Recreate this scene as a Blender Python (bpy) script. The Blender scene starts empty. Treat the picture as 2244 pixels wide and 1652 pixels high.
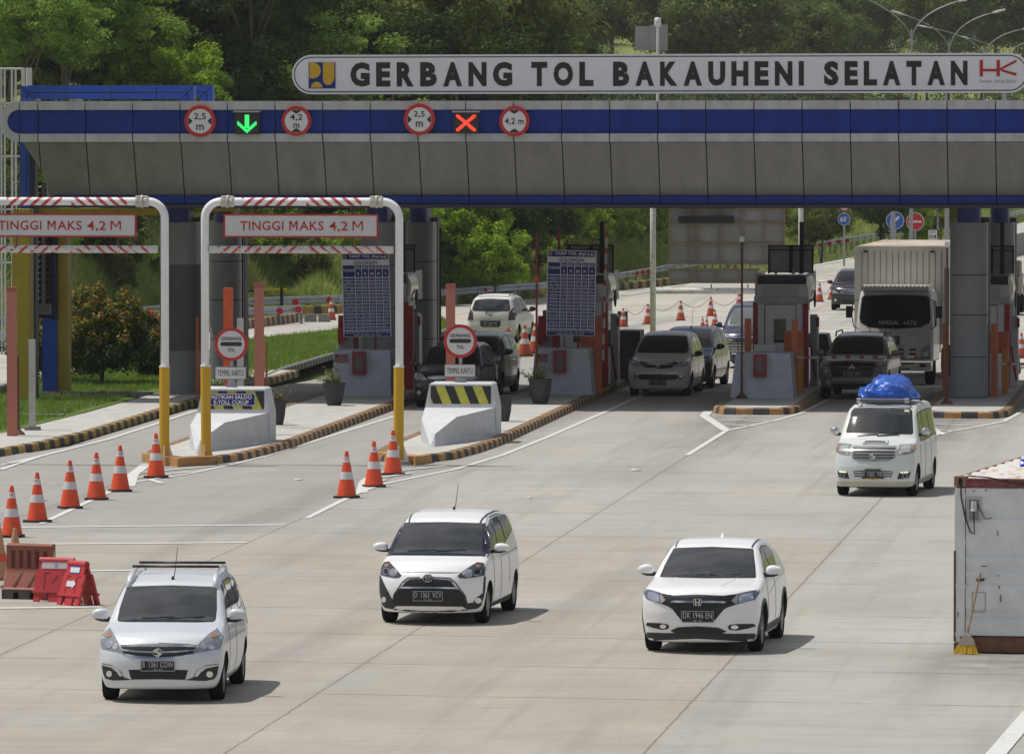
import bpy, bmesh, math, random
import numpy as np
from mathutils import Vector, Matrix
from mathutils.bvhtree import BVHTree
random.seed(7); np.random.seed(7)
sc = bpy.context.scene
COL = sc.collection
PI = math.pi

# ------------------------------------------------------------ camera
FPX, CX, CY, VH, CH = 16670.0, 1122.0, 826.0, 173.0, 8.4   # focal length etc. in units of a 2244 px wide frame
PSI = math.atan(0.1); PIT = math.atan((CY - VH) / FPX)
FW = Vector((-math.sin(PSI)*math.cos(PIT), math.cos(PSI)*math.cos(PIT), -math.sin(PIT)))
RT = Vector((math.cos(PSI), math.sin(PSI), 0)); UP = RT.cross(FW)
cd = bpy.data.cameras.new('camera'); cam = bpy.data.objects.new('camera', cd); COL.objects.link(cam)
cd.sensor_width = 36; cd.lens = FPX / 2244 * 36; cd.clip_start = 1; cd.clip_end = 9000
cam.location = (0, 0, CH)
cam.rotation_euler = Matrix((RT, UP, -FW)).transposed().to_euler()
sc.camera = cam
# ------------------------------------------------------------ sky, sun, exposure
SUNV = Vector((0.46, -0.10, -1.0)).normalized()            # the way the light travels
w = bpy.data.worlds.new('World'); sc.world = w; w.use_nodes = True
nt = w.node_tree; bg = nt.nodes['Background']
sky = nt.nodes.new('ShaderNodeTexSky'); sky.sky_type = 'NISHITA'; sky.sun_disc = False
sky.sun_elevation = math.asin(-SUNV.z); sky.sun_rotation = math.atan2(-SUNV.x, -SUNV.y)
sky.dust_density = 2.0
tc = nt.nodes.new('ShaderNodeTexCoord'); nz = nt.nodes.new('ShaderNodeTexNoise')
nz.inputs['Scale'].default_value = 2.6; nz.inputs['Detail'].default_value = 6
mp = nt.nodes.new('ShaderNodeMapping'); mp.inputs['Scale'].default_value = (1, 1, 2.4)
rp = nt.nodes.new('ShaderNodeValToRGB'); rp.color_ramp.elements[0].position = .44; rp.color_ramp.elements[1].position = .66
mx = nt.nodes.new('ShaderNodeMixRGB'); mx.inputs[2].default_value = (12.5, 12.6, 12.9, 1)
nt.links.new(tc.outputs['Generated'], mp.inputs['Vector']); nt.links.new(mp.outputs[0], nz.inputs['Vector'])
nt.links.new(nz.outputs['Fac'], rp.inputs[0]); nt.links.new(rp.outputs[0], mx.inputs[0])
nt.links.new(sky.outputs[0], mx.inputs[1]); nt.links.new(mx.outputs[0], bg.inputs[0])
bg.inputs['Strength'].default_value = 0.065
sd = bpy.data.lights.new('sun', 'SUN'); sd.energy = 4.3; sd.angle = math.radians(0.5); sd.color = (1.0, .955, .88)
so = bpy.data.objects.new('sun', sd); COL.objects.link(so); so.location = (-40, 80, 60)
so.rotation_euler = SUNV.to_track_quat('-Z', 'Y').to_euler()
sc.view_settings.view_transform = 'Standard'; sc.view_settings.look = 'None'
sc.view_settings.exposure = -0.25; sc.view_settings.gamma = 1.0

# ------------------------------------------------------------ points on the place, from where they lie on the ground
def gz(Y): return 0.0 if Y < 216 else (-(Y-216)*.0125 if Y < 324 else -1.35)
def ray(u, v): return FW + RT*((u-CX)/FPX) - UP*((v-CY)/FPX)
def G(u, v, z=0.0):
    d = ray(u, v); g = 0
    for i in range(40):
        t = (z+g-CH)/d.z; g = gz(d.y*t)
    return Vector((d.x*t, d.y*t, z+g))
def AT(u, v, Y):
    d = ray(u, v); t = Y/d.y
    return Vector((d.x*t, Y, CH+d.z*t))
def AX(u, Y): return AT(u, 500, Y).x
def AZ(v, Y, u=1122): return AT(u, v, Y).z

# ------------------------------------------------------------ materials
def lin(c):
    if isinstance(c, str):
        c = [int(c[i:i+2], 16)/255 for i in (0, 2, 4)]
        c = [x/12.92 if x < .04045 else ((x+.055)/1.055)**2.4 for x in c]
    return (c[0], c[1], c[2], 1)
MATS = {}
def mat(name, col, rough=.6, metal=0, var=0.0, vscale=3.0, col2=None, bump=0, bscale=40, coat=0, spec=.5, emit=None, estr=0, trans=0, alpha=1, stretch=None, thr=None):
    if name in MATS: return MATS[name]
    m = bpy.data.materials.new(name); m.use_nodes = True; n = m.node_tree.nodes; l = m.node_tree.links
    b = n['Principled BSDF']; c = lin(col)
    b.inputs['Roughness'].default_value = rough; b.inputs['Metallic'].default_value = metal
    b.inputs['Specular IOR Level'].default_value = spec; b.inputs['Coat Weight'].default_value = coat; b.inputs['Coat Roughness'].default_value = .04
    b.inputs['Transmission Weight'].default_value = trans; b.inputs['Alpha'].default_value = alpha
    b.inputs['Base Color'].default_value = c
    m.diffuse_color = c
    if var or col2 or bump:
        g = n.new('ShaderNodeNewGeometry') ; mpn = n.new('ShaderNodeMapping'); l.new(g.outputs['Position'], mpn.inputs['Vector'])
        if stretch: mpn.inputs['Scale'].default_value = stretch
    if var or col2:
        t = n.new('ShaderNodeTexNoise'); t.inputs['Scale'].default_value = vscale; t.inputs['Detail'].default_value = 7; t.inputs['Roughness'].default_value = .62
        l.new(mpn.outputs[0], t.inputs['Vector'])
        r = n.new('ShaderNodeValToRGB'); l.new(t.outputs['Fac'], r.inputs[0])
        a = thr or (.34, .66); r.color_ramp.elements[0].position = a[0]; r.color_ramp.elements[1].position = a[1]
        if col2: c2 = lin(col2); r.color_ramp.elements[0].color = c; r.color_ramp.elements[1].color = c2
        else:
            r.color_ramp.elements[0].color = tuple(x*(1-var) for x in c[:3])+(1,)
            r.color_ramp.elements[1].color = tuple(min(1, x*(1+var)) for x in c[:3])+(1,)
        l.new(r.outputs[0], b.inputs['Base Color'])
    if bump:
        t2 = n.new('ShaderNodeTexNoise'); t2.inputs['Scale'].default_value = bscale; t2.inputs['Detail'].default_value = 5
        l.new(mpn.outputs[0], t2.inputs['Vector'])
        bp = n.new('ShaderNodeBump'); bp.inputs['Strength'].default_value = bump; bp.inputs['Distance'].default_value = .03
        l.new(t2.outputs['Fac'], bp.inputs['Height']); l.new(bp.outputs[0], b.inputs['Normal'])
    if emit:
        b.inputs['Emission Color'].default_value = lin(emit); b.inputs['Emission Strength'].default_value = estr
    MATS[name] = m
    return m

# ------------------------------------------------------------ mesh builder
class MB:
    def __init__(s): s.v = []; s.f = []; s.m = []
    def add(s, vs, fs, mi=0):
        o = len(s.v); s.v += [tuple(p) for p in vs]; s.f += [tuple(i+o for i in f) for f in fs]; s.m += [mi]*len(fs); return s
    def box(s, c, d, rz=0, mi=0, rx=0, ry=0):
        x, y, z = d[0]/2, d[1]/2, d[2]/2
        R = Matrix.Rotation(rz, 3, 'Z') @ Matrix.Rotation(ry, 3, 'Y') @ Matrix.Rotation(rx, 3, 'X'); c = Vector(c)
        vs = [c + R @ Vector(p) for p in ((-x,-y,-z),(x,-y,-z),(x,y,-z),(-x,y,-z),(-x,-y,z),(x,-y,z),(x,y,z),(-x,y,z))]
        return s.add(vs, [(0,3,2,1),(4,5,6,7),(0,1,5,4),(1,2,6,5),(2,3,7,6),(3,0,4,7)], mi)
    def bb(s, lo, hi, mi=0):
        return s.box([(a+b)/2 for a, b in zip(lo, hi)], [abs(b-a) for a, b in zip(lo, hi)], 0, mi)
    def prism(s, poly, axis, lo, hi, mi=0):
        # poly in the two other axes, in order: X -> (y,z), Y -> (x,z), Z -> (x,y)
        def P(a, b, t): return {'X': (t, a, b), 'Y': (a, t, b), 'Z': (a, b, t)}[axis]
        n = len(poly); vs = [P(a, b, lo) for a, b in poly]+[P(a, b, hi) for a, b in poly]
        ar = sum(poly[i][0]*poly[(i+1) % n][1]-poly[(i+1) % n][0]*poly[i][1] for i in range(n))
        fs = [tuple(range(n)), tuple(range(2*n-1, n-1, -1))]+[(i, i+n, (i+1) % n+n, (i+1) % n) for i in range(n)]
        flip = (ar > 0) != (axis == 'Y')
        if flip: fs = [tuple(reversed(f)) for f in fs]
        return s.add(vs, fs, mi)
    def tube(s, pts, r, n=10, mi=0, cap=True):
        pts = [Vector(p) for p in pts]; rs = r if isinstance(r, (list, tuple)) else [r]*len(pts)
        vs = []; fs = []; ref = None
        for i, p in enumerate(pts):
            d = ((pts[i+1]-p) if i == 0 else (p-pts[i-1]) if i == len(pts)-1 else (pts[i+1]-p).normalized()+(p-pts[i-1]).normalized()).normalized()
            if ref is None: ref = Vector((0, 0, 1)) if abs(d.z) < .9 else Vector((1, 0, 0))
            a = (ref - d*ref.dot(d)).normalized(); b = d.cross(a); ref = a
            vs += [p+(a*math.cos(2*PI*k/n)+b*math.sin(2*PI*k/n))*rs[i] for k in range(n)]
        for i in range(len(pts)-1):
            for k in range(n):
                fs.append((i*n+k, i*n+(k+1) % n, (i+1)*n+(k+1) % n, (i+1)*n+k))
        if cap: fs += [tuple(reversed(range(n))), tuple(range((len(pts)-1)*n, len(pts)*n))]
        return s.add(vs, fs, mi)
    def lathe(s, prof, c=(0, 0, 0), axis='Z', n=24, mi=0):
        vs = []; fs = []; c = Vector(c)
        for r, z in prof:
            for k in range(n):
                a = 2*PI*k/n; x, y = r*math.cos(a), r*math.sin(a)
                vs.append(c+Vector({'Z': (x, y, z), 'Y': (x, z, y), 'X': (z, x, y)}[axis]))
        for i in range(len(prof)-1):
            for k in range(n):
                q = (i*n+k, i*n+(k+1) % n, (i+1)*n+(k+1) % n, (i+1)*n+k)
                fs.append(q if axis != 'Y' else tuple(reversed(q)))
        return s.add(vs, fs, mi)
    def frame(s, lo, hi, t, y0, y1, mi=0):     # rectangular ring in XZ, thickness t
        (x0, z0), (x1, z1) = lo, hi
        s.bb((x0, y0, z0), (x1, y1, z0+t), mi); s.bb((x0, y0, z1-t), (x1, y1, z1), mi)
        s.bb((x0, y0, z0+t), (x0+t, y1, z1-t), mi); s.bb((x1-t, y0, z0+t), (x1, y1, z1-t), mi); return s
    def build(s, name, mats, parent=None, smooth=False, auto=None, shift=None):
        if not isinstance(mats, (list, tuple)): mats = [mats]
        me = bpy.data.meshes.new(name); v = s.v
        if shift is None and parent is not None and parent.get('_w'): shift = parent.location
        if shift is not None: v = [(a[0]-shift[0], a[1]-shift[1], a[2]-shift[2]) for a in v]
        me.from_pydata(v, [], s.f); me.update()
        for m in mats: me.materials.append(m)
        if len(mats) > 1: me.polygons.foreach_set('material_index', s.m)
        if smooth or auto: me.polygons.foreach_set('use_smooth', [True]*len(me.polygons))
        if auto:
            try: me.set_sharp_from_angle(angle=math.radians(auto))
            except Exception: pass
        o = bpy.data.objects.new(name, me); COL.objects.link(o)
        if parent is not None: o.parent = parent
        return o
def each(mb, name, mats, parent, smooth=False, auto=None):
    '''one object for every connected piece of the mesh'''
    par = list(range(len(mb.v)))
    def fd(i):
        while par[i] != i: par[i] = par[par[i]]; i = par[i]
        return i
    for f in mb.f:
        a = fd(f[0])
        for q in f[1:]: par[fd(q)] = a
    gr = {}
    for f, m_ in zip(mb.f, mb.m): gr.setdefault(fd(f[0]), []).append((f, m_))
    out = []
    for fs in gr.values():
        n = MB(); mp_ = {}
        for f, m_ in fs:
            for q in f:
                if q not in mp_: mp_[q] = len(n.v); n.v.append(mb.v[q])
            n.f.append(tuple(mp_[q] for q in f)); n.m.append(m_)
        out.append(n.build(name, mats, parent, smooth, auto))
    return out
def tag(o, label=None, cat=None, group=None, kind=None):
    if label: o['label'] = label
    if cat: o['category'] = cat
    if group: o['group'] = group
    if kind: o['kind'] = kind
    return o
def thing(name, label, cat, loc=(0, 0, 0), rz=0, group=None, world=False):
    o = bpy.data.objects.new(name, None); COL.objects.link(o); o.location = loc; o.rotation_euler = (0, 0, rz)
    o.empty_display_size = .3
    if world: o['_w'] = 1          # parts given in world coordinates
    return tag(o, label, cat, group)
def dup(root, loc=None, rz=None, label=None, group=None):
    r = root.copy(); COL.objects.link(r)
    if loc is not None: r.location = loc
    if rz is not None: r.rotation_euler = (0, 0, rz)
    if label: r['label'] = label
    if group: r['group'] = group
    for ch in list(root.children):
        c = ch.copy(); COL.objects.link(c); c.parent = r
        for g in ch.children:
            d = g.copy(); COL.objects.link(d); d.parent = c
    return r
_tc = {}
def text_geo(s, bold=0.0):
    k = (s, bold)
    if k in _tc: return _tc[k]
    cu = bpy.data.curves.new('t', 'FONT'); cu.body = s; cu.size = 1; cu.offset = bold; cu.space_character = 1.05; cu.resolution_u = 3
    o = bpy.data.objects.new('t', cu); COL.objects.link(o)
    dg = bpy.context.evaluated_depsgraph_get(); me = bpy.data.meshes.new_from_object(o.evaluated_get(dg))
    v = [tuple(p.co) for p in me.vertices]; f = [tuple(p.vertices) for p in me.polygons]
    bpy.data.objects.remove(o); bpy.data.curves.remove(cu); bpy.data.meshes.remove(me)
    _tc[k] = (v, f); return _tc[k]
def text(mb, s, cx, cz, h=None, wd=None, y=0.0, bold=.0, mi=0, back=False, rot=0, fn=None):
    """flat lettering facing -Y, centred on (cx, cz), h = height of the ink, wd = its width"""
    if 'M' in s and bold: bold = .0
    v, f = text_geo(s, bold)
    xs = [p[0] for p in v]; ys = [p[1] for p in v]; x0, x1, y0, y1 = min(xs), max(xs), min(ys), max(ys)
    if h is None: h = (y1-y0)*wd/(x1-x0)
    if wd is None: wd = (x1-x0)*h/(y1-y0)
    out = []
    for p in v:
        a = ((p[0]-x0)/(x1-x0)-.5)*wd; b = ((p[1]-y0)/(y1-y0)-.5)*h
        if rot: a, b = a*math.cos(rot)-b*math.sin(rot), a*math.sin(rot)+b*math.cos(rot)
        q = (cx+a, y, cz+b)
        out.append(fn(q) if fn else q)
    mb.add(out, f, mi); return mb
def disc(mb, cx, cz, r, y0, y1, n=40, mi=0):
    return mb.prism([(cx+r*math.cos(2*PI*k/n), cz+r*math.sin(2*PI*k/n)) for k in range(n)], 'Y', y0, y1, mi)
def ring(mb, cx, cz, r0, r1, y0, y1, n=40, mi=0, sx=1, sz=1):
    vs = []; fs = []
    for k in range(n):
        a = 2*PI*k/n; c, s_ = math.cos(a)*sx, math.sin(a)*sz
        vs += [(cx+r0*c, y0, cz+r0*s_), (cx+r1*c, y0, cz+r1*s_), (cx+r1*c, y1, cz+r1*s_), (cx+r0*c, y1, cz+r0*s_)]
    for k in range(n):
        a = 4*k; b = 4*((k+1) % n)
        fs += [(a, a+1, b+1, b), (a+1, a+2, b+2, b+1), (a+3, a, b, b+3), (a+2, a+3, b+3, b+2)]
    return mb.add(vs, fs, mi)
def quad(mb, pts, mi=0): return mb.add(pts, [tuple(range(len(pts)))], mi)
# ============================================================ GROUND, ROADS, MARKINGS
def nodes(name, rough=.8):
    m = bpy.data.materials.new(name); m.use_nodes = True; MATS[name] = m
    n = m.node_tree.nodes; l = m.node_tree.links; b = n['Principled BSDF']; b.inputs['Roughness'].default_value = rough
    b.inputs['Specular IOR Level'].default_value = .25
    geo = n.new('ShaderNodeNewGeometry'); sep = n.new('ShaderNodeSeparateXYZ'); l.new(geo.outputs['Position'], sep.inputs[0])
    def math_(op, a, b_=None, c=None, clamp=False):
        q = n.new('ShaderNodeMath'); q.operation = op; q.use_clamp = clamp
        for i, s in enumerate((a, b_, c)):
            if s is None: continue
            if isinstance(s, (int, float)): q.inputs[i].default_value = s
            else: l.new(s, q.inputs[i])
        return q.outputs[0]
    def noise(scale, detail=6, rough_=.6, st=(1, 1, 1), loc=(0, 0, 0)):
        mpp = n.new('ShaderNodeMapping'); mpp.inputs['Scale'].default_value = st; mpp.inputs['Location'].default_value = loc
        l.new(geo.outputs['Position'], mpp.inputs['Vector'])
        t = n.new('ShaderNodeTexNoise'); t.inputs['Scale'].default_value = scale; t.inputs['Detail'].default_value = detail; t.inputs['Roughness'].default_value = rough_
        l.new(mpp.outputs[0], t.inputs['Vector']); return t.outputs['Fac']
    def ramp(x, a, b_):
        q = n.new('ShaderNodeMapRange'); q.inputs['From Min'].default_value = a; q.inputs['From Max'].default_value = b_
        l.new(x, q.inputs['Value']); return q.outputs[0]
    def mix(f, a, c):
        q = n.new('ShaderNodeMixRGB')
        for i, s in enumerate((f, a, c)):
            if isinstance(s, (int, float)): q.inputs[i].default_value = s
            elif isinstance(s, (tuple, str)): q.inputs[i].default_value = lin(s)
            else: l.new(s, q.inputs[i])
        return q.outputs[0]
    return m, n, l, b, sep, math_, noise, ramp, mix
def concrete_material(name, base, warm, lines=True):
    m, n, l, b, sep, M, N, R, X = nodes(name, .85)
    x, y = sep.outputs[0], sep.outputs[1]
    col = X(R(N(.16, 4), .38, .62), base, warm)
    if lines:
        w = M('MULTIPLY', R(y, 139.2, 138.9), R(x, -7.6, -7.8))
        w = M('MULTIPLY', w, R(N(.3, 3), .25, .7))
        col = X(w, col, (.37, .338, .285))
        w2 = M('MULTIPLY', R(y, 139.0, 139.2), R(x, -17, -18.8)); col = X(M('MULTIPLY', w2, .8), col, (.335, .33, .318))
    # fine broomed streaks across the slabs and blotches
    col = X(M('MULTIPLY', R(N(2.2, 6, .7, (.16, 1.7, 1)), .5, .76), .55), col, (.25, .23, .20))
    col = X(M('MULTIPLY', R(N(1.1, 6, .65, (.28, 1.2, 1), (31, 3, 0)), .50, .8), .45), col, (.30, .26, .205))
    col = X(M('MULTIPLY', R(N(30, 5, .75), .42, .70), .34), col, (.2, .19, .175)); col = X(R(N(7, 2, .5), .735, .76), col, (.12, .11, .1))
    col = X(M('MULTIPLY', R(N(.5, 5, .7, (1, .35, 1), (9, 9, 0)), .5, .75), .5), col, (.46, .42, .34))
    # wandering tyre marks along the lanes
    tr = M('MULTIPLY', R(N(1.5, 4, .55, (.55, .02, 1), (5, 0, 0)), .52, .72), .42); col = X(tr, col, (.19, .18, .165))
    col = X(M('MULTIPLY', R(N(3.2, 3, .5, (1, .018, 1), (2, 7, 0)), .58, .74), .18), col, (.14, .135, .125))
    col = X(M('MULTIPLY', R(N(.35, 6, .72, (1, .5, 1), (50, 9, 0)), .50, .66), .5), col, (.30, .285, .255))
    if lines:
        near = M('MULTIPLY', R(y, 150, 200), R(y, 230, 205)); lane = M('ABSOLUTE', M('SUBTRACT', M('FRACT', M('DIVIDE', M('ADD', x, 10.45+53.7), 5.37)), .5))
        oil = M('MULTIPLY', M('MULTIPLY', near, R(lane, .34, .05)), R(N(1.2, 5, .6, (.8, .1, 1)), .3, .6)); col = X(M('MULTIPLY', oil, .75), col, (.10, .095, .09))
        wob = M('MULTIPLY', M('SUBTRACT', N(1.3, 5, .7), .5), .16)
        for xj in (-23.9, -18.47, -12.98, -7.78, -2.5, 2.8, 8.2):
            d = M('ABSOLUTE', M('SUBTRACT', M('ADD', x, M('MULTIPLY', wob, .45)), xj)); col = X(M('MULTIPLY', R(d, .022, .006), .6), col, (.07, .06, .05))
        for k, yj in enumerate((103, 108.4, 114, 119.5, 127, 132.5, 139.05, 146.5, 154, 162)):
            d = M('ABSOLUTE', M('SUBTRACT', M('ADD', y, M('ADD', M('MULTIPLY', wob, 1.4), M('MULTIPLY', x, .12))), yj-1.5)); col = X(M('MULTIPLY', R(d, .07, .02), M('MULTIPLY', R(N(.7, 3, .5, (1, 1, 1), (k, 0, 0)), .36, .52), .65)), col, (.13, .115, .1))
        # darker noisy patch around the container foot
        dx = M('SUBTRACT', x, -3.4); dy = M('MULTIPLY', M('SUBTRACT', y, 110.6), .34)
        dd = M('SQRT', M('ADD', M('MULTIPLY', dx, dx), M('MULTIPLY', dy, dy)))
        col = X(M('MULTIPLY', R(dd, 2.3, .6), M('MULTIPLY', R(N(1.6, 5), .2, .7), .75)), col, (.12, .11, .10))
    l.new(col, b.inputs['Base Color'])
    bp = n.new('ShaderNodeBump'); bp.inputs['Strength'].default_value = .22; bp.inputs['Distance'].default_value = .02
    l.new(N(22, 5, .7, (.3, 2, 1)), bp.inputs['Height']); l.new(bp.outputs[0], b.inputs['Normal'])
    return m
concrete_material('plaza_concrete', (.40, .39, .365), (.435, .42, .39))
concrete_material('road_concrete', (.47, .45, .41), (.52, .50, .455), False)
def grass_material(name, c1, c2, c3, dry):
    m, n, l, b, sep, M, N, R, X = nodes(name, .9)
    col = X(R(N(9, 6, .7), .35, .65), c1, c2); col = X(R(N(.5, 5, .6), .4, .68), col, c3)
    col = X(M('MULTIPLY', R(N(.13, 5, .6), .46, .62), .8), col, dry)
    l.new(col, b.inputs['Base Color'])
    bp = n.new('ShaderNodeBump'); bp.inputs['Strength'].default_value = .8; bp.inputs['Distance'].default_value = .15
    l.new(N(6, 6, .8), bp.inputs['Height']); l.new(bp.outputs[0], b.inputs['Normal'])
    return m
grass_material('lawn', (.08, .15, .02), (.15, .24, .04), (.13, .20, .03), (.20, .23, .07))
grass_material('hill_grass', (.10, .16, .03), (.19, .25, .06), (.24, .27, .08), (.28, .25, .11))
def sheet(name, poly, off, m, kind='structure', parent=None, ys=()):
    bm = bmesh.new(); bm.faces.new([bm.verts.new((p[0], p[1], 0)) for p in poly])
    for yc in (216, 250, 290, 324)+tuple(ys):
        bmesh.ops.bisect_plane(bm, geom=bm.verts[:]+bm.edges[:]+bm.faces[:], plane_co=(0, yc, 0), plane_no=(0, 1, 0))
    for v in bm.verts: v.co.z = gz(v.co.y)+off
    bm.normal_update()
    for f in bm.faces:
        if f.normal.z < 0: f.normal_flip()
    me = bpy.data.meshes.new(name); bm.to_mesh(me); bm.free(); me.materials.append(m)
    o = bpy.data.objects.new(name, me); COL.objects.link(o)
    if kind: o['kind'] = kind
    if parent: o.parent = parent
    return o
def PX(pts, z=0): return [G(u, v, z) for u, v in pts]
# road edge behind the plaza (guard rail line), as seen on the ground
RAILA = [G(u, v, .55) for u, v in [(-900, 730), (-300, 715), (0, 705), (300, 682), (525, 662), (640, 658), (748, 655), (950, 643), (1190, 626), (1300, 613), (1400, 598), (1487, 583), (1640, 560), (1777, 540), (1869, 524), (2010, 505), (2130, 487), (2244, 464), (2350, 440)]]
EDGE = RAILA
ex = [p.x for p in EDGE]; ey = [p.y for p in EDGE]
def yedge(x): return float(np.interp(x, ex, ey))
def hill(x, y):
    ye = np.interp(x, ex, ey); d = y-ye; sl = np.minimum(np.abs(np.interp(x+1.5, ex, ey)-np.interp(x-1.5, ex, ey))/3, 12); d = np.where(d > 0, d/np.sqrt(1+(.33*sl)**2), d)
    r = np.clip((x/np.maximum(y, 100)+.112)/.026, 0, 1); r = r*r*(3-2*r)      # the wooded ridge ends, a valley opens to the right
    hl = np.where(d > 1.5, (d-1.5)*.30, 0); hl = np.where(d > 22, 6.1+(d-22)*.035, hl); hl = hl+np.clip((y-430)/700, 0, 1.6)**1.2*26
    hr = np.where(d > 2, (d-2)*.21, 0); hr = np.where(d > 18, 3.4+(d-18)*.006, hr); hr = hr+np.clip((y-600)/900, 0, 2)**1.1*36
    h = hl*(1-r)+hr*r
    h = h+np.where(d > 40, np.minimum((d-40)*.02, 1)*(.9*np.sin(x*.11+y*.05)+.5*np.sin(x*.23-y*.031)), 0)
    g = np.where(y < 216, 0, np.where(y < 324, -(y-216)*.0125, -1.35))
    return g+h
def terrain():
    xs = np.unique(np.concatenate([np.linspace(-700, -90, 22), np.linspace(-85, 40, 190), np.linspace(45, 160, 40), np.linspace(175, 900, 22), [q for q in ex if -700 < q < 900]]))
    ds = np.concatenate([np.linspace(-700, -20, 20), np.linspace(-15, 150, 111), np.linspace(156, 800, 90), np.linspace(830, 2700, 26)])
    Xg, Dg = np.meshgrid(xs, ds); Yg = np.interp(Xg, ex, ey)+Dg; Z = hill(Xg, Yg)-.06-np.where(Dg < -.5, .3, 0)
    # hole-free sheet; just below the paved surfaces
    v = np.stack([Xg, Yg, Z], -1).reshape(-1, 3); nx = len(xs)
    f = [(j*nx+i, j*nx+i+1, (j+1)*nx+i+1, (j+1)*nx+i) for j in range(len(ds)-1) for i in range(nx-1)]
    mb = MB(); mb.v = v.tolist(); mb.f = f; mb.m = [0]*len(f)
    return tag(mb.build('ground', MATS['hill_grass'], smooth=True), kind='structure')
terrain()
mc = MATS['plaza_concrete']; mr = MATS['road_concrete']
KX = -27.5     # face of the left-hand kerb
sheet('toll_plaza_pavement', [(-75, 60), (-27.3, 60), (150, 60), (150, 262), (-7, 262), (-18, 246), (-24.6, 232), (-26.3, 214), (-27.2, 205), (-27.4, 190), (-27.4, 172), (-27.8, 169), (-75, 169)], 0.0, mc)
rp_ = PX([(13, 771), (280, 745), (535, 722), (660, 700), (748, 688), (950, 671), (1190, 653), (1400, 633), (1487, 625), (1640, 603), (1790, 582), (1867, 568), (2020, 545), (2130, 515), (2244, 487), (2330, 455)])
lo_ = [G(1010, 712), G(948, 706), G(737, 732), G(535, 754), G(280, 800), G(13, 850)]
sheet('exit_road', [(p.x, p.y) for p in [G(-700, 800)]+rp_]+[(120, 560), (140, 420), (150, 262.0), (-7, 262.0), (-18, 246)]+[(p.x, p.y) for p in lo_]+[(G(-700, 900).x, G(-700, 900).y)], 0.004, mr)
paint = mat('road_paint', (.66, .66, .64), .6, vscale=7, col2=(.48, .47, .44), thr=(.5, .72))
yel = mat('road_paint_yellow', (.62, .40, .08), .6)
marks = MB()
def strip(mb, pts, wd, z=.008, mi=0):
    pts = [Vector((p[0], p[1], 0)) for p in pts]; vs = []
    for i, p in enumerate(pts):
        d = ((pts[min(i+1, len(pts)-1)]-pts[max(i-1, 0)])).normalized(); nrm = Vector((-d.y, d.x, 0))
        for s in (-1, 1):
            q = p+nrm*s*wd/2; vs.append((q.x, q.y, gz(q.y)+z))
    mb.add(vs, [(2*i, 2*i+1, 2*i+3, 2*i+2) for i in range(len(pts)-1)], mi)
_k = [0]
def pstrip(pts, wd, z=.008, mi=0): _k[0] += 1; strip(marks, PX(pts), wd, z+.0004*_k[0], mi)
for a, b in (((-40, 1156.5), (625, 1150)), ((-40, 1193.5), (540, 1189)), ((-40, 1252.5), (305, 1250)), ((-40, 1333.5), (222, 1330))): pstrip([a, b], .30)
# lane edge lines in front of and beside the islands
pstrip([(90, 1148), (260, 1068), (286, 1058), (420, 1037), (500, 1020), (580, 1000), (700, 963), (866, 912)], .13)
pstrip([(283, 1066), (292, 1040), (322, 1017)], .24)
pstrip([(672, 1136), (780, 1082), (835, 1062), (1000, 1028), (1100, 998), (1200, 958), (1320, 906), (1420, 860)], .13)
pstrip([(792, 1080), (800, 1056), (830, 1035)], .24)
pstrip([(1506, 998), (1592, 944), (1700, 922), (1752, 907), (1835, 867)], .13)
pstrip([(1592, 944), (1543, 912), (1552, 902)], .24)
pstrip([(1995, 985), (2055, 951), (2145, 935), (2200, 924), (2262, 890)], .13)
pstrip([(2062, 953), (2015, 922), (1990, 905)], .24)
pstrip([(0, 1020), (90, 1000), (240, 962), (340, 930), (440, 897)], .14)
pstrip([(0, 1030), (95, 998)], .14)
pstrip([(2175, 1662), (2262, 1560)], .26)
for a, b in (((300, 1047), (420, 1034)), ((310, 1036), (470, 1022)), ((330, 1052), (355, 1060)), ((812, 1050), (900, 1038)), ((845, 1035), (975, 1022)), ((812, 1062), (840, 1052)), ((1560, 912), (1720, 914)), ((1575, 921), (1690, 925)), ((1590, 931), (1650, 935)), ((2020, 918), (2160, 921)), ((2035, 930), (2125, 934)), ((2048, 942), (2090, 945))): pstrip([a, b], .16)
# lines beyond the gate
for v, a, b in ((665, 1820, 1872), (688, 1800, 1872), (704, 1790, 1866), (721, 1790, 1866), (737, 1790, 1866), (752, 1790, 1866), (765, 1790, 1866), (640, 2200, 2260), (660, 2200, 2260), (672, 2200, 2260), (703, 2196, 2260), (724, 2192, 2260), (738, 2192, 2260), (603, 1815, 1870), (611, 1800, 1870), (570, 2230, 2262), (584, 2230, 2262)):
    pstrip([(a, v), (b, v)], .30, .012)
pstrip([(1780, 584), (1868, 567)], .30, .012); pstrip([(1080, 672), (1380, 648), (1500, 625)], .16, .012); pstrip([(1838, 606), (1850, 602)], .4, .012); pstrip([(1798, 618), (1808, 615)], .4, .012)
pstrip([(2205, 566), (2262, 550)], .3, .012, 1)
tag(marks.build('road_markings', [paint, yel]), kind='structure')
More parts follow.
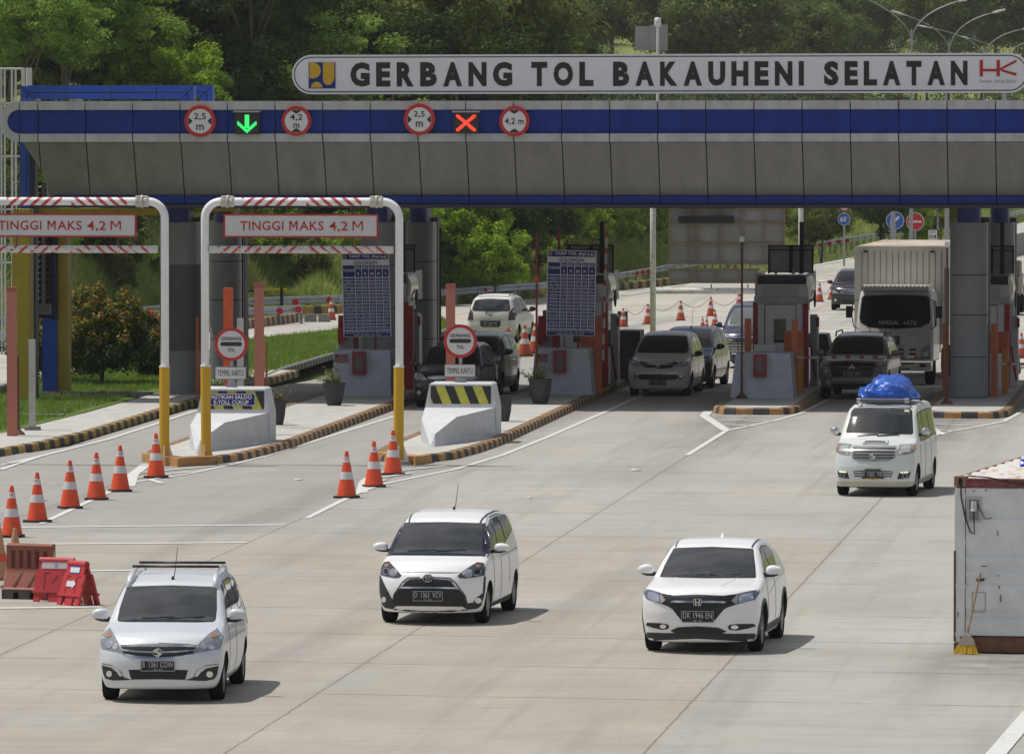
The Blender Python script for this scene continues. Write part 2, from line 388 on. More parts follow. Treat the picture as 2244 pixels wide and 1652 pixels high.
# ---------------- raised grass and kerbs
kdark = mat('kerb_black_paint', (.028, .03, .033), .75, var=.35, vscale=4, col2=(.07, .068, .06)); kyel = mat('kerb_yellow_paint', (.48, .31, .06), .7, var=.2, vscale=4, col2=(.30, .19, .06))
korg = mat('kerb_orange_paint', (.50, .27, .09), .7, vscale=5, col2=(.28, .16, .07)); kgray = mat('kerb_worn_paint', (.17, .16, .13), .85, vscale=5, col2=(.30, .28, .24))
pave = mat('pavement_concrete', (.52, .51, .48), .85, vscale=2.2, col2=(.40, .39, .36), bump=.2, bscale=30)
def resample(pts, step):
    pts = [Vector((p[0], p[1], 0)) for p in pts]; out = [pts[0]]; acc = 0
    for a, b in zip(pts, pts[1:]):
        L = (b-a).length; t = step-acc
        while t <= L: out.append(a.lerp(b, t/L)); t += step
        acc = L-(t-step)
    return out
def kerb(name, pts, parent, side=1, wd=.25, h=.17, step=.5, mats=None, orange_first=0):
    """blocks painted in turn; side = which way the width goes (left of travel: +1)"""
    mb = MB(); P = resample(pts, step); n = len(P); L = []
    for i, p in enumerate(P):
        d = (P[min(i+1, n-1)]-P[max(i-1, 0)]).normalized(); L.append(Vector((-d.y, d.x, 0))*side)
    for i in range(n-1):
        a, b = P[i], P[i+1]; na, nb = L[i], L[i+1]; za, zb = gz(a.y), gz(b.y)
        def pr(p, nn, z):  return [(p.x, p.y, z-.02), (p.x+nn.x*.03, p.y+nn.y*.03, z+h-.03), (p.x+nn.x*.06, p.y+nn.y*.06, z+h), (p.x+nn.x*wd, p.y+nn.y*wd, z+h), (p.x+nn.x*wd, p.y+nn.y*wd, z-.02)]
        vs = pr(a, na, za)+pr(b, nb, zb); mi = 0 if i < orange_first else (i % 2)
        fs = [(k, k+1, k+6, k+5) for k in range(4)]+[(4, 3, 2, 1, 0), (5, 6, 7, 8, 9)]
        mb.add(vs, fs, mi)
    return mb.build(name, mats or [kyel, kdark], parent)
def slab(mb, poly, z0, z1, mi=0):
    n = len(poly); ar = sum(poly[i][0]*poly[(i+1) % n][1]-poly[(i+1) % n][0]*poly[i][1] for i in range(n))
    if ar < 0: poly = list(reversed(poly))
    return mb.prism([(p[0], p[1]) for p in poly], 'Z', z0, z1, mi)
def inset(poly, d):
    n = len(poly); P = [Vector((p[0], p[1], 0)) for p in poly]; ar = sum(P[i].x*P[(i+1) % n].y-P[(i+1) % n].x*P[i].y for i in range(n)); s = 1 if ar > 0 else -1; out = []
    for i in range(n):
        a = (P[i]-P[i-1]).normalized(); b = (P[(i+1) % n]-P[i]).normalized()
        na = Vector((-a.y, a.x, 0))*s; nb = Vector((-b.y, b.x, 0))*s; m_ = (na+nb).normalized(); out.append(P[i]+m_*d/max(.5, m_.dot(na)))
    return out
# left walkway with kerb
t = thing('walkway', 'long pale concrete walkway with black and yellow kerb beside the lawn, left of the lanes', 'walkway', (KX-1, 180, 0), world=True)
kp = [(-36, 163.2), (-30, 164.5), (-28.25, 166.3), (-27.75, 170.5), (-27.5, 176), (-27.5, 182), (-27.55, 190), (-27.4, 214)]
kerb('kerb', kp, t, 1, .22, .17, .55)
mb = MB(); slab(mb, inset(kp+[(-29.4, 214), (-29.4, 186), (-29.6, 176), (-30.2, 170), (-33, 168), (-36, 167)], .22), -.02, .155)
mb.build('paving', pave, t)
lawn = MATS['lawn']
def gsheet(pts, z): 
    return sheet('lawn_ground', [(p[0], p[1]) for p in pts], z, lawn, 'structure')
gsheet([(-29.45, 214), (-29.45, 186), (-29.65, 176), (-30.3, 170.2), (-33, 168.2), (-75, 166)]+[tuple(G(u, v)[:2]) for u, v in ((-700, 895), (13, 853), (280, 803), (440, 775))], .1)
# grassy traffic islands behind the gate
def grass_island(pts, lab, mats):
    c = sum((Vector((p[0], p[1], 0)) for p in pts), Vector())/len(pts)
    t = thing('grass_island', lab, 'traffic island', (c.x, c.y, gz(c.y)), world=True)
    kerb('kerb', pts+[pts[0]], t, 1, .2, .16, .55, mats)
    s = sheet('turf', [(p[0], p[1]) for p in inset(pts, .2)], .13, lawn, None, t); s.matrix_parent_inverse = Matrix.Translation(-Vector(t.location))
    return t
e1 = [tuple(G(u, v)[:2]) for u, v in ((455, 882), (590, 836), (727, 787), (948, 741), (978, 734), (1000, 722), (985, 706), (948, 706), (737, 732), (535, 754), (470, 766), (440, 800))]
grass_island(e1, 'long grassy kerbed island beyond the leftmost lane, behind the left price board', [kgray, kdark])
# striped kerbs along the exit road
t = thing('road_kerb', 'yellow and black striped kerb below the long steel guard rail behind the white car', 'kerb', tuple(G(1190, 655)), world=True)
kerb('kerb_blocks', [tuple(G(u, v)[:2]) for u, v in ((672, 688), (748, 685), (950, 669), (1190, 651), (1400, 631), (1487, 622))], t, 1, .25, .32, .75)
t = thing('road_kerb', 'striped kerb by the road behind the round toll sign with the blue balance board', 'kerb', tuple(G(590, 715)), world=True)
kerb('kerb_blocks', [tuple(G(u, v)[:2]) for u, v in ((270, 742), (535, 722), (656, 706))], t, 1, .3, .34, .62, [korg, kdark])
t = thing('road_kerb', 'striped kerb at the left edge of the photo below the double guard rail', 'kerb', tuple(G(0, 770)), world=True)
kerb('kerb_blocks', [tuple(G(u, v)[:2]) for u, v in ((-300, 785), (40, 768))], t, 1, .3, .34, .75)
t = thing('road_kerb', 'dirty striped kerb at the far side of the lawn, left edge of the photo', 'kerb', tuple(G(0, 872)), world=True)
kerb('kerb_blocks', [tuple(G(u, v)[:2]) for u, v in ((-300, 905), (45, 868))], t, 1, .3, .34, .75, [kgray, kdark])
# ---------------- toll islands
def island(label, right, left, ynose, orange, y1=222.0, tip=None):
    """right/left = x of the two kerb faces; nose rounded"""
    c = (right+left)/2; hw = (right-left)/2
    pts = []
    # right side from back to the nose, then left side to the back
    pts.append((right, y1)); 
    if tip:     # pointed orange nose
        pts += [(right, ynose+9), (right-.12, ynose+5.5), (right-.35, ynose+2.6), (right-.8, ynose+1.0), (tip, ynose), (left+.35, ynose+1.6), (left+.05, ynose+3.6), (left, ynose+6)]
    else:
        pts += [(right, ynose+3.2), (right-.05, ynose+1.3), (right-.3, ynose+.25), (right-.42, ynose), (left+.42, ynose), (left+.22, ynose+.5), (left, ynose+1.4)]
    pts.append((left, y1))
    t = thing('toll_island', label, 'traffic island', (c, (ynose+y1)/2, 0), world=True)
    nose = list(reversed(pts))
    # kerb runs: left side back->nose->right side back
    P = [Vector((p[0], p[1], 0)) for p in nose]
    kerb('kerb', nose, t, 1, .24, .17, .42, [korg if orange else kyel, kdark])
    ins = inset(pts, .23); mb = MB(); slab(mb, ins, -.02, .16); mb.build('paving', pave, t)
    if tip:
        mb = MB(); q = [(right-.55, ynose+1.25), (tip, ynose-.06), (left+.55, ynose+1.2)]
        mb.prism([(left+.22, ynose+1.95), (tip, ynose-.07), (right-.72, ynose+1.0), (right-.8, ynose+1.35), (tip, ynose+.75), (left+.5, ynose+2.2)], 'Z', -.01, .185)
        mb.build('painted_nose', mat('orange_nose_paint', (.55, .26, .07), .65, vscale=6, col2=(.42, .22, .09)), t)
    return t
SC_ = 8.4/7.8
isl_x = {}
island('toll island with pointed orange nose below the blue balance board', -22.2, -24.9, 163.2, True, tip=-23.6)
island('toll island with pointed orange nose carrying the plain striped barrier and two plant pots', -17.6, -19.9, 164.4, True, tip=-18.55)
island('square-nosed striped toll island under the rightmost pay booth with the grey raised lid', -11.78, -14.05, 189.9, True, 224)
island('square-nosed striped toll island carrying the large round grey column at right', -6.45, -8.75, 188.2, True, 224)
# ============================================================ THE TOLL GANTRY
def pbox(mb, u0, v0, u1, v1, Y, dep, mi=0):
    a = AT(u0, v1, Y); b = AT(u1, v0, Y)
    return mb.bb((a.x, Y, a.z), (b.x, Y+dep, b.z), mi)
def ppoly(mb, pts, Y, dep, mi=0):
    return mb.prism([(AT(u, v, Y).x, AT(u, v, Y).z) for u, v in pts], 'Y', Y, Y+dep, mi)
YF = 192.4
alu = mat('grey_panel', (.42, .43, .44), .5, var=.15, vscale=3, metal=.1, stretch=(1, 1, .25))
alu2 = mat('taupe_panel', (.185, .18, .172), .42, var=.13, vscale=2.2, metal=.1, stretch=(1, 1, .12))
blue = mat('blue_panel', (.014, .036, .235), .5, var=.2, vscale=2.0, spec=.2, stretch=(1, 1, .2))
blue2 = mat('bright_blue_panel', (.018, .044, .26), .45, var=.06, vscale=.7, spec=.25)
dark = mat('joint_black', (.012, .012, .014), .8)
soff = mat('soffit_grey', (.10, .10, .11), .8, var=.15, vscale=.5)
rooft = mat('roof_sheet', (.35, .35, .36), .6, var=.2, vscale=.5)
gx0 = AX(84, YF); gx1 = AX(2181.7, YF); PW = (gx1-gx0)/20
zt, zb1, zb2, zb3, zb4, zb5 = [AZ(v, YF, 1122) for v in (223, 242, 294.5, 312.5, 430, 449)]
GXE = gx0+PW*28; RAD = (zt-zb3)/2; NX = AX(43, YF)
g = thing('toll_gantry', 'long grey and blue panelled toll gate canopy spanning all lanes on round columns', 'toll gate', (NX, 205, 0), world=True)
g.rotation_euler = (0, -0.0013, 0)
js = [gx0+PW*k for k in range(0, 29)]
def band(name, z0, z1, y0, y1, m, gap=.022, first=None):
    mb = MB(); xs = ([first] if first is not None else [])+js
    for a, b in zip(xs, xs[1:]): mb.bb((a+gap/2, y0, z0), (b-gap/2, y1, z1))
    return mb
zc = (zt+zb3)/2
def nose(mb, r0, r1, y0, y1, a0=90, a1=270):
    n = 20; P = [(NX+r1*math.cos(math.radians(a0+(a1-a0)*k/n)), zc+r1*math.sin(math.radians(a0+(a1-a0)*k/n))) for k in range(n+1)]
    if r0 > 0: P += [(NX+r0*math.cos(math.radians(a1-(a1-a0)*k/n)), zc+r0*math.sin(math.radians(a1-(a1-a0)*k/n))) for k in range(n+1)]
    mb.prism(P, 'Y', y0, y1)
rin = (zb1-zb2)/2
b = band('u', zb1, zt, YF, YF+.3, alu, .03, NX+.01); nose(b, rin, RAD, YF, YF+1.2, 91, 180)
b.build('upper_band', alu, g)
b = band('l', zb3, zb2, YF, YF+.3, alu, .03, NX+.01); nose(b, rin, RAD, YF, YF+1.2, 180.6, 269)
b.build('lower_band', alu, g)
b = band('b', zb2+.004, zb1-.004, YF+.10, YF+.3, blue, .022, NX+.01); nose(b, 0, rin-.01, YF+.10, YF+.3)
b.build('blue_fascia', blue, g)
# sloping taupe panels, leaning back towards the foot
mb = MB(); SL = .66
def slope(a0, a1, c0, c1):
    y0, y1 = YF+.16, YF+.16+SL
    vs = [(a0, y0, zb3-.01), (a1, y0, zb3-.01), (c1, y1, zb4), (c0, y1, zb4)]
    vs += [(x, y+.06, z) for x, y, z in vs]
    mb.add(vs, [(3, 2, 1, 0), (4, 5, 6, 7), (0, 1, 5, 4), (1, 2, 6, 5), (2, 3, 7, 6), (3, 0, 4, 7)])
Lx0, Lx1 = AX(50, YF), AX(117, YF+1.1)-.05
vs = [(Lx0, YF+.16, zb3-.01), (js[0]-.014, YF+.16, zb3-.01), (js[0]-.014, YF+.16+SL*.78, zb3+(zb4-zb3)*.52), ]
y_ = YF+.16+SL*.52
fr = .53; vs = [(Lx0, YF+.16, zb3-.01), (js[0]-.014, YF+.16, zb3-.01), (js[0]-.014, YF+.16+SL*fr, zb3+(zb4-zb3)*fr)]
vs += [(x, y+.06, z) for x, y, z in vs]; mb.add(vs, [(2, 1, 0), (3, 4, 5), (0, 1, 4, 3), (1, 2, 5, 4), (2, 0, 3, 5)])
y1 = YF+.16+SL
vs = [(js[0]+.014, YF+.16, zb3-.01), (js[1]-.014, YF+.16, zb3-.01), (js[1]-.014, y1, zb4), (Lx1, y1, zb4), (js[0]+.014, YF+.16+SL*fr, zb3+(zb4-zb3)*fr)]
vs += [(x, y+.06, z) for x, y, z in vs]; mb.add(vs, [(4, 3, 2, 1, 0), (5, 6, 7, 8, 9), (0, 1, 6, 5), (1, 2, 7, 6), (2, 3, 8, 7), (3, 4, 9, 8), (4, 0, 5, 9)])
for a, c in zip(js[1:], js[2:]): slope(a+.014, c-.014, a+.014, c-.014)
mb.build('sloping_panels', alu2, g)
mb = MB(); yb = YF+.16+SL+.02
for a, c in zip([Lx1]+js[1:], js[1:]): mb.bb((a+.011, yb, zb5), (c-.011, yb+.2, zb4-.02))
mb.build('bottom_strip', blue2, g)
mb = MB(); mb.bb((NX+.1, YF+.25, zb3+.02), (GXE, YF+.5, zt-.03)); mb.bb((Lx1+.1, yb+.12, zb5-.05), (GXE, yb+.4, zb4+.1))
vs = [(Lx0+.15, YF+.25, zb3), (GXE, YF+.25, zb3), (GXE, yb+.1, zb4), (Lx1+.1, yb+.1, zb4)]; mb.add(vs, [(3, 2, 1, 0)])
mb.build('backing', dark, g)
BK = 208.6
mb = MB(); MB().bb((NX+.3, YF+.5, zb5-.11), (GXE, YF+2.6, zb5-.02)).build('beam_underside', mat('underside_dark', (.03, .03, .04), .8), g); mb.bb((NX+.3, YF+2.5, zb5-.02), (GXE, YF+2.6, zt-.6)); mb.bb((NX+.3, YF+2.6, zt-.62), (GXE, BK, zt-.54)); mb.build('soffit', mat('ceiling_pale', (.42, .42, .42), .7, var=.1, vscale=.5), g)
mb = MB(); mb.bb((NX+.3, YF+.45, zt-.35), (GXE, BK, zt-.2)); mb.build('roof', rooft, g)
mb = MB(); mb.bb((NX+.3, BK, zt-.7), (GXE, BK+.12, zt-.2)); mb.build('back_fascia', alu2, g)
colm = mat('column_panel', (.20, .21, .22), .5, var=.08, vscale=.9)
def column(uc, w, Y, joints, label=None):
    x = AX(uc, Y); mb = MB(); r = w/2; D = 1.15; zt_ = AZ(488, Y)
    def sec(k_): 
        P = [(x+k_*r*math.cos(math.radians(180+180*i/16)), Y+.42*k_+k_*.42*math.sin(math.radians(180+180*i/16))) for i in range(17)]
        return P+[(x+k_*r, Y+D), (x-k_*r, Y+D)]
    zs = [.14]+[AZ(v, Y) for v in joints]+[zt_]
    for a, c in zip(zs, zs[1:]): mb.prism(sec(1), 'Z', a+.012, c-.012)
    o = mb.build('column', colm, g)
    n = MB(); n.prism([(a, b+.03) for a, b in sec(.97)], 'Z', .13, zt_-.03); n.build('column_core', dark, o, shift=g.location)
    n = MB(); n.prism(sec(.62), 'Z', zt_-.03, zb5-.02 if Y < 200 else zt-.6); n.build('column_neck', mat('neck_blue', (.012, .02, .16), .5), o, shift=g.location)
    n = MB(); n.bb((x+r*.62, Y+D+.01, .14), (x+r*1.05, Y+D+.7, zt_+.1)); n.build('column_duct', mat('duct_dark', (.09, .085, .075), .7, var=.3, vscale=2), o, shift=g.location)
j4 = (583, 678, 771)
column(386.5, .99, 197.0, j4); column(2122, .97, 196.6, (603, 690, 782)[::-1] if 0 else (782, 690, 603))
column(825, .92, 197.0, (771, 678, 583)); column(489, .86, 206.8, (745, 660, 575)); column(915, .82, 206.8, (745, 660, 575)); column(2190, .8, 206.8, (745, 660, 575))
# ------------------------------------------------------------ name board on the roof
YS = 193.6
def SX(u): return AX(u, YS)
def SZ(v): return AZ(v, YS)
white = mat('sign_white', (.74, .74, .77), .45, var=.03, vscale=2); black = mat('letter_black', (.015, .012, .012), .5)
sg = thing('name_board', 'long white rounded board on the roof reading GERBANG TOL BAKAUHENI SELATAN', 'sign board', (SX(1450), YS, SZ(163)), world=True)
sg.rotation_euler = (0, -0.0024, 0)
sw = (SZ(119)-SZ(205.5)); r = sw/2; xc0 = SX(683); xc1 = SX(2211); zc_ = SZ(162.3)
def stad(r_): return [(xc0+r_*math.cos(math.radians(90+180*k/24)), zc_+r_*math.sin(math.radians(90+180*k/24))) for k in range(25)]+[(xc1+r_*math.cos(math.radians(-90+180*k/24)), zc_+r_*math.sin(math.radians(-90+180*k/24))) for k in range(25)]
MB().prism(stad(r), 'Y', YS, YS+.28).build('board', [white], sg)
o1 = stad(r-.05); o2 = stad(r-.075); n = len(o1); mb = MB()
mb.add([(x, YS-.006, z) for x, z in o1]+[(x, YS-.006, z) for x, z in o2], [(i, (i+1) % n, (i+1) % n+n, i+n) for i in range(n)]); mb.build('border_line', black, sg)
mb = MB()
for s, a, b_ in (('GERBANG', 768.7, 1122), ('TOL', 1164.8, 1300), ('BAKAUHENI', 1343.8, 1761), ('SELATAN', 1805.5, 2119)):
    # each letter placed on an even pitch, as on the board
    ws = [{'I': .27, 'G': 1.0, 'O': 1.03, 'N': .93, 'A': .98, 'H': .9, 'U': .9, 'L': .74, 'E': .74, 'T': .84, 'S': .82, 'K': .92, 'B': .86, 'R': .88}[c] for c in s]
    gap = .36; tot = sum(ws)+gap*(len(s)-1); k = (SX(b_)-SX(a))/tot; x = SX(a)
    for c, w_ in zip(s, ws): text(mb, c, x+w_*k/2, zc_, h=.622, wd=w_*k*1.03, y=YS-.008, bold=.055); x += (w_+gap)*k
mb.build('lettering', black, sg)
lb = MATS['blue_panel']; orange = mat('logo_amber', (.62, .36, .02), .5); red = mat('logo_red', (.45, .012, .02), .45)
mb = MB(); mb.bb((SX(677), YS-.02, SZ(192.7)), (SX(735.5), YS, SZ(135.5))); lg = mb.build('logo_panel', lb, sg)
mb = MB(); y_ = YS-.024; k = (SX(735)-SX(677)); x0 = SX(677); z0 = SZ(192.7)
def U(a, b_): return (x0+a*k, z0+b_*k)
def arc(cx, cz, rr, a0, a1, n=14): return [(cx+rr*math.cos(math.radians(a0+(a1-a0)*i/n)), cz+rr*math.sin(math.radians(a0+(a1-a0)*i/n))) for i in range(n+1)]
for P in ([(.03, .97), (.03, .38)]+arc(.16, .67, .30, -95, 90), arc(.30, .03, .22, 0, 180), [(.54, .97), (.97, .97), (.97, .35), (.93, .35)]+arc(.74, .33, .2, 0, -180)+[(.54, .4)]):
    mb.add([(U(a, b_)[0], y_, U(a, b_)[1]) for a, b_ in P], [tuple(range(len(P)))])
mb.build('logo_shapes', orange, lg, shift=sg.location)

def hk(mb, x0, x1, z0, z1, y, mi=0):      # the contractor's mark: a wide H run into a K
    W_, H_ = x1-x0, z1-z0
    for P in (((0, 0), (.09, 0), (.09, 1), (0, 1)), ((.09, .30), (.46, .30), (.46, .46), (.09, .46)), ((.46, 0), (.55, 0), (.55, 1), (.46, 1)), ((.55, .36), (1, .86), (1, 1.02), (.55, .50)), ((.55, .46), (.60, .30), (1, .02), (1, .2), (.72, .36))):
        mb.add([(x0+a*W_, y, z0+b*H_) for a, b in P], [tuple(range(len(P)))], mi)
mb = MB(); hk(mb, SX(2146), SX(2226.6), SZ(170), SZ(134), YS-.01); mb.build('company_mark', red, sg)
mb = MB(); text(mb, 'Inovasi  Untuk Solusi', SX(2186), SZ(180), h=.085, wd=SX(2226)-SX(2147), y=YS-.01); mb.build('small_lettering', mat('faded_grey_print', (.25, .25, .27), .6), sg)
rust = mat('rusty_steel', (.10, .04, .02), .85, vscale=12, col2=(.22, .14, .10))
mb = MB()
for u in (1450, 1530, 1648, 1730, 1788, 1853, 1890, 1968, 2006, 2030, 2078, 2150, 760, 860, 1000, 1140, 1240): mb.bb((SX(u)-.03, YS+.04, zt-.35), (SX(u)+.03, YS+.1, SZ(203)))
each(mb, 'support_post', rust, sg)
for u, tl in ((1628, 2), (745, 1)):
    pass
# ------------------------------------------------------------ signs on the fascia
rs = mat('sign_red', (.48, .02, .025), .45); wsn = mat('sign_face_white', (.66, .66, .67), .45); bk = mat('sign_black', (.02, .02, .02), .5)
YG = YF-.06
def round_limit(u, v, r_px, lines, kind, label):
    x, z = AX(u, YG), AZ(v, YG); r = r_px*YG/16670
    t = thing('limit_sign', label, 'road sign', (x, YG, z), world=True, group='round limit signs on the canopy front')
    mb = MB(); disc(mb, x, z, r, YG-.03, YG+.06); mb.build('plate', rs, t)
    mb = MB(); disc(mb, x, z, r*.77, YG-.036, YG-.03); mb.build('face', wsn, t)
    mb = MB(); y = YG-.04; q = r*.77
    for s in (-1, 1):
        if kind == 'w': P = [(s*q*.62, 0), (s*q*.90, .30*q), (s*q*.97, .18*q), (s*q*.97, -.18*q), (s*q*.90, -.30*q)]
        else: P = [(0, s*q*.62), (.42*q, s*q*.88), (.25*q, s*q*.97), (-.25*q, s*q*.97), (-.42*q, s*q*.88)]
        mb.add([(x+a, y, z+b) for a, b in P], [tuple(range(5))])
    for s, dz, hh, ww in lines: text(mb, s, x, z+dz*q, h=hh*q, wd=ww*q, y=y, bold=.018)
    mb.build('marking', bk, t)
round_limit(439, 266.4, 35, (('2,5', .36, .60, .98), ('m', -.50, .42, .62)), 'w', 'red-rimmed round 2,5 m width sign left of the green arrow')
round_limit(650, 266, 33, (('4,2', .30, .62, 1.08), ('m', -.42, .40, .54)), 'h', 'red-rimmed round 4,2 m height sign right of the green arrow')
round_limit(919.3, 262.3, 34.6, (('2,5', .42, .56, .92), ('m', -.40, .46, .60)), 'w', 'red-rimmed round 2,5 m width sign left of the red cross')
round_limit(1127.4, 266.4, 33.5, (('4,2 m', -.02, .62, 1.62),), 'h', 'red-rimmed round 4,2 m height sign right of the red cross')
led_g = mat('led_green', (.02, .5, .1), .5, emit=(.05, 1.0, .22), estr=1.0); led_r = mat('led_red', (.7, .03, .02), .5, emit=(1.0, .06, .03), estr=1.4)
led_off = mat('led_off', (.05, .045, .04), .6); box_d = mat('lamp_housing', (.03, .03, .03), .6); capm = mat('lamp_hood', (.35, .35, .35), .5)
def lane_light(u0, v0, u1, v1, kind, label):
    x0, x1 = AX(u0, YG), AX(u1, YG); z1, z0 = AZ(v0, YG), AZ(v1, YG); w = x1-x0; h = z1-z0
    t = thing('lane_signal', label, 'traffic light', ((x0+x1)/2, YG, z0), world=True)
    MB().bb((x0, YG-.08, z0), (x1, YG+.1, z1)).build('housing', box_d, t)
    MB().bb((x0-.03, YG-.22, z1), (x1+.03, YG+.1, z1+.04)).build('hood', capm, t)
    mb = MB(); off = MB(); y = YG-.09; s = w*.056; cells = []
    N = 15
    for i in range(N):
        for j in range(N):
            a, b = (i+.5)/N*2-1, (j+.5)/N*2-1
            onx = abs(abs(a)-abs(b)) < .14 and max(abs(a), abs(b)) < .9
            ona = (abs(a) < .15 and -.5 < b < .92) or (abs(b+.74-.86*abs(a)) < .2 and abs(a) < .9)
            on = onx if kind == 'x' else ona
            lit = on
            (mb if lit else (off if (onx or ona) else None)) and (mb if lit else off).box(((x0+x1)/2+a*w*.46, y, (z0+z1)/2+b*h*.45), (s, .012, s))
    mb.build('lit_dots', led_r if kind == 'x' else led_g, t)
    off.build('unlit_dots', led_off, t)
lane_light(516, 247, 569, 295, 'a', 'square lane signal lit with a green downward arrow')
lane_light(995, 247, 1049, 293, 'x', 'square lane signal lit with a red cross')
# small camera mast and cabinets standing on the roof
t = thing('camera_mast', 'white dome camera on a short post above the board with two grey boxes', 'camera', tuple(AT(1438, 116, YS+1)), world=True)
Yc = YS+1.2; wm = mat('white_metal', (.62, .62, .62), .4, var=.08, vscale=5); gb = mat('grey_box', (.30, .29, .27), .7, var=.1, vscale=3)
mb = MB(); pbox(mb, 1392, 58, 1427, 111, Yc+.3, .3); pbox(mb, 1424, 55, 1461, 111, Yc+.25, .25); each(mb, 'cabinet', gb, t)
x = AX(1441, Yc); mb = MB(); mb.tube([(x, Yc, zt-.3), (x, Yc, AZ(60, Yc))], .035); mb.build('post', wm, t)
mb = MB(); z = AZ(60, Yc); mb.lathe([(.0, 0), (.04, .02), (.08, .05), (.10, .10), (.08, .13), (.085, .14), (.08, .25), (.0, .27)], (x, Yc, z-.02)); mb.build('camera_dome', wm, t, smooth=True)
# ============================================================ POSTS, PORTALS, SIGNS, BOOTHS
wpaint = mat('white_pipe_paint', (.82, .83, .84), .45, var=.05, vscale=3); wdirty = mat('stained_white_paint', (.60, .60, .58), .55, vscale=9, col2=(.30, .27, .23), thr=(.50, .74))
rstripe = mat('stripe_red', (.50, .035, .04), .5, vscale=8, col2=(.42, .06, .05)); yellow = mat('yellow_paint', (.62, .36, .012), .45, vscale=3, col2=(.52, .30, .02), thr=(.55, .8))
conc = mat('rough_concrete', (.30, .28, .25), .9, vscale=6, col2=(.18, .17, .15), bump=.4, bscale=60)
def striped_pipe(mb, x0, x1, y, z, r, period=.243, duty=.42, mid=None, fade=None):
    """pipe along X with slanting painted stripes; mi 0 white, 1 red"""
    n = 20; m = int((x1-x0)/.012); vs = []; fs = []; ms = []
    for i in range(m+1):
        x = x0+(x1-x0)*i/m
        vs += [(x, y+r*math.cos(2*PI*k/n), z+r*math.sin(2*PI*k/n)) for k in range(n)]
    mid = (x0+x1)/2 if mid is None else mid
    for i in range(m):
        x = x0+(x1-x0)*(i+.5)/m
        for k in range(n):
            a = 2*PI*(k+.5)/n; zz = math.sin(a)*r
            s = 1 if x < mid else -1
            ph = ((x-mid)-s*zz*1.15)/period % 1
            red_ = ph < duty and abs(x-mid) > .10 and x0+.18 < x < x1-.18
            if fade and red_ and math.sin(x*31+zz*50)+math.sin(x*13.7) > fade: red_ = False
            fs.append((i*n+k, i*n+(k+1) % n, (i+1)*n+(k+1) % n, (i+1)*n+k)); ms.append(1 if red_ else 0)
    o = len(mb.v); mb.v += vs; mb.f += [tuple(q+o for q in f) for f in fs]; mb.m += ms
    mb.f += [tuple(o+k for k in reversed(range(n))), tuple(o+m*n+k for k in range(n))]; mb.m += [0, 0]
def portal(uL, uR, Y, label, ulow0, ulow1):
    xl, xr = AX(uL, Y), AX(uR, Y); zt_ = AZ(443, Y); r = .088; R_ = .36
    t = thing('height_portal', label, 'height barrier', ((xl+xr)/2, Y, 0), world=True)
    for s, x in ((1, xl), (-1, xr)):
        arc_ = [(x+s*(R_-R_*math.cos(a)), Y, zt_-R_+R_*math.sin(a)) for a in [PI/2*i/8 for i in range(9)]]
        mb = MB(); mb.tube([(x, Y, 1.6)]+arc_+[(x+s*(R_+.1), Y, zt_)], r, 16); o = mb.build('post', wpaint, t, smooth=True)
        mb = MB(); mb.tube([(x+s*.02, Y, .09), (x+s*.01, Y, 2.13)], .112, 18); mb.build('yellow_sleeve', yellow, t, auto=40)
        mb = MB(); mb.tube([(x+s*.01, Y, 2.12), (x+s*.01, Y, 2.15)], .118, 18); mb.build('sleeve_rim', wpaint, t)
        mb = MB(); mb.box((x, Y, .085), (.42, .34, .02))
        for a in (0, PI/2): mb.add([(x+math.cos(a)*.2, Y+math.sin(a)*.2, .095), (x-math.cos(a)*.2, Y-math.sin(a)*.2, .095), (x-math.cos(a)*.1, Y-math.sin(a)*.1, .42), (x+math.cos(a)*.1, Y+math.sin(a)*.1, .42)], [(0, 1, 2, 3)])
        mb.box((x, Y-.15, .25), (.03, .03, .34)); mb.build('base_plate', wpaint, t)
        mb = MB(); mb.box((x, Y, .035), (.56, .42, .08)); mb.build('footing', conc, t)
        mb = MB(); xf = x+s*(R_+.14)
        mb.tube([(xf-.15, Y, zt_), (xf-.12, Y, zt_), (xf-.02, Y, zt_), (xf+.02, Y, zt_), (xf+.12, Y, zt_), (xf+.15, Y, zt_)], [.10, .125, .10, .10, .125, .10], 12)
        mb.tube([(xf-.018, Y, zt_), (xf+.018, Y, zt_)], .142, 16)
        for q in range(4): mb.box((xf, Y+.12*math.cos(q*PI/2+.5), zt_+.12*math.sin(q*PI/2+.5)), (.26, .03, .03), rx=q*PI/2+.5)
        mb.build('flange', mat('cream_weathered', (.52, .50, .45), .6, vscale=14, col2=(.30, .22, .13), thr=(.55, .8)), t)
    mb = MB(); striped_pipe(mb, xl+R_+.28, xr-R_-.28, Y, zt_, r); mb.build('top_bar', [wpaint, rstripe], t, smooth=True)
    zl = AZ(548.5, Y); mb = MB(); striped_pipe(mb, AX(ulow0, Y), AX(ulow1, Y), Y, zl, .08, duty=.34, fade=1.05); mb.build('lower_bar', [wdirty, rstripe], t, smooth=True)
    zb = AZ(495, Y); mb = MB()
    for f in (.24, .76):
        x = xl+(xr-xl)*f
        for k in (-.035, .035): mb.tube([(x+k, Y, zt_-r), (x+k*.5, Y, AZ(472, Y))], .009, 6); mb.tube([(x+k*.3, Y, AZ(520, Y)), (x+k*.3, Y, zl+.07)], .009, 6)
    each(mb, 'hanger_rod', rust, t)
    return t
portal(449, 875, 164.6, 'white pipe height portal on yellow feet, complete, with red slanted stripes', 459, 862)
portal(-66, 361, 164.2, 'white pipe height portal cut by the left edge of the photo', -55, 345)
sred = mat('sign_letter_red', (.42, .02, .03), .5); sface = mat('sign_face_aged', (.62, .61, .62), .5, vscale=1.6, col2=(.56, .54, .54))
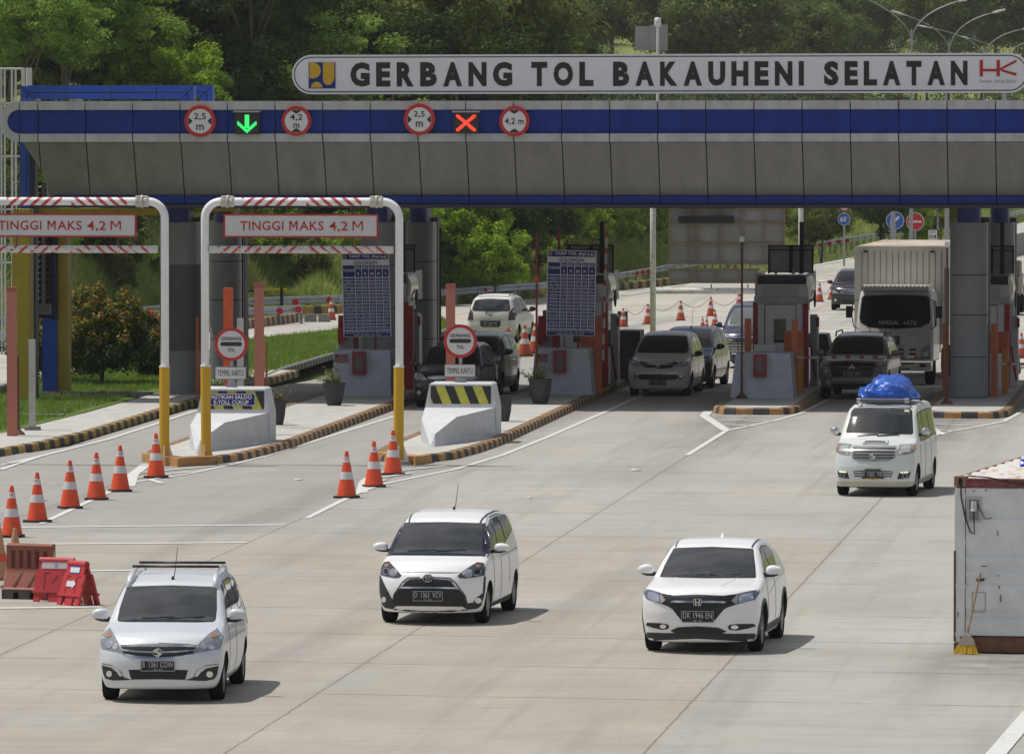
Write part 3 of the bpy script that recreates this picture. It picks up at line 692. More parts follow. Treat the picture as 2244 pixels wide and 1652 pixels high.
def height_board(u0, u1, Y, label):
    x0, x1 = AX(u0, Y), AX(u1, Y); z1, z0 = AZ(470.5, Y), AZ(521.5, Y); y = Y-.05
    t = thing('height_sign', label, 'sign board', ((x0+x1)/2, y, z0), world=True, group='TINGGI MAKS 4,2 M boards')
    MB().bb((x0, y, z0), (x1, y+.03, z1)).build('plate', sface, t)
    MB().frame((x0-.005, z0-.005), (x1+.005, z1+.005), .035, y-.012, y+.035).build('red_border', sred, t)
    mb = MB(); w = x1-x0; cz = (z0+z1)/2; k = w/338
    def em(a, b_):       # a bold capital M
        X0, X1, hh = x0+a*k, x0+b_*k, .10; t_ = .032; m_ = (X0+X1)/2
        for P in (((X0, -hh), (X0+t_, -hh), (X0+t_, hh), (X0, hh)), ((X1-t_, -hh), (X1, -hh), (X1, hh), (X1-t_, hh)), ((X0+.004, hh), (X0+t_+.014, hh), (m_+t_*.42, -hh*.35), (m_-t_*.42, -hh*.35)), ((X1-.004, hh), (m_+t_*.42, -hh*.35), (m_-t_*.42, -hh*.35), (X1-t_-.014, hh))): mb.add([(p, y-.006, cz+q) for p, q in P], [(0, 1, 2, 3)])
    em(144, 162); em(282, 305)
    for s, a, b_ in (('TINGGI', 36, 131), ('AKS', 166, 219), ('4,2', 231, 272)):
        text(mb, s, x0+(a+b_)/2*k, cz-(.02 if ',' in s else 0), h=.20 if ',' not in s else .235, wd=(b_-a)*k, y=y-.006, bold=.012)
    mb.build('lettering', sred, t)
height_board(491, 829, 164.6, 'red-bordered TINGGI MAKS 4,2 M board shown whole, between two white posts')
height_board(-39, 299, 164.2, 'red-bordered TINGGI MAKS 4,2 M board cut off by the left edge')
# ---------------- front crash barriers
bconc = mat('painted_barrier', (.60, .62, .645), .8, vscale=3, col2=(.52, .535, .55), bump=.15, bscale=40); hyel = mat('hazard_yellow', (.55, .52, .07), .5, vscale=9, col2=(.46, .43, .07)); navy = mat('navy_board', (.018, .024, .15), .5, spec=.2); wtxt = mat('white_print', (.62, .62, .66), .5)
def crash_front(cx, Y, label, board):
    """origin: middle of the wall's foot"""
    t = thing('crash_barrier', label, 'crash barrier', (cx, Y, .16))
    w0, w1, hh, h1 = .83, .76, 1.22, .66
    mb = MB()
    mb.add([(-w0, 0, 0), (w0, 0, 0), (w0, 1.1, 0), (-w0, 1.1, 0), (-w0, 0, h1), (w0, 0, h1), (w0, 1.1, h1), (-w0, 1.1, h1), (-w1+.03, .06, hh-.03), (w1-.03, .06, hh-.03), (w1-.03, 1.04, hh-.03), (-w1+.03, 1.04, hh-.03), (-w1+.07, .10, hh), (w1-.07, .10, hh), (w1-.07, 1, hh), (-w1+.07, 1, hh)],
           [(0, 1, 5, 4), (1, 2, 6, 5), (2, 3, 7, 6), (3, 0, 4, 7), (4, 5, 9, 8), (5, 6, 10, 9), (6, 7, 11, 10), (7, 4, 8, 11), (8, 9, 13, 12), (9, 10, 14, 13), (10, 11, 15, 14), (11, 8, 12, 15), (12, 13, 14, 15)])
    # prow
    a = -.004
    P = [(-w0+.004, a, h1-.004), (w0-.05, a, h1-.006), (.27, -3.4, h1-.07), (-.06, -4.9, .27), (-.12, -5.3, .05), (-w0+.004, a, -.0), (w0-.004, a, 0), (-.64, -2.6, 0.0), (-.11, -5.4, 0), (-.02, -5.3, 0.0), (-.62, -2.6, h1-.16)]
    mb.add(P, [(0, 1, 2, 10), (10, 2, 3), (1, 6, 9, 3, 2), (3, 9, 8, 4), (10, 3, 4), (0, 10, 7, 5), (10, 4, 8, 7)])
    mb.build('body', bconc, t)
    bw, z0, z1 = .70, .74, 1.15; y0 = .018
    def Y_(z): return .06*(z-h1)/(hh-h1)-.012
    mb = MB()
    n = 7; sh = .17; pw = 2*bw/ (n-.3)
    # sheared stripes clipped to the board
    def clip(poly, sgn, lim):
        out = []
        for i in range(len(poly)):
            p, q = poly[i-1], poly[i]; ip = sgn*p[0] <= sgn*lim; iq = sgn*q[0] <= sgn*lim
            if ip != iq: f = (lim-p[0])/(q[0]-p[0]); out.append((lim, p[1]+(q[1]-p[1])*f))
            if iq: out.append(q)
        return out
    k = -2; x = -bw-.32
    i = 0
    while x < bw+.3:
        poly = [(x+sh, z0), (x+sh+.215, z0), (x+.215, z1), (x, z1)]
        poly = clip(clip(poly, 1, bw), -1, -bw)
        if len(poly) >= 3: mb.add([(p[0], Y_(p[1])-.006, p[1]) for p in poly], [tuple(range(len(poly)))], i % 2)
        x += .215; i += 1
    mb.build('hazard_board', [hyel, bk], t)
    if board:
        mb = MB(); mb.bb((-.62, -.06, .83), (.50, -.04, 1.09)); q = mb.build('notice', navy, t)
        mb = MB(); mb.frame((-.625, .825), (.505, 1.095), .012, -.066, -.05); text(mb, 'PASTIKAN SALDO', -.06, 1.02, h=.095, wd=.98, y=-.067, bold=.03); text(mb, 'E-TOLL CUKUP', -.04, .90, h=.095, wd=.80, y=-.067, bold=.03)
        mb.build('notice_lettering', wtxt, q)
    return t
BX2 = AX(1009.5, 174.0); BY2 = G(1000, 955, .16).y
BX1 = AX(514, 174.0); BY1 = G(560, 968, .16).y
crash_front((AX(928, BY2)+AX(1091, BY2))/2, BY2, 'grey wedge-shaped crash barrier with a plain yellow and black board', False)
crash_front((AX(432, BY1)+AX(590, BY1))/2, BY1, 'grey wedge-shaped crash barrier carrying the blue PASTIKAN SALDO notice', True)
galv = mat('galvanised', (.36, .38, .40), .45, metal=.5, var=.15, vscale=6)
def toll_sign(u, v, Y, label, pu0, pu1, pv0, pv1):
    x, z = AX(u, Y), AZ(v, Y); r = 37*Y/16670
    t = thing('toll_sign', label, 'road sign', (x, Y, 1.38), world=True, group='round GERBANG TOL signs')
    mb = MB(); disc(mb, x, z, r, Y-.02, Y+.02); mb.build('plate', rs, t)
    mb = MB(); disc(mb, x, z, r*.81, Y-.026, Y-.02); mb.build('face', sface, t)
    mb = MB(); q = r*.81; y = Y-.032
    mb.add([(x+a*q, y, z+b*q) for a, b in [(-.68+.12*math.cos(math.radians(90+180*k/8)), .02+.15*math.sin(math.radians(90+180*k/8))) for k in range(9)]+[(.68+.12*math.cos(math.radians(-90+180*k/8)), .02+.15*math.sin(math.radians(-90+180*k/8))) for k in range(9)]], [tuple(range(18))])
    text(mb, 'GERBANG', x, z+q*.42, h=q*.25, wd=q*1.52, y=y, bold=.02); text(mb, 'TOL', x, z-q*.42, h=q*.26, wd=q*.56, y=y, bold=.02)
    mb.build('marking', bk, t)
    x0, x1, z1, z0 = AX(pu0, Y), AX(pu1, Y), AZ(pv0, Y), AZ(pv1, Y)
    mb = MB(); mb.bb((x0, Y-.02, z0), (x1, Y+.01, z1)); pl = mb.build('lower_plate', sface, t)
    mb = MB(); mb.frame((x0, z0), (x1, z1), .009, Y-.026, Y-.02); text(mb, 'TEMPEL KARTU', (x0+x1)/2, (z0+z1)/2, h=.13, wd=(x1-x0)*.83, y=Y-.027, bold=.004); mb.build('lower_lettering', bk, t)
    mb = MB(); mb.bb((x-.035, Y+.02, 1.38), (x+.035, Y+.08, z+r*.6)); mb.add([(x-.14, Y+.03, 1.38), (x+.14, Y+.03, 1.38), (x+.05, Y+.03, 1.62), (x-.05, Y+.03, 1.62)], [(0, 1, 2, 3)]); mb.build('post', galv, t)
toll_sign(506.6, 756.6, BY1+.45, 'round red-rimmed GERBANG TOL sign above the blue balance notice', 471, 539, 805.6, 834)
toll_sign(1008.8, 748, BY2+.45, 'round red-rimmed GERBANG TOL sign in front of the dark car', 974, 1041.7, 798.7, 827)
# ---------------- rear crash blocks with red boxes
redb = mat('red_box_paint', (.20, .012, .018), .5, var=.2, vscale=5); bblock = mat('blue_grey_block', (.40, .42, .46), .85, var=.1, vscale=2.5, bump=.15, bscale=40); smoke = mat('smoky_cover', (.10, .07, .07), .25)
def crash_rear(u0t, u1t, u0b, u1b, vt, vb, label, red0, sticker=None):
    Y = G((u0b+u1b)/2, vb, .16).y; t = thing('crash_block', label, 'crash barrier', (AX((u0b+u1b)/2, Y), Y, .16), world=True)
    zt_ = AZ(vt, Y); a0, a1, b0, b1 = AX(u0t, Y), AX(u1t, Y), AX(u0b, Y), AX(u1b, Y)
    mb = MB(); mb.add([(b0, Y, .15), (b1, Y, .15), (b1, Y+1.5, .15), (b0, Y+1.5, .15), (a0, Y+.06, zt_-.03), (a1, Y+.06, zt_-.03), (a1, Y+1.44, zt_-.03), (a0, Y+1.44, zt_-.03), (a0+.03, Y+.09, zt_), (a1-.03, Y+.09, zt_), (a1-.03, Y+1.4, zt_), (a0+.03, Y+1.4, zt_)],
        [(0, 1, 5, 4), (1, 2, 6, 5), (2, 3, 7, 6), (3, 0, 4, 7), (4, 5, 9, 8), (5, 6, 10, 9), (6, 7, 11, 10), (7, 4, 8, 11), (8, 9, 10, 11)])
    mb.build('block', bblock, t)
    x0, x1 = AX(red0[0], Y), AX(red0[1], Y); z1, z0 = AZ(red0[2], Y), AZ(red0[3], Y)
    MB().bb((x0, Y-.14, z0), (x1, Y+.05, z1)).build('red_box', redb, t)
    w = (x1-x0)*.30; cx_, cz_ = (x0+x1)/2, (z0+z1)/2; hh = (z1-z0)*.36
    mb = MB(); P = [(cx_+w*math.cos(math.radians(a)), cz_+(hh-w)*(1 if a < 180 else -1)+w*math.sin(math.radians(a))) for a in range(0, 360, 15)]
    mb.prism(P, 'Y', Y-.155, Y-.13); mb.build('lens_cover', smoke, t)
    if sticker:
        x0, x1 = AX(sticker[0], Y), AX(sticker[1], Y); z1, z0 = AZ(sticker[2], Y), AZ(sticker[3], Y)
        mb = MB(); mb.bb((x0, Y-.0, z0), (x1, Y+.05, z1)); o = mb.build('sticker', redb, t)
        mb = MB()
        for s, f in (('1 KARTU', .78), ('HANYA UNTUK', .5), ('1 KENDARAAN', .22)): text(mb, s, (x0+x1)/2, z0+(z1-z0)*f, h=.035, wd=(x1-x0)*(.5 if s[0:3] == '1 K' and len(s) < 8 else .86), y=Y-.006)
        mb.build('sticker_text', wtxt, o, shift=t.location)
    return t
crash_rear(731, 854, 727, 857, 768.6, 869, 'grey crash block with red box below the left price board', (773, 802, 771, 821), (734, 761, 778, 795))
crash_rear(1172, 1290, 1163, 1298, 764, 866, 'grey crash block with red box below the right price board', (1214, 1241, 767, 816), (1178, 1199, 776, 793))
crash_rear(1612, 1732, 1600, 1739, 772, 873, 'grey crash block with red box in front of the rightmost full booth', (1652, 1680.5, 774, 823.5))
# ---------------- tariff boards
def tariff(pts, Y, label):
    q = [Vector((AX(u, Y), Y, AZ(v, Y))) for u, v in pts]     # tl, tr, br, bl
    c = (q[0]+q[1]+q[2]+q[3])/4; t = thing('price_board', label, 'sign board', (c.x, Y, 1.5), world=True, group='TARIF TOL price boards')
    def F(a, b, y=0): p = q[3].lerp(q[2], a).lerp(q[0].lerp(q[1], a), b); return (p.x, Y+y, p.z)
    def rect(mb, a0, b0, a1, b1, y, mi=0): mb.add([F(a0, b0, y), F(a1, b0, y), F(a1, b1, y), F(a0, b1, y)], [(0, 1, 2, 3)], mi)
    mb = MB(); P = [F(0, 0), F(1, 0), F(1, 1), F(0, 1)]; P2 = [(x, y+.03, z) for x, y, z in P]
    mb.add(P+P2, [(0, 1, 2, 3), (7, 6, 5, 4), (0, 4, 5, 1), (1, 5, 6, 2), (2, 6, 7, 3), (3, 7, 4, 0)]); mb.build('panel', wtxt, t)
    nv = MB(); rect(nv, .015, .925, .985, .992, -.004); rect(nv, .015, .005, .985, .065, -.004)
    cols = [.012, .275, .415, .56, .705, .85, .99]
    def tx(mb, s, a, b, h, w_): 
        fn = lambda p: F(a+(p[0])*1.0/W_, b+(p[2])/H_, -.009)
        text(mb, s, 0, 0, h=h*1.8, wd=w_, y=0, bold=.02, fn=fn)
    W_ = (q[1]-q[0]).length; H_ = (q[0]-q[3]).length
    for a0, a1 in zip(cols, cols[1:]): rect(nv, a0+.008, .715, a1-.006, .855, -.004)
    rows = 16; z = .708; dh = (.708-.072)/rows
    prt = MB()
    for r_ in range(rows):
        for ci, (a0, a1) in enumerate(zip(cols, cols[1:])):
            b1 = z-dh*r_-.004; b0 = z-dh*(r_+1)+.004; rect(nv, a0+.008, b0, a1-.006, b1, -.004)
            wds = random.uniform(.55, .85) if ci == 0 else .62
            m_ = (a0+a1)/2; hw = (a1-a0)*wds/2; bm_ = (b0+b1)/2
            n = 9 if ci == 0 else 5; step = 2*hw/n
            for k in range(n):
                if k and random.random() < .12: continue
                x = m_-hw+step*k; rect(prt, x+step*.12, bm_-dh*.2, x+step*.82, bm_+dh*random.uniform(.1, .2), -.008)
    nv.build('blue_cells', navy, t); prt.build('fine_print', mat('print_pale', (.36, .36, .46), .5), t)
    mb = MB(); tx(mb, 'TARIF TOL (Rp)', .475, .958, .055, W_*.64); tx(mb, 'TUJUAN', .145, .79, .05, W_*.235)
    for k, s in enumerate(('I', 'II', 'III', 'IV', 'V')): tx(mb, 'GOL', (cols[k+1]+cols[k+2])/2, .825, .045, W_*.115); tx(mb, s, (cols[k+1]+cols[k+2])/2, .755, .045, W_*.02*(1, 2, 3.2, 3.2, 2.2)[k])
    tx(mb, 'SESUAI KEP MEN PUPR NO : 732 / KPTS / M / 2021', .5, .048, .028, W_*.93); tx(mb, 'DAN 1184 / KPTS / M / 2019', .5, .02, .028, W_*.56)
    a = F(.83, .935, -.009); b_ = F(.97, .98, -.009); hk(mb, a[0], b_[0], a[2], b_[2], a[1]); mb.build('white_lettering', wtxt, t)
    mb = MB(); tx(mb, 'GOLONGAN', .5, .888, .06, W_*.50); mb.build('dark_lettering', navy, t)
    mb = MB(); 
    for a0, b0, a1, b1 in ((.03, .935, .065, .985), (.075, .935, .10, .985)): rect(mb, a0, b0, a1, b1, -.008)
    mb.build('logo', mat('print_gold', (.25, .2, .08), .5), t)
    mb = MB(); 
    for a_ in (.24, .66): p = F(a_, 0); mb.bb((p[0]-.03, Y+.04, .15), (p[0]+.03, Y+.09, p[2]+.5))
    each(mb, 'post', mat('maroon_post', (.12, .02, .02), .6), t)
tariff([(748, 556), (852, 555.5), (857.5, 737.8), (753, 739.7)], 196.8, 'tall blue and white price board partly behind the white portal post')
tariff([(1199.5, 547.7), (1307, 549.5), (1303, 735.8), (1197, 733.8)], 197.6, 'tall blue and white price board in full view, beside the booth with raised barrier arm')
# ---------------- bollard posts
salmon = mat('salmon_paint', (.48, .17, .12), .65, vscale=2, col2=(.42, .15, .105)); sorange = mat('orange_paint', (.55, .09, .025), .55, var=.1, vscale=3); odark = mat('faded_orange_paint', (.46, .12, .05), .6, var=.15, vscale=3)
def post(name, u0, u1, vt, Y, m, label, z0=.15, cap=True, d=None, group='square guard posts'):
    x0, x1 = AX(u0, Y), AX(u1, Y); w = x1-x0; zt_ = AZ(vt, Y); t = thing(name, label, 'post', ((x0+x1)/2, Y, z0), world=True, group=group)
    mb = MB(); mb.bb((x0, Y, z0), (x1, Y+(d or w), zt_)); mb.build('shaft', m, t)
    if cap: MB().bb((x0-.01, Y-.01, zt_-.10), (x1+.01, Y+(d or w)+.01, zt_+.01)).build('cap', mat('cap_brownish', (.34, .10, .07), .6), t)
    return t
post('guard_post', 14, 33.5, 633, 173.6, salmon, 'salmon square post on the walkway at the left edge of the photo')
post('guard_post', 557, 576, 623, 178.5, salmon, 'salmon square post right of the round toll sign with the blue notice')
post('guard_post', 489, 508, 633, 174.8, sorange, 'bright orange square post behind the left round toll sign', cap=False)
post('guard_post', 977, 995.5, 624, 177.5, salmon, 'salmon square post behind the second round toll sign')
post('guard_post', 519, 532, 700, 181, mat('post_grey_white', (.46, .46, .45), .6, var=.1, vscale=4), 'short grey white post just right of the bright orange post', cap=False)
post('guard_post', 429, 434, 697, 196.4, sorange, 'slim dark orange post against the left grey column', cap=False)
t = post('sign_stub', 62, 75, 748, 176.5, mat('post_pale', (.52, .52, .50), .55, vscale=5, col2=(.42, .41, .38)), 'pale grey empty post with flat foot on the walkway', cap=False, group='slim poles')
mb = MB(); mb.box((AX(69, 176.5), 176.6, .19), (.34, .3, .10)); mb.build('foot', conc, t)
def pole(u, vt, vb, wpx, m, label, foot=False, box=None, Y=None, z0=.16, group='slim poles', extra=None):
    Y = Y or G(u, vb, z0).y; x = AX(u, Y); t = thing('slim_pole', label, 'pole', (x, Y, z0), world=True, group=group)
    MB().tube([(x, Y, z0), (x, Y, AZ(vt, Y))], wpx*Y/16670/2, 8).build('shaft', m, t)
    if foot: MB().lathe([(.17, 0), (.16, .02), (.05, .12), (.03, .22)], (x, Y, z0), n=8).build('foot', m, t)
    if box: MB().box((x, Y-.04, AZ(box, Y)), (.12, .10, .14)).build('box', wm, t)
    if extra: MB().box((x, Y-.05, AZ(extra, Y)), (.12, .06, .16)).build('reflector', sorange, t)
    return t
rmet = mat('rust_brown_steel', (.12, .04, .025), .75, var=.3, vscale=8)
pole(1626, 522, 873, 4.6, rmet, 'thin rusty pole with white box on top, by the striped island nose', True, 523)
pole(2076, 538, 885, 4.8, rmet, 'thin rusty pole left of the large grey column at right', True, 534)
pole(1176, 512, 868, 5, mat('red_pole_paint', (.30, .05, .03), .6), 'thin red pole left of the fully visible price board', extra=610)
pole(964.8, 500, 866, 4, dark, 'thin black pole above the parked black car', Y=197)
pole(531.5, 521, 870, 4, dark, 'thin black pole beside the grey white post', Y=196)
pole(583.5, 751, 953, 4.5, mat('rusty_red_pole', (.25, .06, .04), .7), 'short rust red pole between the salmon post and plant pot')
pole(39, 785, 952, 5, rmet, 'short rusty pole next to the left salmon post', True)
pole(1225, 497, 868, 5.5, redb, 'thin red and grey pole rising above the right price board', Y=200)
# ---------------- pay booths
bw_ = mat('booth_panel', (.66, .66, .71), .5, var=.06, vscale=2); bred = mat('booth_red', (.36, .015, .018), .5, var=.12, vscale=3); bgrey = mat('booth_roof_grey', (.38, .38, .40), .5, var=.15, vscale=3); chrome = mat('dull_chrome', (.45, .44, .42), .25, metal=.9); yo = mat('cabinet_amber', (.50, .20, .02), .5, var=.1, vscale=3)
gl_d = mat('dark_window', (.02, .022, .025), .08, spec=.6)
def booth(dx, lab):
    Y = 203.0
    def B(mb, u0, v0, u1, v1, dy=0, dep=.05, mi=0):
        a = AT(u0, v1, Y); b = AT(u1, v0, Y); return mb.bb((a.x+dx, Y+dy, max(.16, a.z)), (b.x+dx, Y+dy+dep, b.z), mi)
    xc = AX(1710, Y)+dx
    t = thing('pay_booth', lab+' pay booth', 'toll booth', (xc, Y, .16), world=True, group='pay booths on the toll islands')
    mb = MB(); B(mb, 1660.5, 662, 1758.5, 862, .02, 3.2); mb.build('cabin', bw_, t)
    mb = MB(); B(mb, 1649.6, 662, 1660, 862, 0, .25); B(mb, 1759, 662, 1771, 862, 0, .25); each(mb, 'corner_post', bred, t)
    mb = MB(); B(mb, 1676, 668, 1744, 860, -.01, .04); o = mb.build('door', bw_, t)
    mb = MB(); B(mb, 1675, 667, 1677, 860, -.016, .01); B(mb, 1743, 667, 1744.5, 860, -.016, .01); B(mb, 1677, 666.5, 1743, 668, -.016, .01); mb.build('door_gap', dark, o, shift=t.location)
    mb = MB(); B(mb, 1696, 699, 1722, 751, -.035, .03); mb.build('notice_frame', gl_d, t)
    mb = MB(); B(mb, 1699, 706, 1719, 745, -.04, .01); mb.build('notice_sheet', mat('notice_sheet', (.10, .10, .07), .3, vscale=5, col2=(.2, .17, .09)), t)
    for k in (0,):   # side windows on the lane side
        a = AT(1771, 740, Y); c = AT(1771, 690, Y); mb = MB(); x = AX(1758.5, Y)+dx+.02
        mb.bb((x, Y+.4, 1.15), (x+.03, Y+2.8, 2.15)); x2 = AX(1660.5, Y)+dx-.05; mb.bb((x2, Y+.4, 1.15), (x2+.03, Y+2.8, 2.15)); each(mb, 'side_window', gl_d, t)
    mb = MB(); B(mb, 1653, 650, 1772, 664, -.12, 3.5); B(mb, 1655, 628.5, 1660, 650, -.1, .1); B(mb, 1655, 600, 1659, 650, -.1, 3.4); B(mb, 1768, 600, 1772, 650, -.1, 3.4); B(mb, 1655, 624, 1772, 650, 3.1, .1); mb.build('roof_tray', bgrey, t)
    # perforated sheet
    mb = MB(); a = AT(1660, 650, Y-.1); b = AT(1768, 623, Y-.1); B(mb, 1660, 623, 1768, 650, -.12, .02); mb.build('grille_sheet', mat('grille_sheet', (.52, .52, .55), .45), t)
    mb = MB(); nx_ = 26
    for i in range(nx_):
        for j in range(6):
            x = AX(1671, Y)+dx+(AX(1752, Y)-AX(1671, Y))*(i+.5*(j % 2))/nx_; z = AZ(647, Y)+(AZ(625.5, Y)-AZ(647, Y))*j/5; rr = .014
            mb.add([(x-rr, Y-.126, z), (x, Y-.126, z-rr), (x+rr, Y-.126, z), (x, Y-.126, z+rr)], [(0, 1, 2, 3)])
    mb.build('grille_holes', dark, t)
    mb = MB(); B(mb, 1662, 606, 1766, 640, .6, 1.6); mb.build('air_unit', mat('air_unit_dark', (.06, .06, .065), .6, var=.3, vscale=5), t)
    # raised lid
    mb = MB(); B(mb, 1681, 541, 1775, 600, 1.1, .04); mb.build('raised_lid', mat('lid_sheet', (.26, .255, .25), .6, var=.15, vscale=3), t)
    mb = MB()
    for u0, v0, u1, v1 in ((1677.5, 539, 1777.5, 542), (1677.5, 542, 1681.5, 602), (1774, 542, 1777.5, 602), (1681, 549, 1774, 551), (1724, 542, 1732, 601), (1747, 488, 1756, 602)): B(mb, u0, v0, u1, v1, 1.02 if u0 != 1747 else .98, .05)
    mb.build('lid_frame', dark, t)
    mb = MB(); x = AX(1776, Y)+dx; zz0, zz1 = AZ(657, Y), AZ(603, Y); n = 10
    P = [(x-.06+.10*math.sin(PI*i/n), zz0+(zz1-zz0)*i/n) for i in range(n+1)]+[(x-.10, zz1), (x-.10, zz0)]
    mb.prism(P, 'Y', Y-.1, Y+1.6); mb.build('side_cowl', chrome, t, auto=50)
    mb = MB(); x = AX(1781, Y)+dx; mb.lathe([(0, -.03), (.22, -.02), (.24, 0), (.22, .02), (0, .03)], (x, Y+1.0, AZ(655, Y)), axis='X', n=20); mb.build('round_fan', dark, t)
    c = MB(); B(c, 1695, 594, 1700, 602, .5, .1); B(c, 1733, 590, 1739, 602, .5, .1); each(c, 'beacon_lamp', mat('beacon_dull', (.25, .14, .07), .4), t)
    # machines around it, each on its own
    q = thing('card_machine', 'grey card machine with red swoosh beside '+lab2, 'machine', (AX(1783, Y+1)+dx, Y+1, .16), world=True, group='card machines')
    mb = MB(); 
    a = AT(1775, 690, 204); b = AT(1791, 846, 204); mb.prism([(a.x+dx, .17), (b.x+dx, .17), (b.x+dx, a.z-.08), (b.x+dx-.05, a.z), (a.x+dx, a.z)], 'Y', 204, 204.7); mb.build('case', mat('machine_grey', (.50, .50, .52), .5, var=.1, vscale=3), q)
    mb = MB(); mb.prism([(a.x+dx+.0, 1.25), (a.x+dx+.05, 1.25), (b.x+dx-.02, .35), (b.x+dx-.06, .3), (a.x+dx+.05, .75)], 'Y', 203.985, 204.01); mb.build('red_swoosh', bred, q)
    mb = MB(); mb.bb((b.x+dx-.02, 203.9, 1.75), (b.x+dx+.04, 204.2, 2.0)); mb.build('side_reader', bred, q)
    q = thing('barrier_machine', 'amber barrier cabinet with orange top box beside '+lab2, 'machine', (AX(1752, 199)+dx, 199, .16), world=True, group='amber barrier cabinets')
    yb_ = 199.2
    def Bq(mb, u0, v0, u1, v1, dep): a = AT(u0, v1, yb_); b = AT(u1, v0, yb_); return mb.bb((a.x+dx, yb_, max(.16, a.z)), (b.x+dx, yb_+dep, b.z))
    mb = MB(); Bq(mb, 1745, 762, 1759, 866, .35); mb.build('cabinet', yo, q)
    yb_ = 199.6
    mb = MB(); Bq(mb, 1718, 726, 1760, 772, .3); mb.build('top_box', sorange if 0 else odark, q)
    return t
P_ = 5.38
for k, lab, lab2 in ((0, 'white and red rightmost fully visible', 'the booth with the lowered arm'), (-1, 'white and red half hidden by the fully visible price board,', 'the booth with the raised arm'), (-2, 'dark shaded, mostly behind two dark columns,', 'the shaded left booth'), (1, 'mostly hidden behind the big right column,', 'the booth behind the right column')):
    booth(P_*k, lab)
post('guard_post', 1735, 1748.5, 698, 197.5, odark, 'orange post carrying the lowered arm of the right-hand full booth', cap=False)
post('guard_post', 1632, 1646, 697, 198.5, odark, 'orange post left of the right-hand full booth', cap=False)
post('guard_post', 1303, 1318, 692, 198.5, odark, 'orange post in front of the booth with raised arm', cap=False)
post('guard_post', 2172, 2187, 706, 197.4, odark, 'orange post with white top right of the big column', cap=False)
post('guard_post', 888, 905, 671, 200.5, bred, 'dark red post between the portal and the black car', cap=False)
MBt = MB(); t = thing('guard_post', 'tall post, white above and orange below, left of the big column', 'post', (AX(2073, 197.6), 197.6, .15), world=True, group='square guard posts')
MB().bb((AX(2066, 197.6), 197.6, .15), (AX(2079, 197.6), 197.85, AZ(706, 197.6))).build('orange_shaft', odark, t)
MB().bb((AX(2069, 197.6), 197.6, AZ(706, 197.6)), (AX(2080, 197.6), 197.8, AZ(585, 197.6))).build('white_shaft', mat('white_worn_post', (.42, .41, .39), .6, vscale=5, col2=(.3, .27, .24)), t)
def boom(x0, z0, x1, z1, Y, label, n=9):
    t = thing('boom_arm', label, 'barrier arm', (x0, Y, z0), world=True)
    d = Vector((x1-x0, 0, z1-z0)); L = d.length; d.normalize(); mb = MB(); r = .035
    for k in range(n):
        a = Vector((x0, Y, z0))+d*(L*k/n); b = Vector((x0, Y, z0))+d*(L*(k+1)/n); c0 = .35 if k else 0
        m_ = a.lerp(b, .66); mb.tube([a, m_], r, 8, 0, k == 0); mb.tube([m_, b], r, 8, 1, k == n-1)
    return mb.build('arm', [mat('boom_white', (.42, .41, .39), .5), mat('boom_red', (.36, .03, .03), .5)], t)
boom(AX(1747, 197.9), AZ(780, 197.9), AX(2016, 197.9), AZ(777.5, 197.9), 197.4, 'lowered red and white barrier arm across the grey SUV lane')
boom(AX(2187, 197.9), AZ(792, 197.9), AX(2440, 197.9), AZ(790, 197.9), 197.3, 'lowered red and white barrier arm at the right edge', 8)
boom(AX(1322, 198.3), AZ(789, 198.3), AX(1330, 198.3), AZ(508, 198.3), 198.2, 'raised red and white barrier arm beside the fully visible price board', 8)
# white cabinets with a red curved shield, left of each price board
def shield(u0, Y, label):
    x = AX(u0, Y); t = thing('lane_cabinet', label, 'machine', (x+.4, Y, .16), world=True, group='white cabinets with red shields')
    zt_, zb_ = AZ(692, Y), .16
    MB().bb((x+.03, Y, zb_), (x+.95, Y+1.2, zt_-.05)).build('case', mat('cabinet_white', (.45, .45, .45), .5, var=.08, vscale=3), t)
    mb = MB(); z1 = AZ(757, Y); mb.prism([(x, z1+.1), (x+.05, z1), (x+.25, z1+.16), (x+.32, z1+.45), (x+.32, zt_), (x+.02, zt_)], 'Y', Y-.05, Y-.005); mb.build('red_shield', mat('shield_red', (.48, .02, .02), .5), t)
    MB().bb((x+.12, Y+.2, zt_-.05), (x+.4, Y+.5, zt_+.14)).build('top_unit', gb, t)
    mb = MB(); mb.tube([(x+.75, Y-.1, 1.0), (x+.75, Y-.1, 1.75)], .05, 10); mb.build('white_handle', wm, t)
shield(740, 203.5, 'white cabinet with red shield behind the left price board'); shield(1178, 203.5, 'white cabinet with red shield behind the right price board')
t = thing('paper_box', 'small white box on the crash block below the rightmost full booth', 'box', (AX(1676, 198), 197.4, AZ(772, 196.8)), world=True)
a = AT(1652, 771.5, 197.2); b = AT(1700, 756, 197.2); MB().bb((a.x, 197.2, AZ(772, 196.5)+.003), (b.x, 197.6, b.z)).build('carton', mat('carton_white', (.42, .44, .42), .6), t)
t = thing('green_block', 'dark green block beyond the booth, left of the grey SUV', 'crash barrier', (AX(1805, 206), 206, .0), world=True, group='dark end blocks')
dg_ = mat('dark_green_block', (.03, .04, .04), .7, var=.2, vscale=3); ppoly(MB(), [(1791, 732), (1812, 733), (1822, 780), (1824, 830), (1789, 830)], 208, 1.4).build('block', dg_, t)
t = thing('green_block', 'dark green block beyond the booth, left of the silver car', 'crash barrier', (AX(1395, 206), 206, .0), world=True, group='dark end blocks')
ppoly(MB(), [(1356, 724), (1402, 725), (1407, 790), (1408, 834), (1352, 834)], 208, 1.4).build('block', dg_, t)
t = thing('green_block', 'slim dark block at the right edge beside the orange cone', 'crash barrier', (AX(2225, 206), 206, .0), world=True, group='dark end blocks')
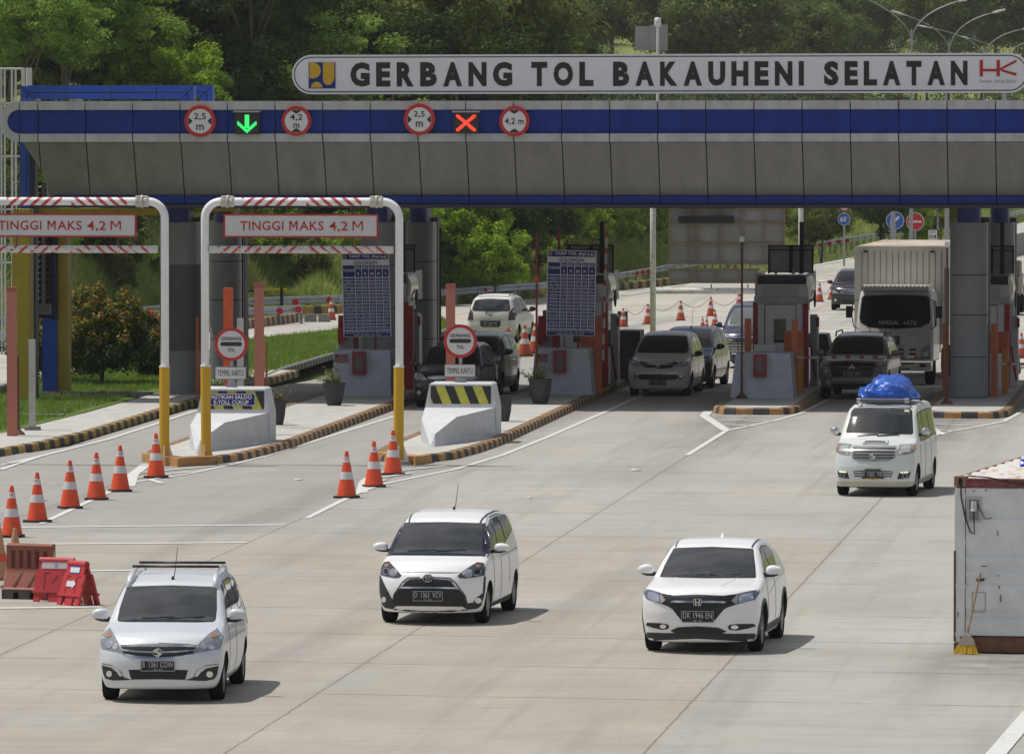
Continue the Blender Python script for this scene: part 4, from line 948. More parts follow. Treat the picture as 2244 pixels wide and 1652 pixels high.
ppoly(MB(), [(2218, 722), (2224, 724), (2231, 780), (2234, 820), (2216, 820)], 206, 1.2).build('block', dg_, t)
# ============================================================ VEHICLES
# local frame: x = across (viewer's right), y = depth from the front bumper backwards, z = up
def smax(a, b, k):
    h = np.maximum(k-np.abs(a-b), 0)/k; return np.maximum(a, b)+h*h*k*.25
def tab(pts, lo, hi, n=400, sm=9):
    x = np.linspace(lo, hi, n); p = sorted(pts); y = np.interp(x, [a for a, _ in p], [b for _, b in p])
    ker = np.hanning(sm+2)[1:-1]; ker /= ker.sum(); yp = np.pad(y, sm//2, mode='edge'); return x, np.convolve(yp, ker, 'valid')
class Body:
    def __init__(s, S):
        s.S = S; L = S['L']; s.tx, s.tz = tab(S['top'], -.3, L+.4, 500, S.get('sm', 13)); s.fx = tab(S['front'], 0, 2.2, 300, 9); s.rx = tab(S['rear'], 0, 2.2, 300, 9); s.wx = tab(S['width'], 0, 2.2, 300, 11)
        s.dz = np.gradient(s.tz, s.tx)
    def F(s, x, y, z):
        S = s.S; L = S['L']; W = S['W']/2; ax = np.abs(x)
        yy = y-S.get('bow', .22)*x*x*np.clip((z-.5)*2, 0, 1)
        zt = np.interp(yy, s.tx, s.tz)-S.get('crown', .07)*x*x; g = np.interp(yy, s.tx, s.dz)
        a = (z-zt)/np.sqrt(1+g*g)
        sf = S.get('sweep', (.34, 3.0)); b = np.interp(z, *s.fx)+sf[0]*(ax/W)**sf[1]-y
        sr = S.get('rsweep', (.14, 3.0)); c = y-np.interp(z, *s.rx)+sr[0]*(ax/W)**sr[1]
        t = 1-.055*np.clip(1-y/1.0, 0, 1)**2-.05*np.clip((y-L+.9)/.9, 0, 1)**2
        zz = np.interp(z, *s.wx)
        e = ax-zz*t; d = S.get('zb', .2)-z
        k = S.get('k', .07)
        r = smax(a, e, S.get('ke', .09)); r = smax(r, smax(b, c, .01), k); return smax(r, d, .05)
    def mesh(s, ny=78, nx=34, nz=30):
        S = s.S; L = S['L']; m = .35; ys = np.linspace(-m, L+m, ny+1); xs = np.linspace(-1, 1, nx+1)*(S['W']/2+m); zs = np.linspace(-.1, S['H']+m, nz+1)
        vid = {}; P = []; faces = []
        def vi(i, j, k):
            q = (i, j, k)
            if q not in vid: vid[q] = len(P); P.append((xs[i], ys[j], zs[k]))
            return vid[q]
        for j in range(ny):
            for i in range(nx): faces.append((vi(i, j, nz), vi(i+1, j, nz), vi(i+1, j+1, nz), vi(i, j+1, nz))); faces.append((vi(i, j+1, 0), vi(i+1, j+1, 0), vi(i+1, j, 0), vi(i, j, 0)))
            for k in range(nz): faces.append((vi(nx, j, k), vi(nx, j+1, k), vi(nx, j+1, k+1), vi(nx, j, k+1))); faces.append((vi(0, j, k+1), vi(0, j+1, k+1), vi(0, j+1, k), vi(0, j, k)))
        for i in range(nx):
            for k in range(nz): faces.append((vi(i, 0, k), vi(i+1, 0, k), vi(i+1, 0, k+1), vi(i, 0, k+1))); faces.append((vi(i, ny, k+1), vi(i+1, ny, k+1), vi(i+1, ny, k), vi(i, ny, k)))
        P = np.array(P); ya = S.get('ya', .75); A = np.stack([P[:, 0]*.25, np.clip(P[:, 1], ya, L-.75), np.full(len(P), .6)+0*P[:, 2]], 1)
        lo = np.zeros(len(P)); hi = np.ones(len(P))
        for _ in range(26):
            mid = (lo+hi)/2; Q = A+(P-A)*mid[:, None]; f = s.F(Q[:, 0], Q[:, 1], Q[:, 2]); ins = f < 0
            lo = np.where(ins, mid, lo); hi = np.where(ins, hi, mid)
        Q = A+(P-A)*lo[:, None]; return Q, faces
paint_cache = {}
def carpaint(name, col, rough=.28, metal=0.0): return mat(name, col, rough, metal, coat=.4, spec=.5, var=.025, vscale=1.5)
glass = mat('car_glass', (.026, .030, .034), .03, spec=.8); glass2 = mat('shaded_car_glass', (.006, .007, .008), .05, spec=.35); gtrim = mat('black_trim', (.012, .012, .013), .35); rubber = mat('tyre_rubber', (.016, .016, .016), .9, spec=.06); rimm = mat('alloy', (.30, .30, .31), .4, metal=.7)  # glass2: darker copy, canopy shade put into the glass colour
darkin = mat('wheel_well', (.006, .006, .006), .95); chromeb = mat('bright_chrome', (.62, .63, .65), .14, metal=1.0); lens = mat('headlamp_lens', (.32, .34, .37), .12, spec=.7, metal=.35); lens2 = mat('lamp_reflector', (.75, .76, .78), .15, metal=.8); amber = mat('amber_lamp', (.34, .17, .10), .3); redl = mat('tail_lamp', (.10, .03, .04), .15); blk = mat('grille_black', (.008, .008, .009), .45); plastic = mat('dark_plastic', (.03, .03, .032), .6)
platem = mat('plate_black', (.012, .012, .014), .4); pltx = mat('plate_text', (.55, .55, .55), .5)
def bool_arches(o, S):
    mb = MB()
    for yw in S['wheels']:
        for sg in (-1, 1):
            x0 = sg*(S['W']/2-.26); x1 = sg*(S['W']/2+.4); R = S['R']+S.get('gap', .055)
            P = [(yw+R*math.cos(2*PI*k/36), S['R']+.01+R*math.sin(2*PI*k/36)) for k in range(36)]
            mb.prism([(a, b) for a, b in P], 'X', min(x0, x1), max(x0, x1))
    c = mb.build('cut', darkin); c.parent = o.parent
    bm = bmesh.new(); bm.from_mesh(c.data); bmesh.ops.recalc_face_normals(bm, faces=bm.faces); bm.to_mesh(c.data); bm.free()
    bm = bmesh.new(); bm.from_mesh(o.data); bmesh.ops.remove_doubles(bm, verts=bm.verts, dist=1e-5); bmesh.ops.recalc_face_normals(bm, faces=bm.faces); bm.to_mesh(o.data); bm.free()
    md = o.modifiers.new('b', 'BOOLEAN'); md.operation = 'DIFFERENCE'; md.object = c; md.solver = 'EXACT'; md.material_mode = 'TRANSFER'
    dg = bpy.context.evaluated_depsgraph_get(); dg.update(); me = bpy.data.meshes.new_from_object(o.evaluated_get(dg)); old = o.data; o.modifiers.clear(); o.data = me; bpy.data.meshes.remove(old); bpy.data.objects.remove(c)
    for i, p in enumerate(me.polygons): p.use_smooth = True
    me.set_sharp_from_angle(angle=math.radians(45))
class Car:
    def __init__(s, S, name, label, cat, paint, Yf=None, u=None, v=None, yaw=0, crop=None, loc=None, rz=None, detail=1, group=None):
        s.S = S; s.paint = paint; s.tan = .05
        if loc is None:      # u, v: where the middle between the front wheels touches the ground
            p = G(u, v); az = math.atan2(p.x, p.y)+yaw; rz = -az; ov = S['wheels'][0]
            loc = Vector((p.x-math.sin(az)*ov, p.y-math.cos(az)*ov, p.z))
        s.yaw = yaw; D = max(60, loc[1]); s.tan = CH/D
        s.t = thing(name, label, cat, loc, rz, group)
        B = Body(S); n = {2: (96, 44, 36), 1: (70, 30, 26), 0: (48, 22, 18)}[detail]; Q, fc = B.mesh(*n)
        s.crop = crop
        mb = MB(); mb.v = [tuple(q) for q in Q.tolist()]; mb.f = fc; mb.m = [0]*len(fc)
        s.bvh = BVHTree.FromPolygons([Vector(q) for q in mb.v], fc)
        s.body = mb.build('body', paint, s.t, smooth=True); bool_arches(s.body, S)
        s.wheels()
    def hit(s, o, d):
        h = s.bvh.ray_cast(Vector(o), Vector(d).normalized())
        return (h[0], h[1]) if h[0] is not None else None
    def P(s, cx, cy):      # a point of the reference picture of this car -> (x, s) on its front
        c, g, k = s.crop; a, b = (cx-c)/k, (g-cy)/k; r = Vector((math.cos(s.yaw), math.sin(s.yaw), 0)); d = Vector((-math.sin(s.yaw), math.cos(s.yaw), -s.tan)).normalized()
        o = r*a+Vector((0, 0, b)); h = s.hit(o-d*6, d)
        if h is None: p = o+d*.35
        else: p = h[0]
        return (p.x, p.z+s.tan*p.y)
    def proj(s, mode, a, b):
        if mode == 'F': o, d = (a, -3, b+3*s.tan), (0, 1, -s.tan)
        elif mode == 'B': L = s.S['L']; o, d = (a, L+3, b+3*s.tan), (0, -1, -s.tan)
        elif mode == 'R': o, d = (4, a, b), (-1, 0, 0)
        elif mode == 'L': o, d = (-4, a, b), (1, 0, 0)
        else: o, d = (a, b, 5), (0, 0, -1)
        h = s.hit(o, d)
        if h: return h
        o = Vector(o)+Vector(d)*(3.0 if mode in 'FB' else 3.2 if mode in 'RL' else 3.5); q = s.bvh.find_nearest(o); return (q[0], q[1])
    def patch(s, name, polys, m, mode='F', off=.006, mirror=False, parent=None, step=.05, label=None, one=False):
        """panels that follow the body; polys = list of outlines"""
        if polys and isinstance(polys[0][0], (int, float)): polys = [polys]
        sides = [1, -1] if mirror else [1]; out = []
        for sd_ in sides:
            mb = MB()
            for poly in polys:
                bm = bmesh.new(); pts = [(p[0]*sd_, p[1]) if mode in 'FBT' else p for p in poly]
                f = bm.faces.new([bm.verts.new((a, b, 0)) for a, b in pts]); bmesh.ops.triangulate(bm, faces=[f])
                xs = [p[0] for p in pts]; ys = [p[1] for p in pts]
                for ax, lo, hi in ((0, min(xs), max(xs)), (1, min(ys), max(ys))):
                    n = int((hi-lo)/step)
                    for i in range(1, n+1):
                        c = lo+(hi-lo)*(i+.037)/(n+1.1); bmesh.ops.bisect_plane(bm, geom=bm.verts[:]+bm.edges[:]+bm.faces[:], plane_co=(c, 0, 0) if ax == 0 else (0, c, 0), plane_no=(1, 0, 0) if ax == 0 else (0, 1, 0))
                bm.verts.index_update(); vs = []; inn = []
                md = mode if not (mode in 'RL' and sd_ < 0) else ('L' if mode == 'R' else 'R')
                for v in bm.verts:
                    h, nn = s.proj(md, v.co.x, v.co.y); vs.append(h+nn*off); inn.append(h-nn*.012)
                o = len(vs); fs = [tuple(v.index for v in f_.verts) for f_ in bm.faces]
                bd = [(e.verts[0].index, e.verts[1].index) for e in bm.edges if len(e.link_faces) == 1]
                fs += [(a, b, b+o, a+o) for a, b in bd]
                mb.add(vs+inn, fs); bm.free()
            ob = mb.build(name, m, parent or s.t, auto=40)
            if label: ob['label'] = label
            out.append(ob)
        return out if mirror else out[0]
    def FP(s, pts): return [s.P(*p) for p in pts]
    def sym(s, pts):       # right half outline (from top/bottom centre round) -> whole outline
        r = s.FP(pts) if s.crop and max(abs(p[0]) for p in pts) > 10 else pts
        r = [(0 if abs(a) < .32 and (i in (0, len(r)-1)) else a, b) for i, (a, b) in enumerate(r)]
        l = [(-a, b) for a, b in reversed(r) if abs(a) > 1e-6]; return r+l
    def circ(s, cx, cy, rx, ry=None, n=18, px=True):
        c = s.P(cx, cy) if px else (cx, cy); k = s.crop[2] if px else 1; ry = ry or rx
        return [(c[0]+rx/k*math.cos(2*PI*i/n), c[1]+ry/k*math.sin(2*PI*i/n)) for i in range(n)]
    def wheels(s):
        S = s.S; R = S['R']; first = None
        for yw in S['wheels']:
            for sg in (-1, 1):
                xo = sg*(S['W']/2-.035); tw = S.get('tw', .19)
                mb = MB(); c = (0, 0, 0)
                mb.lathe([(R*.66, 0), (R*.72, -.006), (R*.93, -.004), (R*.985, .018), (R, .045), (R, tw-.045), (R*.985, tw-.018), (R*.9, tw), (R*.6, tw)], c, 'X', 36)
                mb.v = [((xo-sg*p[0]), p[1]+yw, p[2]+R) for p in mb.v]
                w_ = mb.build('wheel', rubber, s.t, smooth=True)
                mb = MB(); mb.lathe([(0, .045), (R*.2, .04), (R*.55, .06), (R*.66, .05), (R*.66, .1)], c, 'X', 30, 1); mb.lathe([(R*.70, .01), (R*.665, .004), (R*.62, .02), (R*.61, .06)], c, 'X', 36, 0); mb.lathe([(0, .012), (R*.13, .014), (R*.16, .04)], c, 'X', 16, 0)
                ns = S.get('spokes', 10)
                for k in range(ns):
                    a = 2*PI*k/ns; ca, sa = math.cos(a), math.sin(a); w1, w2 = R*.05, R*.085
                    q = [(r_*ca-w_*sa, r_*sa+w_*ca) for r_, w_ in ((R*.12, -w1), (R*.63, -w2), (R*.63, w2), (R*.12, w1))]
                    mb.add([(.018, a_, b_) for a_, b_ in q]+[(.05, a_, b_) for a_, b_ in q], [(0, 1, 2, 3), (0, 4, 5, 1), (2, 6, 7, 3)], 0)
                mb.v = [((xo-sg*p[0]), p[1]+yw, p[2]+R) for p in mb.v]
                mb.build('rim', [S.get('rimmat', rimm), darkin], w_, auto=40)
        # dark underside and cross beams
        MB().bb((-S['W']/2+.27, S['wheels'][0]-.3, S.get('zb', .2)-.03), (S['W']/2-.27, S['wheels'][1]+.4, S.get('zb', .2)+.05)).build('underside', darkin, s.t)
    def plate(s, x, z, txt, sub=None, w=.46, h=.145, back=False, extra=None, dimtext=None):
        md = 'B' if back else 'F'; c, n = s.proj(md, x, z+s.tan*.0); y = (max if back else min)([s.proj(md, x+a, z+b)[0].y for a in (-w/2, 0, w/2) for b in (-h/2, h/2)]); sg = 1 if back else -1; y += sg*.012; zc_ = c.z
        mb = MB(); mb.bb((x-w/2, y, zc_-h/2), (x+w/2, y+sg*.012, zc_+h/2)); o = mb.build('number_plate', platem, s.t)
        mb = MB(); fx = -1 if back else 1; yy = y+sg*.016
        fn = (lambda p: (2*x-p[0], p[1], p[2])) if back else None
        text(mb, txt, x, zc_+h*.12, h=h*.54, wd=w*.90, y=yy, bold=.0, fn=fn)
        if sub: text(mb, sub, x, zc_-h*.35, h=h*.16, wd=w*.24, y=yy, fn=fn)
        e = .006
        for a in ((x-w/2, zc_-h/2, x+w/2, zc_-h/2+e), (x-w/2, zc_+h/2-e, x+w/2, zc_+h/2), (x-w/2, zc_-h/2+e, x-w/2+e, zc_+h/2-e), (x+w/2-e, zc_-h/2+e, x+w/2, zc_+h/2-e)): mb.add([(a[0], yy, a[1]), (a[2], yy, a[1]), (a[2], yy, a[3]), (a[0], yy, a[3])], [(0, 1, 2, 3)])
        mb.build('plate_lettering', dimtext or pltx, o); return o, y, zc_
    def mirrors(s, y, z, w=.24, h=.16, m=None, lo=plastic, gap=.05):
        xb = s.proj('R', y, z-.02)[0].x
        for sg in (-1, 1):
            cx = sg*(xb+gap+w/2); mb = MB(); vs = []; nu, nv = 18, 12
            for j in range(nv+1):
                ph = -PI/2+PI*j/nv
                for i in range(nu):
                    th = 2*PI*i/nu; a, b, c_ = math.cos(ph)*math.cos(th), math.cos(ph)*math.sin(th), math.sin(ph)
                    f = lambda q, e: math.copysign(abs(q)**e, q)
                    X = f(a, .75)*w/2; Yq = f(b, .8)*.075; Z = f(c_, .72)*h/2
                    if Yq > .03: Yq = .03
                    Z *= 1-.28*max(0, X*sg/(w/2)); X2 = X
                    vs.append((cx+X2, y+Yq, z+Z+.0))
            fs = [(j*nu+i, j*nu+(i+1) % nu, (j+1)*nu+(i+1) % nu, (j+1)*nu+i) for j in range(nv) for i in range(nu)]
            lowf = [sum(vs[q][2] for q in f_)/4 < z-h*.30 for f_ in fs]
            for f_, l_ in zip(fs, lowf): pass
            mb.add(vs, fs); mb.m = [1 if l_ else 0 for l_ in lowf]
            o = mb.build('mirror', [m or s.paint, lo], s.t, smooth=True)
            mb = MB(); mb.add([(sg*(xb-.03), y-.03, z-h*.55), (sg*(xb-.03), y+.05, z-h*.55), (sg*(xb-.03), y+.05, z-h*.15), (sg*(xb-.03), y-.03, z-h*.15), (cx, y-.03, z-h*.52), (cx, y+.03, z-h*.52), (cx, y+.03, z-h*.3), (cx, y-.03, z-h*.3)], [(0, 1, 2, 3), (4, 7, 6, 5), (0, 4, 5, 1), (3, 2, 6, 7), (0, 3, 7, 4), (1, 5, 6, 2)]); mb.build('mirror_arm', gtrim, o)
    def tubeon(s, name, pts, r, m, n=8): return MB().tube(pts, r, n).build(name, m, s.t, smooth=True)
    def antenna(s, y, h=.42, lean=-.12, x=0):
        z = s.proj('T', x, y)[0].z; mb = MB(); mb.tube([(x, y, z-.01), (x, y, z+.03), (x+.02, y-lean*.1, z+.05), (x+.05, y+abs(lean), z+h)], [.028, .018, .006, .004], 8); mb.build('antenna', gtrim, s.t)
    def side_glass(s, belt, panes, m=None, trim=True, frame=.02):
        """panes: outlines in (depth, height) for each side window"""
        for md in 'RL':
            for p in panes:
                if trim:
                    cx_, cy_ = sum(a for a, _ in p)/len(p), sum(b for _, b in p)/len(p)
                    q = [(a+(frame if a > cx_ else -frame), b+(frame if b > cy_ else -frame)) for a, b in p]; o = s.patch('window_frame', q, gtrim, md, off=.003, step=.12); s.patch('side_window', p, m or glass, md, off=.008, step=.12, parent=o)
                else: s.patch('side_window', p, m or glass, md, off=.008, step=.12)
    def lines(s, md, pts, w=.008, m=None, name='panel_gap', mirror=False, off=.004):
        polys = []
        for a, b in zip(pts, pts[1:]):
            d = Vector((b[0]-a[0], b[1]-a[1])).normalized(); n = Vector((-d.y, d.x))*w/2; polys.append([(a[0]-n.x, a[1]-n.y), (b[0]-n.x, b[1]-n.y), (b[0]+n.x, b[1]+n.y), (a[0]+n.x, a[1]+n.y)])
        return s.patch(name, polys, m or gtrim, md, off=off, mirror=mirror, step=.08)
    def emblem(s, polys, c, w, h, name='emblem', m=None, dy=.016, back=None):
        """polys in -1..1 units; c on the front in (x, s)"""
        q, n = s.proj('F', *c); y = min(s.proj('F', c[0]+a*w/2, c[1]+b*h/2)[0].y for a in (-.6, 0, .6) for b in (-.6, 0, .6))-.01
        if back: MB().prism([(q.x+a*w/2, q.z+b*h/2) for a, b in back], 'Y', y-.004, y+.02).build('emblem_base', blk, s.t)
        mb = MB()
        for p in polys: mb.prism([(q.x+a*w/2, q.z+b*h/2) for a, b in p], 'Y', y-dy, y)
        return mb.build(name, m or chromeb, s.t)
EMB_S = [[(-.95, .45), (.05, 1), (.95, .5), (.95, .38), (.35, .62), (-.15, .35), (.95, -.35), (.1, -1), (-.1, -1), (-.95, -.5), (-.95, -.38), (-.35, -.62), (.15, -.35), (-.95, .3)]]
def ell(rx, ry, cx=0, cy=0, n=24, a0=0, a1=360): return [(cx+rx*math.cos(math.radians(a0+(a1-a0)*k/n)), cy+ry*math.sin(math.radians(a0+(a1-a0)*k/n))) for k in range(n if a1-a0 >= 360 else n+1)]
def ellring(rx, ry, t, cx=0, cy=0, n=24): 
    out = []
    for k in range(n):
        a, b = 2*PI*k/n, 2*PI*(k+1)/n; out.append([(cx+(rx-t)*math.cos(a), cy+(ry-t)*math.sin(a)), (cx+rx*math.cos(a), cy+ry*math.sin(a)), (cx+rx*math.cos(b), cy+ry*math.sin(b)), (cx+(rx-t)*math.cos(b), cy+(ry-t)*math.sin(b))])
    return out
EMB_T = ellring(1, 1, .13)+ellring(.38, .9, .14)+ellring(.68, .34, .14, 0, .38)
EMB_H = [[(-.85, .9), (.85, .9), (.85, .8), (-.85, .8)], [(-.85, -.9), (.85, -.9), (.85, -.8), (-.85, -.8)], [(-1, .8), (-.88, .8), (-.74, -.8), (-.86, -.9)], [(1, .8), (.88, .8), (.74, -.8), (.86, -.9)], [(-.66, .8), (-.36, .8), (-.26, .12), (-.2, -.8), (-.5, -.8)], [(.66, .8), (.36, .8), (.26, .12), (.2, -.8), (.5, -.8)], [(-.3, .1), (.3, .1), (.26, -.14), (-.26, -.14)]]
EMB_M = [[(0, 1), (.3, .45), (0, -.05), (-.3, .45)], [(-.08, -.1), (-.38, -.6), (-1, -.65), (-.68, -.1)], [(.08, -.1), (.38, -.6), (1, -.65), (.68, -.1)]]
whitep = carpaint('white_car_paint', (.84, .84, .85)); pearl = carpaint('silvery_white_paint', (.68, .71, .75), .3, .12)
R_ = math.radians
# ---------------------------------------------------------------- 1: small white people carrier, front left
MPV = dict(L=4.265, W=1.70, H=1.66, R=.30, wheels=(.80, 3.54), zb=.19, sweep=(.36, 3.2),
    top=[(-.3, .70), (0, .76), (.12, .86), (.35, .945), (.7, 1.02), (1.0, 1.085), (1.25, 1.24), (1.55, 1.40), (1.85, 1.53), (2.2, 1.60), (2.8, 1.625), (3.4, 1.60), (3.85, 1.53), (4.1, 1.44), (4.4, 1.1)],
    front=[(.15, .10), (.22, .05), (.40, .01), (.55, .0), (.66, .02), (.76, .06), (.86, .14), (1.2, .4)], rear=[(.2, 4.12), (.35, 4.24), (.6, 4.265), (.95, 4.24), (1.1, 4.2), (1.5, 3.98), (1.65, 3.85)],
    width=[(.15, .74), (.3, .81), (.5, .85), (.75, .85), (.95, .825), (1.08, .785), (1.3, .725), (1.5, .655), (1.6, .60), (1.8, .5)])
c = Car(MPV, 'people_carrier', 'silvery white people carrier with black roof rack bars, front left, plate B 1361 COW', 'car', pearl, u=360, v=1531, yaw=R_(6.1), crop=(772, 1604, 807), detail=2)
ws = c.sym([(868, 697), (1200, 702), (1365, 698), (1396, 672), (1410, 560), (1412, 345), (1400, 322), (932, 303)])
o = c.patch('windscreen', ws, glass, off=.006); c.patch('windscreen_edge', c.sym([(868, 708), (1210, 712), (1375, 706), (1406, 676), (1420, 560), (1422, 340), (1408, 312), (932, 293)]), gtrim, off=.003)
hl = c.patch('headlight', c.FP([(1172, 1055), (1245, 925), (1330, 840), (1420, 785), (1455, 830), (1485, 885), (1465, 960), (1440, 1008), (1300, 1032)]), lens, off=.008, mirror=True)
for i, sd_ in enumerate((1, -1)):
    for nm, q, m_ in (('reflector', c.circ(1345, 965, 42), lens2), ('inner_lamp', c.circ(1262, 985, 30), lens2), ('indicator', c.circ(1378, 862, 34, 28), amber)):
        ob = c.patch(nm, [(a*sd_, b) for a, b in q], m_, off=.014, parent=hl[i])
c.patch('grille_chrome', c.sym([(772, 948), (1115, 962), (1135, 972), (1202, 972), (1168, 1065), (1030, 1112), (772, 1122)]), chromeb, off=.008)
c.patch('grille_slots', [c.sym([(772, 987), (1000, 985), (1188, 992), (1170, 1012), (950, 1030), (772, 1032)]), c.sym([(772, 1056), (960, 1052), (1165, 1034), (1152, 1060), (1000, 1085), (772, 1097)])], blk, off=.013)
c.emblem(EMB_S, c.P(772, 1043), .125, .125)
c.patch('lower_intake', c.sym([(772, 1225), (1097, 1238), (1068, 1342), (772, 1335)]), blk, off=.006)
c.patch('intake_bars', [c.sym([(772, 1268), (1088, 1274), (1087, 1280), (772, 1274)]), c.sym([(772, 1302), (1078, 1308), (1077, 1314), (772, 1308)])], plastic, off=.012)
fh = c.patch('fog_lamp_housing', c.FP([(1072, 1344), (1155, 1318), (1200, 1240), (1290, 1190), (1425, 1168), (1430, 1200), (1412, 1290), (1380, 1335), (1290, 1355), (1170, 1352)]), plastic, off=.006, mirror=True)
for i, sd_ in enumerate((1, -1)):
    c.patch('chrome_trim', [(a*sd_, b) for a, b in c.FP([(1165, 1305), (1200, 1240), (1280, 1195), (1420, 1174), (1418, 1190), (1290, 1217), (1228, 1265), (1198, 1305)])], chromeb, off=.016, parent=fh[i])
    c.patch('fog_lamp', [(a*sd_, b) for a, b in c.circ(1327, 1282, 33)], lens2, off=.016, parent=fh[i])
p = c.P(785, 1190); c.plate(0, p[1], 'B  1361 COW', '05-23', .46, .14)
c.lines('F', c.FP([(1425, 778), (1330, 850), (1245, 925), (1205, 968)]), .007, mirror=True)
c.lines('F', c.sym([(772, 943), (1110, 956), (1135, 966), (1202, 968)]), .006)
PANES = [[(1.42, 1.06), (2.20, 1.06), (2.20, 1.47), (1.95, 1.45)], [(2.28, 1.06), (3.02, 1.07), (3.0, 1.50), (2.28, 1.49)], [(3.10, 1.08), (3.80, 1.12), (3.60, 1.42), (3.08, 1.49)]]
c.side_glass(1.06, PANES)
c.lines('R', [(1.30, .35), (1.28, .9), (1.40, 1.03)], .008, mirror=True); c.lines('R', [(2.24, .28), (2.24, 1.03)], .008, mirror=True); c.lines('R', [(3.08, .95), (3.05, 1.03)], .008, mirror=True)
c.mirrors(1.42, 1.10, .25, .18, gap=.03); c.antenna(1.95)
for sg in (-1, 1):
    zr = lambda y: c.proj('T', sg*.57, y)[0].z
    mb = MB(); mb.tube([(sg*.60, 1.78, zr(1.78)-.01), (sg*.585, 1.95, zr(1.95)+.05), (sg*.57, 2.25, zr(2.2)+.085)], [.03, .045, .035], 10); mb.tube([(sg*.57, 2.25, zr(2.2)+.085), (sg*.56, 2.8, zr(2.8)+.085), (sg*.56, 3.45, zr(3.4)+.07)], .025, 8); mb.tube([(sg*.56, 3.45, zr(3.4)+.07), (sg*.56, 3.7, zr(3.7))], .03, 8)
    mb.build('roof_rail', pearl, c.t, smooth=True)
for y in (2.35, 3.2): c.tubeon('cross_bar', [(-.60, y, 1.70), (.60, y, 1.70)], .018, gtrim)
for a, b in ((-.32, .12), (.02, .52)): c.lines('F', [(a, 1.155), (b, 1.185)], .014, name='wiper', off=.016)
c.patch('tail_lamp', [(4.05, .8), (4.2, .8), (4.2, 1.1), (4.05, 1.15)], redl, 'R', mirror=True)
# ---------------------------------------------------------------- 2: white two-tone sliding door car, centre
MP2 = dict(MPV, L=4.235, W=1.695, H=1.66, R=.30, wheels=(.80, 3.55), k=.08, sweep=(.40, 2.8), sm=17,
    top=[(-.3, .66), (0, .74), (.12, .86), (.35, .97), (.65, 1.05), (.85, 1.10), (1.1, 1.27), (1.4, 1.44), (1.7, 1.57), (2.1, 1.635), (2.8, 1.65), (3.5, 1.60), (3.95, 1.52), (4.12, 1.42), (4.4, 1.1)],
    width=[(.15, .76), (.3, .82), (.5, .845), (.75, .8475), (.95, .83), (1.1, .79), (1.3, .74), (1.5, .67), (1.62, .61), (1.8, .5)])
c = Car(MP2, 'people_carrier', 'white compact car with black screen pillars and black lower grille, centre, plate D 1363 VCV', 'car', whitep, u=956, v=1362.7, yaw=R_(9), crop=(655, 1458, 704), detail=2)
c.patch('windscreen_edge', c.sym([(755, 694), (1235, 700), (1300, 712), (1315, 690), (1342, 480), (1345, 350), (1325, 335), (844, 320)]), mat('pillar_black', (.01, .012, .025), .2), off=.004)
c.patch('windscreen', c.sym([(755, 682), (1200, 688), (1238, 690), (1250, 500), (1258, 355), (1250, 343), (844, 330)]), glass, off=.008)
hl = c.patch('headlight', c.FP([(970, 918), (1040, 860), (1190, 768), (1255, 778), (1275, 830), (1265, 912), (1180, 930), (1050, 945), (1000, 942)]), mat('dark_lamp', (.06, .065, .08), .1, spec=.7), off=.008, mirror=True)
for i, sd_ in enumerate((1, -1)):
    for nm, q, m_ in (('reflector', c.circ(1082, 892, 52, 44), chromeb), ('reflector_core', c.circ(1082, 892, 38, 32), lens), ('projector', c.circ(1182, 878, 42), chromeb), ('projector_core', c.circ(1182, 878, 28), blk), ('indicator', c.circ(1195, 812, 26, 18), amber)):
        c.patch(nm, [(a*sd_, b) for a, b in q], m_, off=.014 if 'core' not in nm else .02, parent=hl[i])
c.patch('lower_grille', c.sym([(655, 1052), (985, 1060), (1045, 1130), (1068, 1215), (1030, 1250), (655, 1245)]), blk, off=.007)
c.patch('grille_chrome', c.sym([(655, 942), (770, 946), (890, 955), (940, 1000), (985, 1060), (655, 1052)]), chromeb, off=.009)
c.patch('upper_grille', c.sym([(655, 950), (860, 962), (900, 985), (955, 1040), (655, 1036)]), blk, off=.014)
c.lines('F', c.sym([(655, 930), (760, 935), (890, 942), (950, 990), (1000, 1060), (1055, 1130), (1075, 1210)]), .016, m=blk, name='grille_surround')
c.patch('grille_bars', [c.sym([(655, y), (1000+(y-1050)*.3, y+4), (1000+(y-1050)*.3, y+9), (655, y+5)]) for y in (1190, 1207, 1224)], plastic, off=.012)
fh = c.patch('fog_lamp_housing', c.FP([(1262, 918), (1278, 925), (1275, 1040), (1262, 1130), (1228, 1240), (1185, 1272), (1080, 1285), (1028, 1250), (1068, 1214), (1145, 1205), (1165, 1160), (1215, 1128), (1248, 1100)]), plastic, off=.007, mirror=True)
for i, sd_ in enumerate((1, -1)): c.patch('fog_lamp', [(a*sd_, b) for a, b in c.circ(1190, 1183, 30)], lens2, off=.016, parent=fh[i])
c.emblem(EMB_T, c.P(655, 943), .15, .12, back=ell(1.08, 1.1))
p = c.P(651, 1135); c.plate(0, p[1], 'D  1363  VCV', '11-25', .46, .15)
c.patch('chin_strip', c.sym([(655, 1318), (1200, 1322), (1190, 1345), (655, 1345)]), plastic, off=.006)
c.lines('F', c.sym([(655, 884), (880, 888), (1000, 880)]), .006, m=mat('seam_grey', (.25, .25, .25), .6))
c.lines('T', [(.56, 1.62), (.585, 2.0), (.59, 2.6), (.58, 3.3), (.55, 3.9)], .025, mirror=True, name='roof_ditch')
P2N = [[(1.15, 1.08), (1.95, 1.08), (1.95, 1.52), (1.55, 1.42)], [(2.02, 1.08), (2.75, 1.10), (2.75, 1.54), (2.02, 1.53)], [(2.83, 1.16), (3.75, 1.3), (3.6, 1.47), (2.83, 1.54)]]
c.side_glass(1.06, P2N, frame=.035)
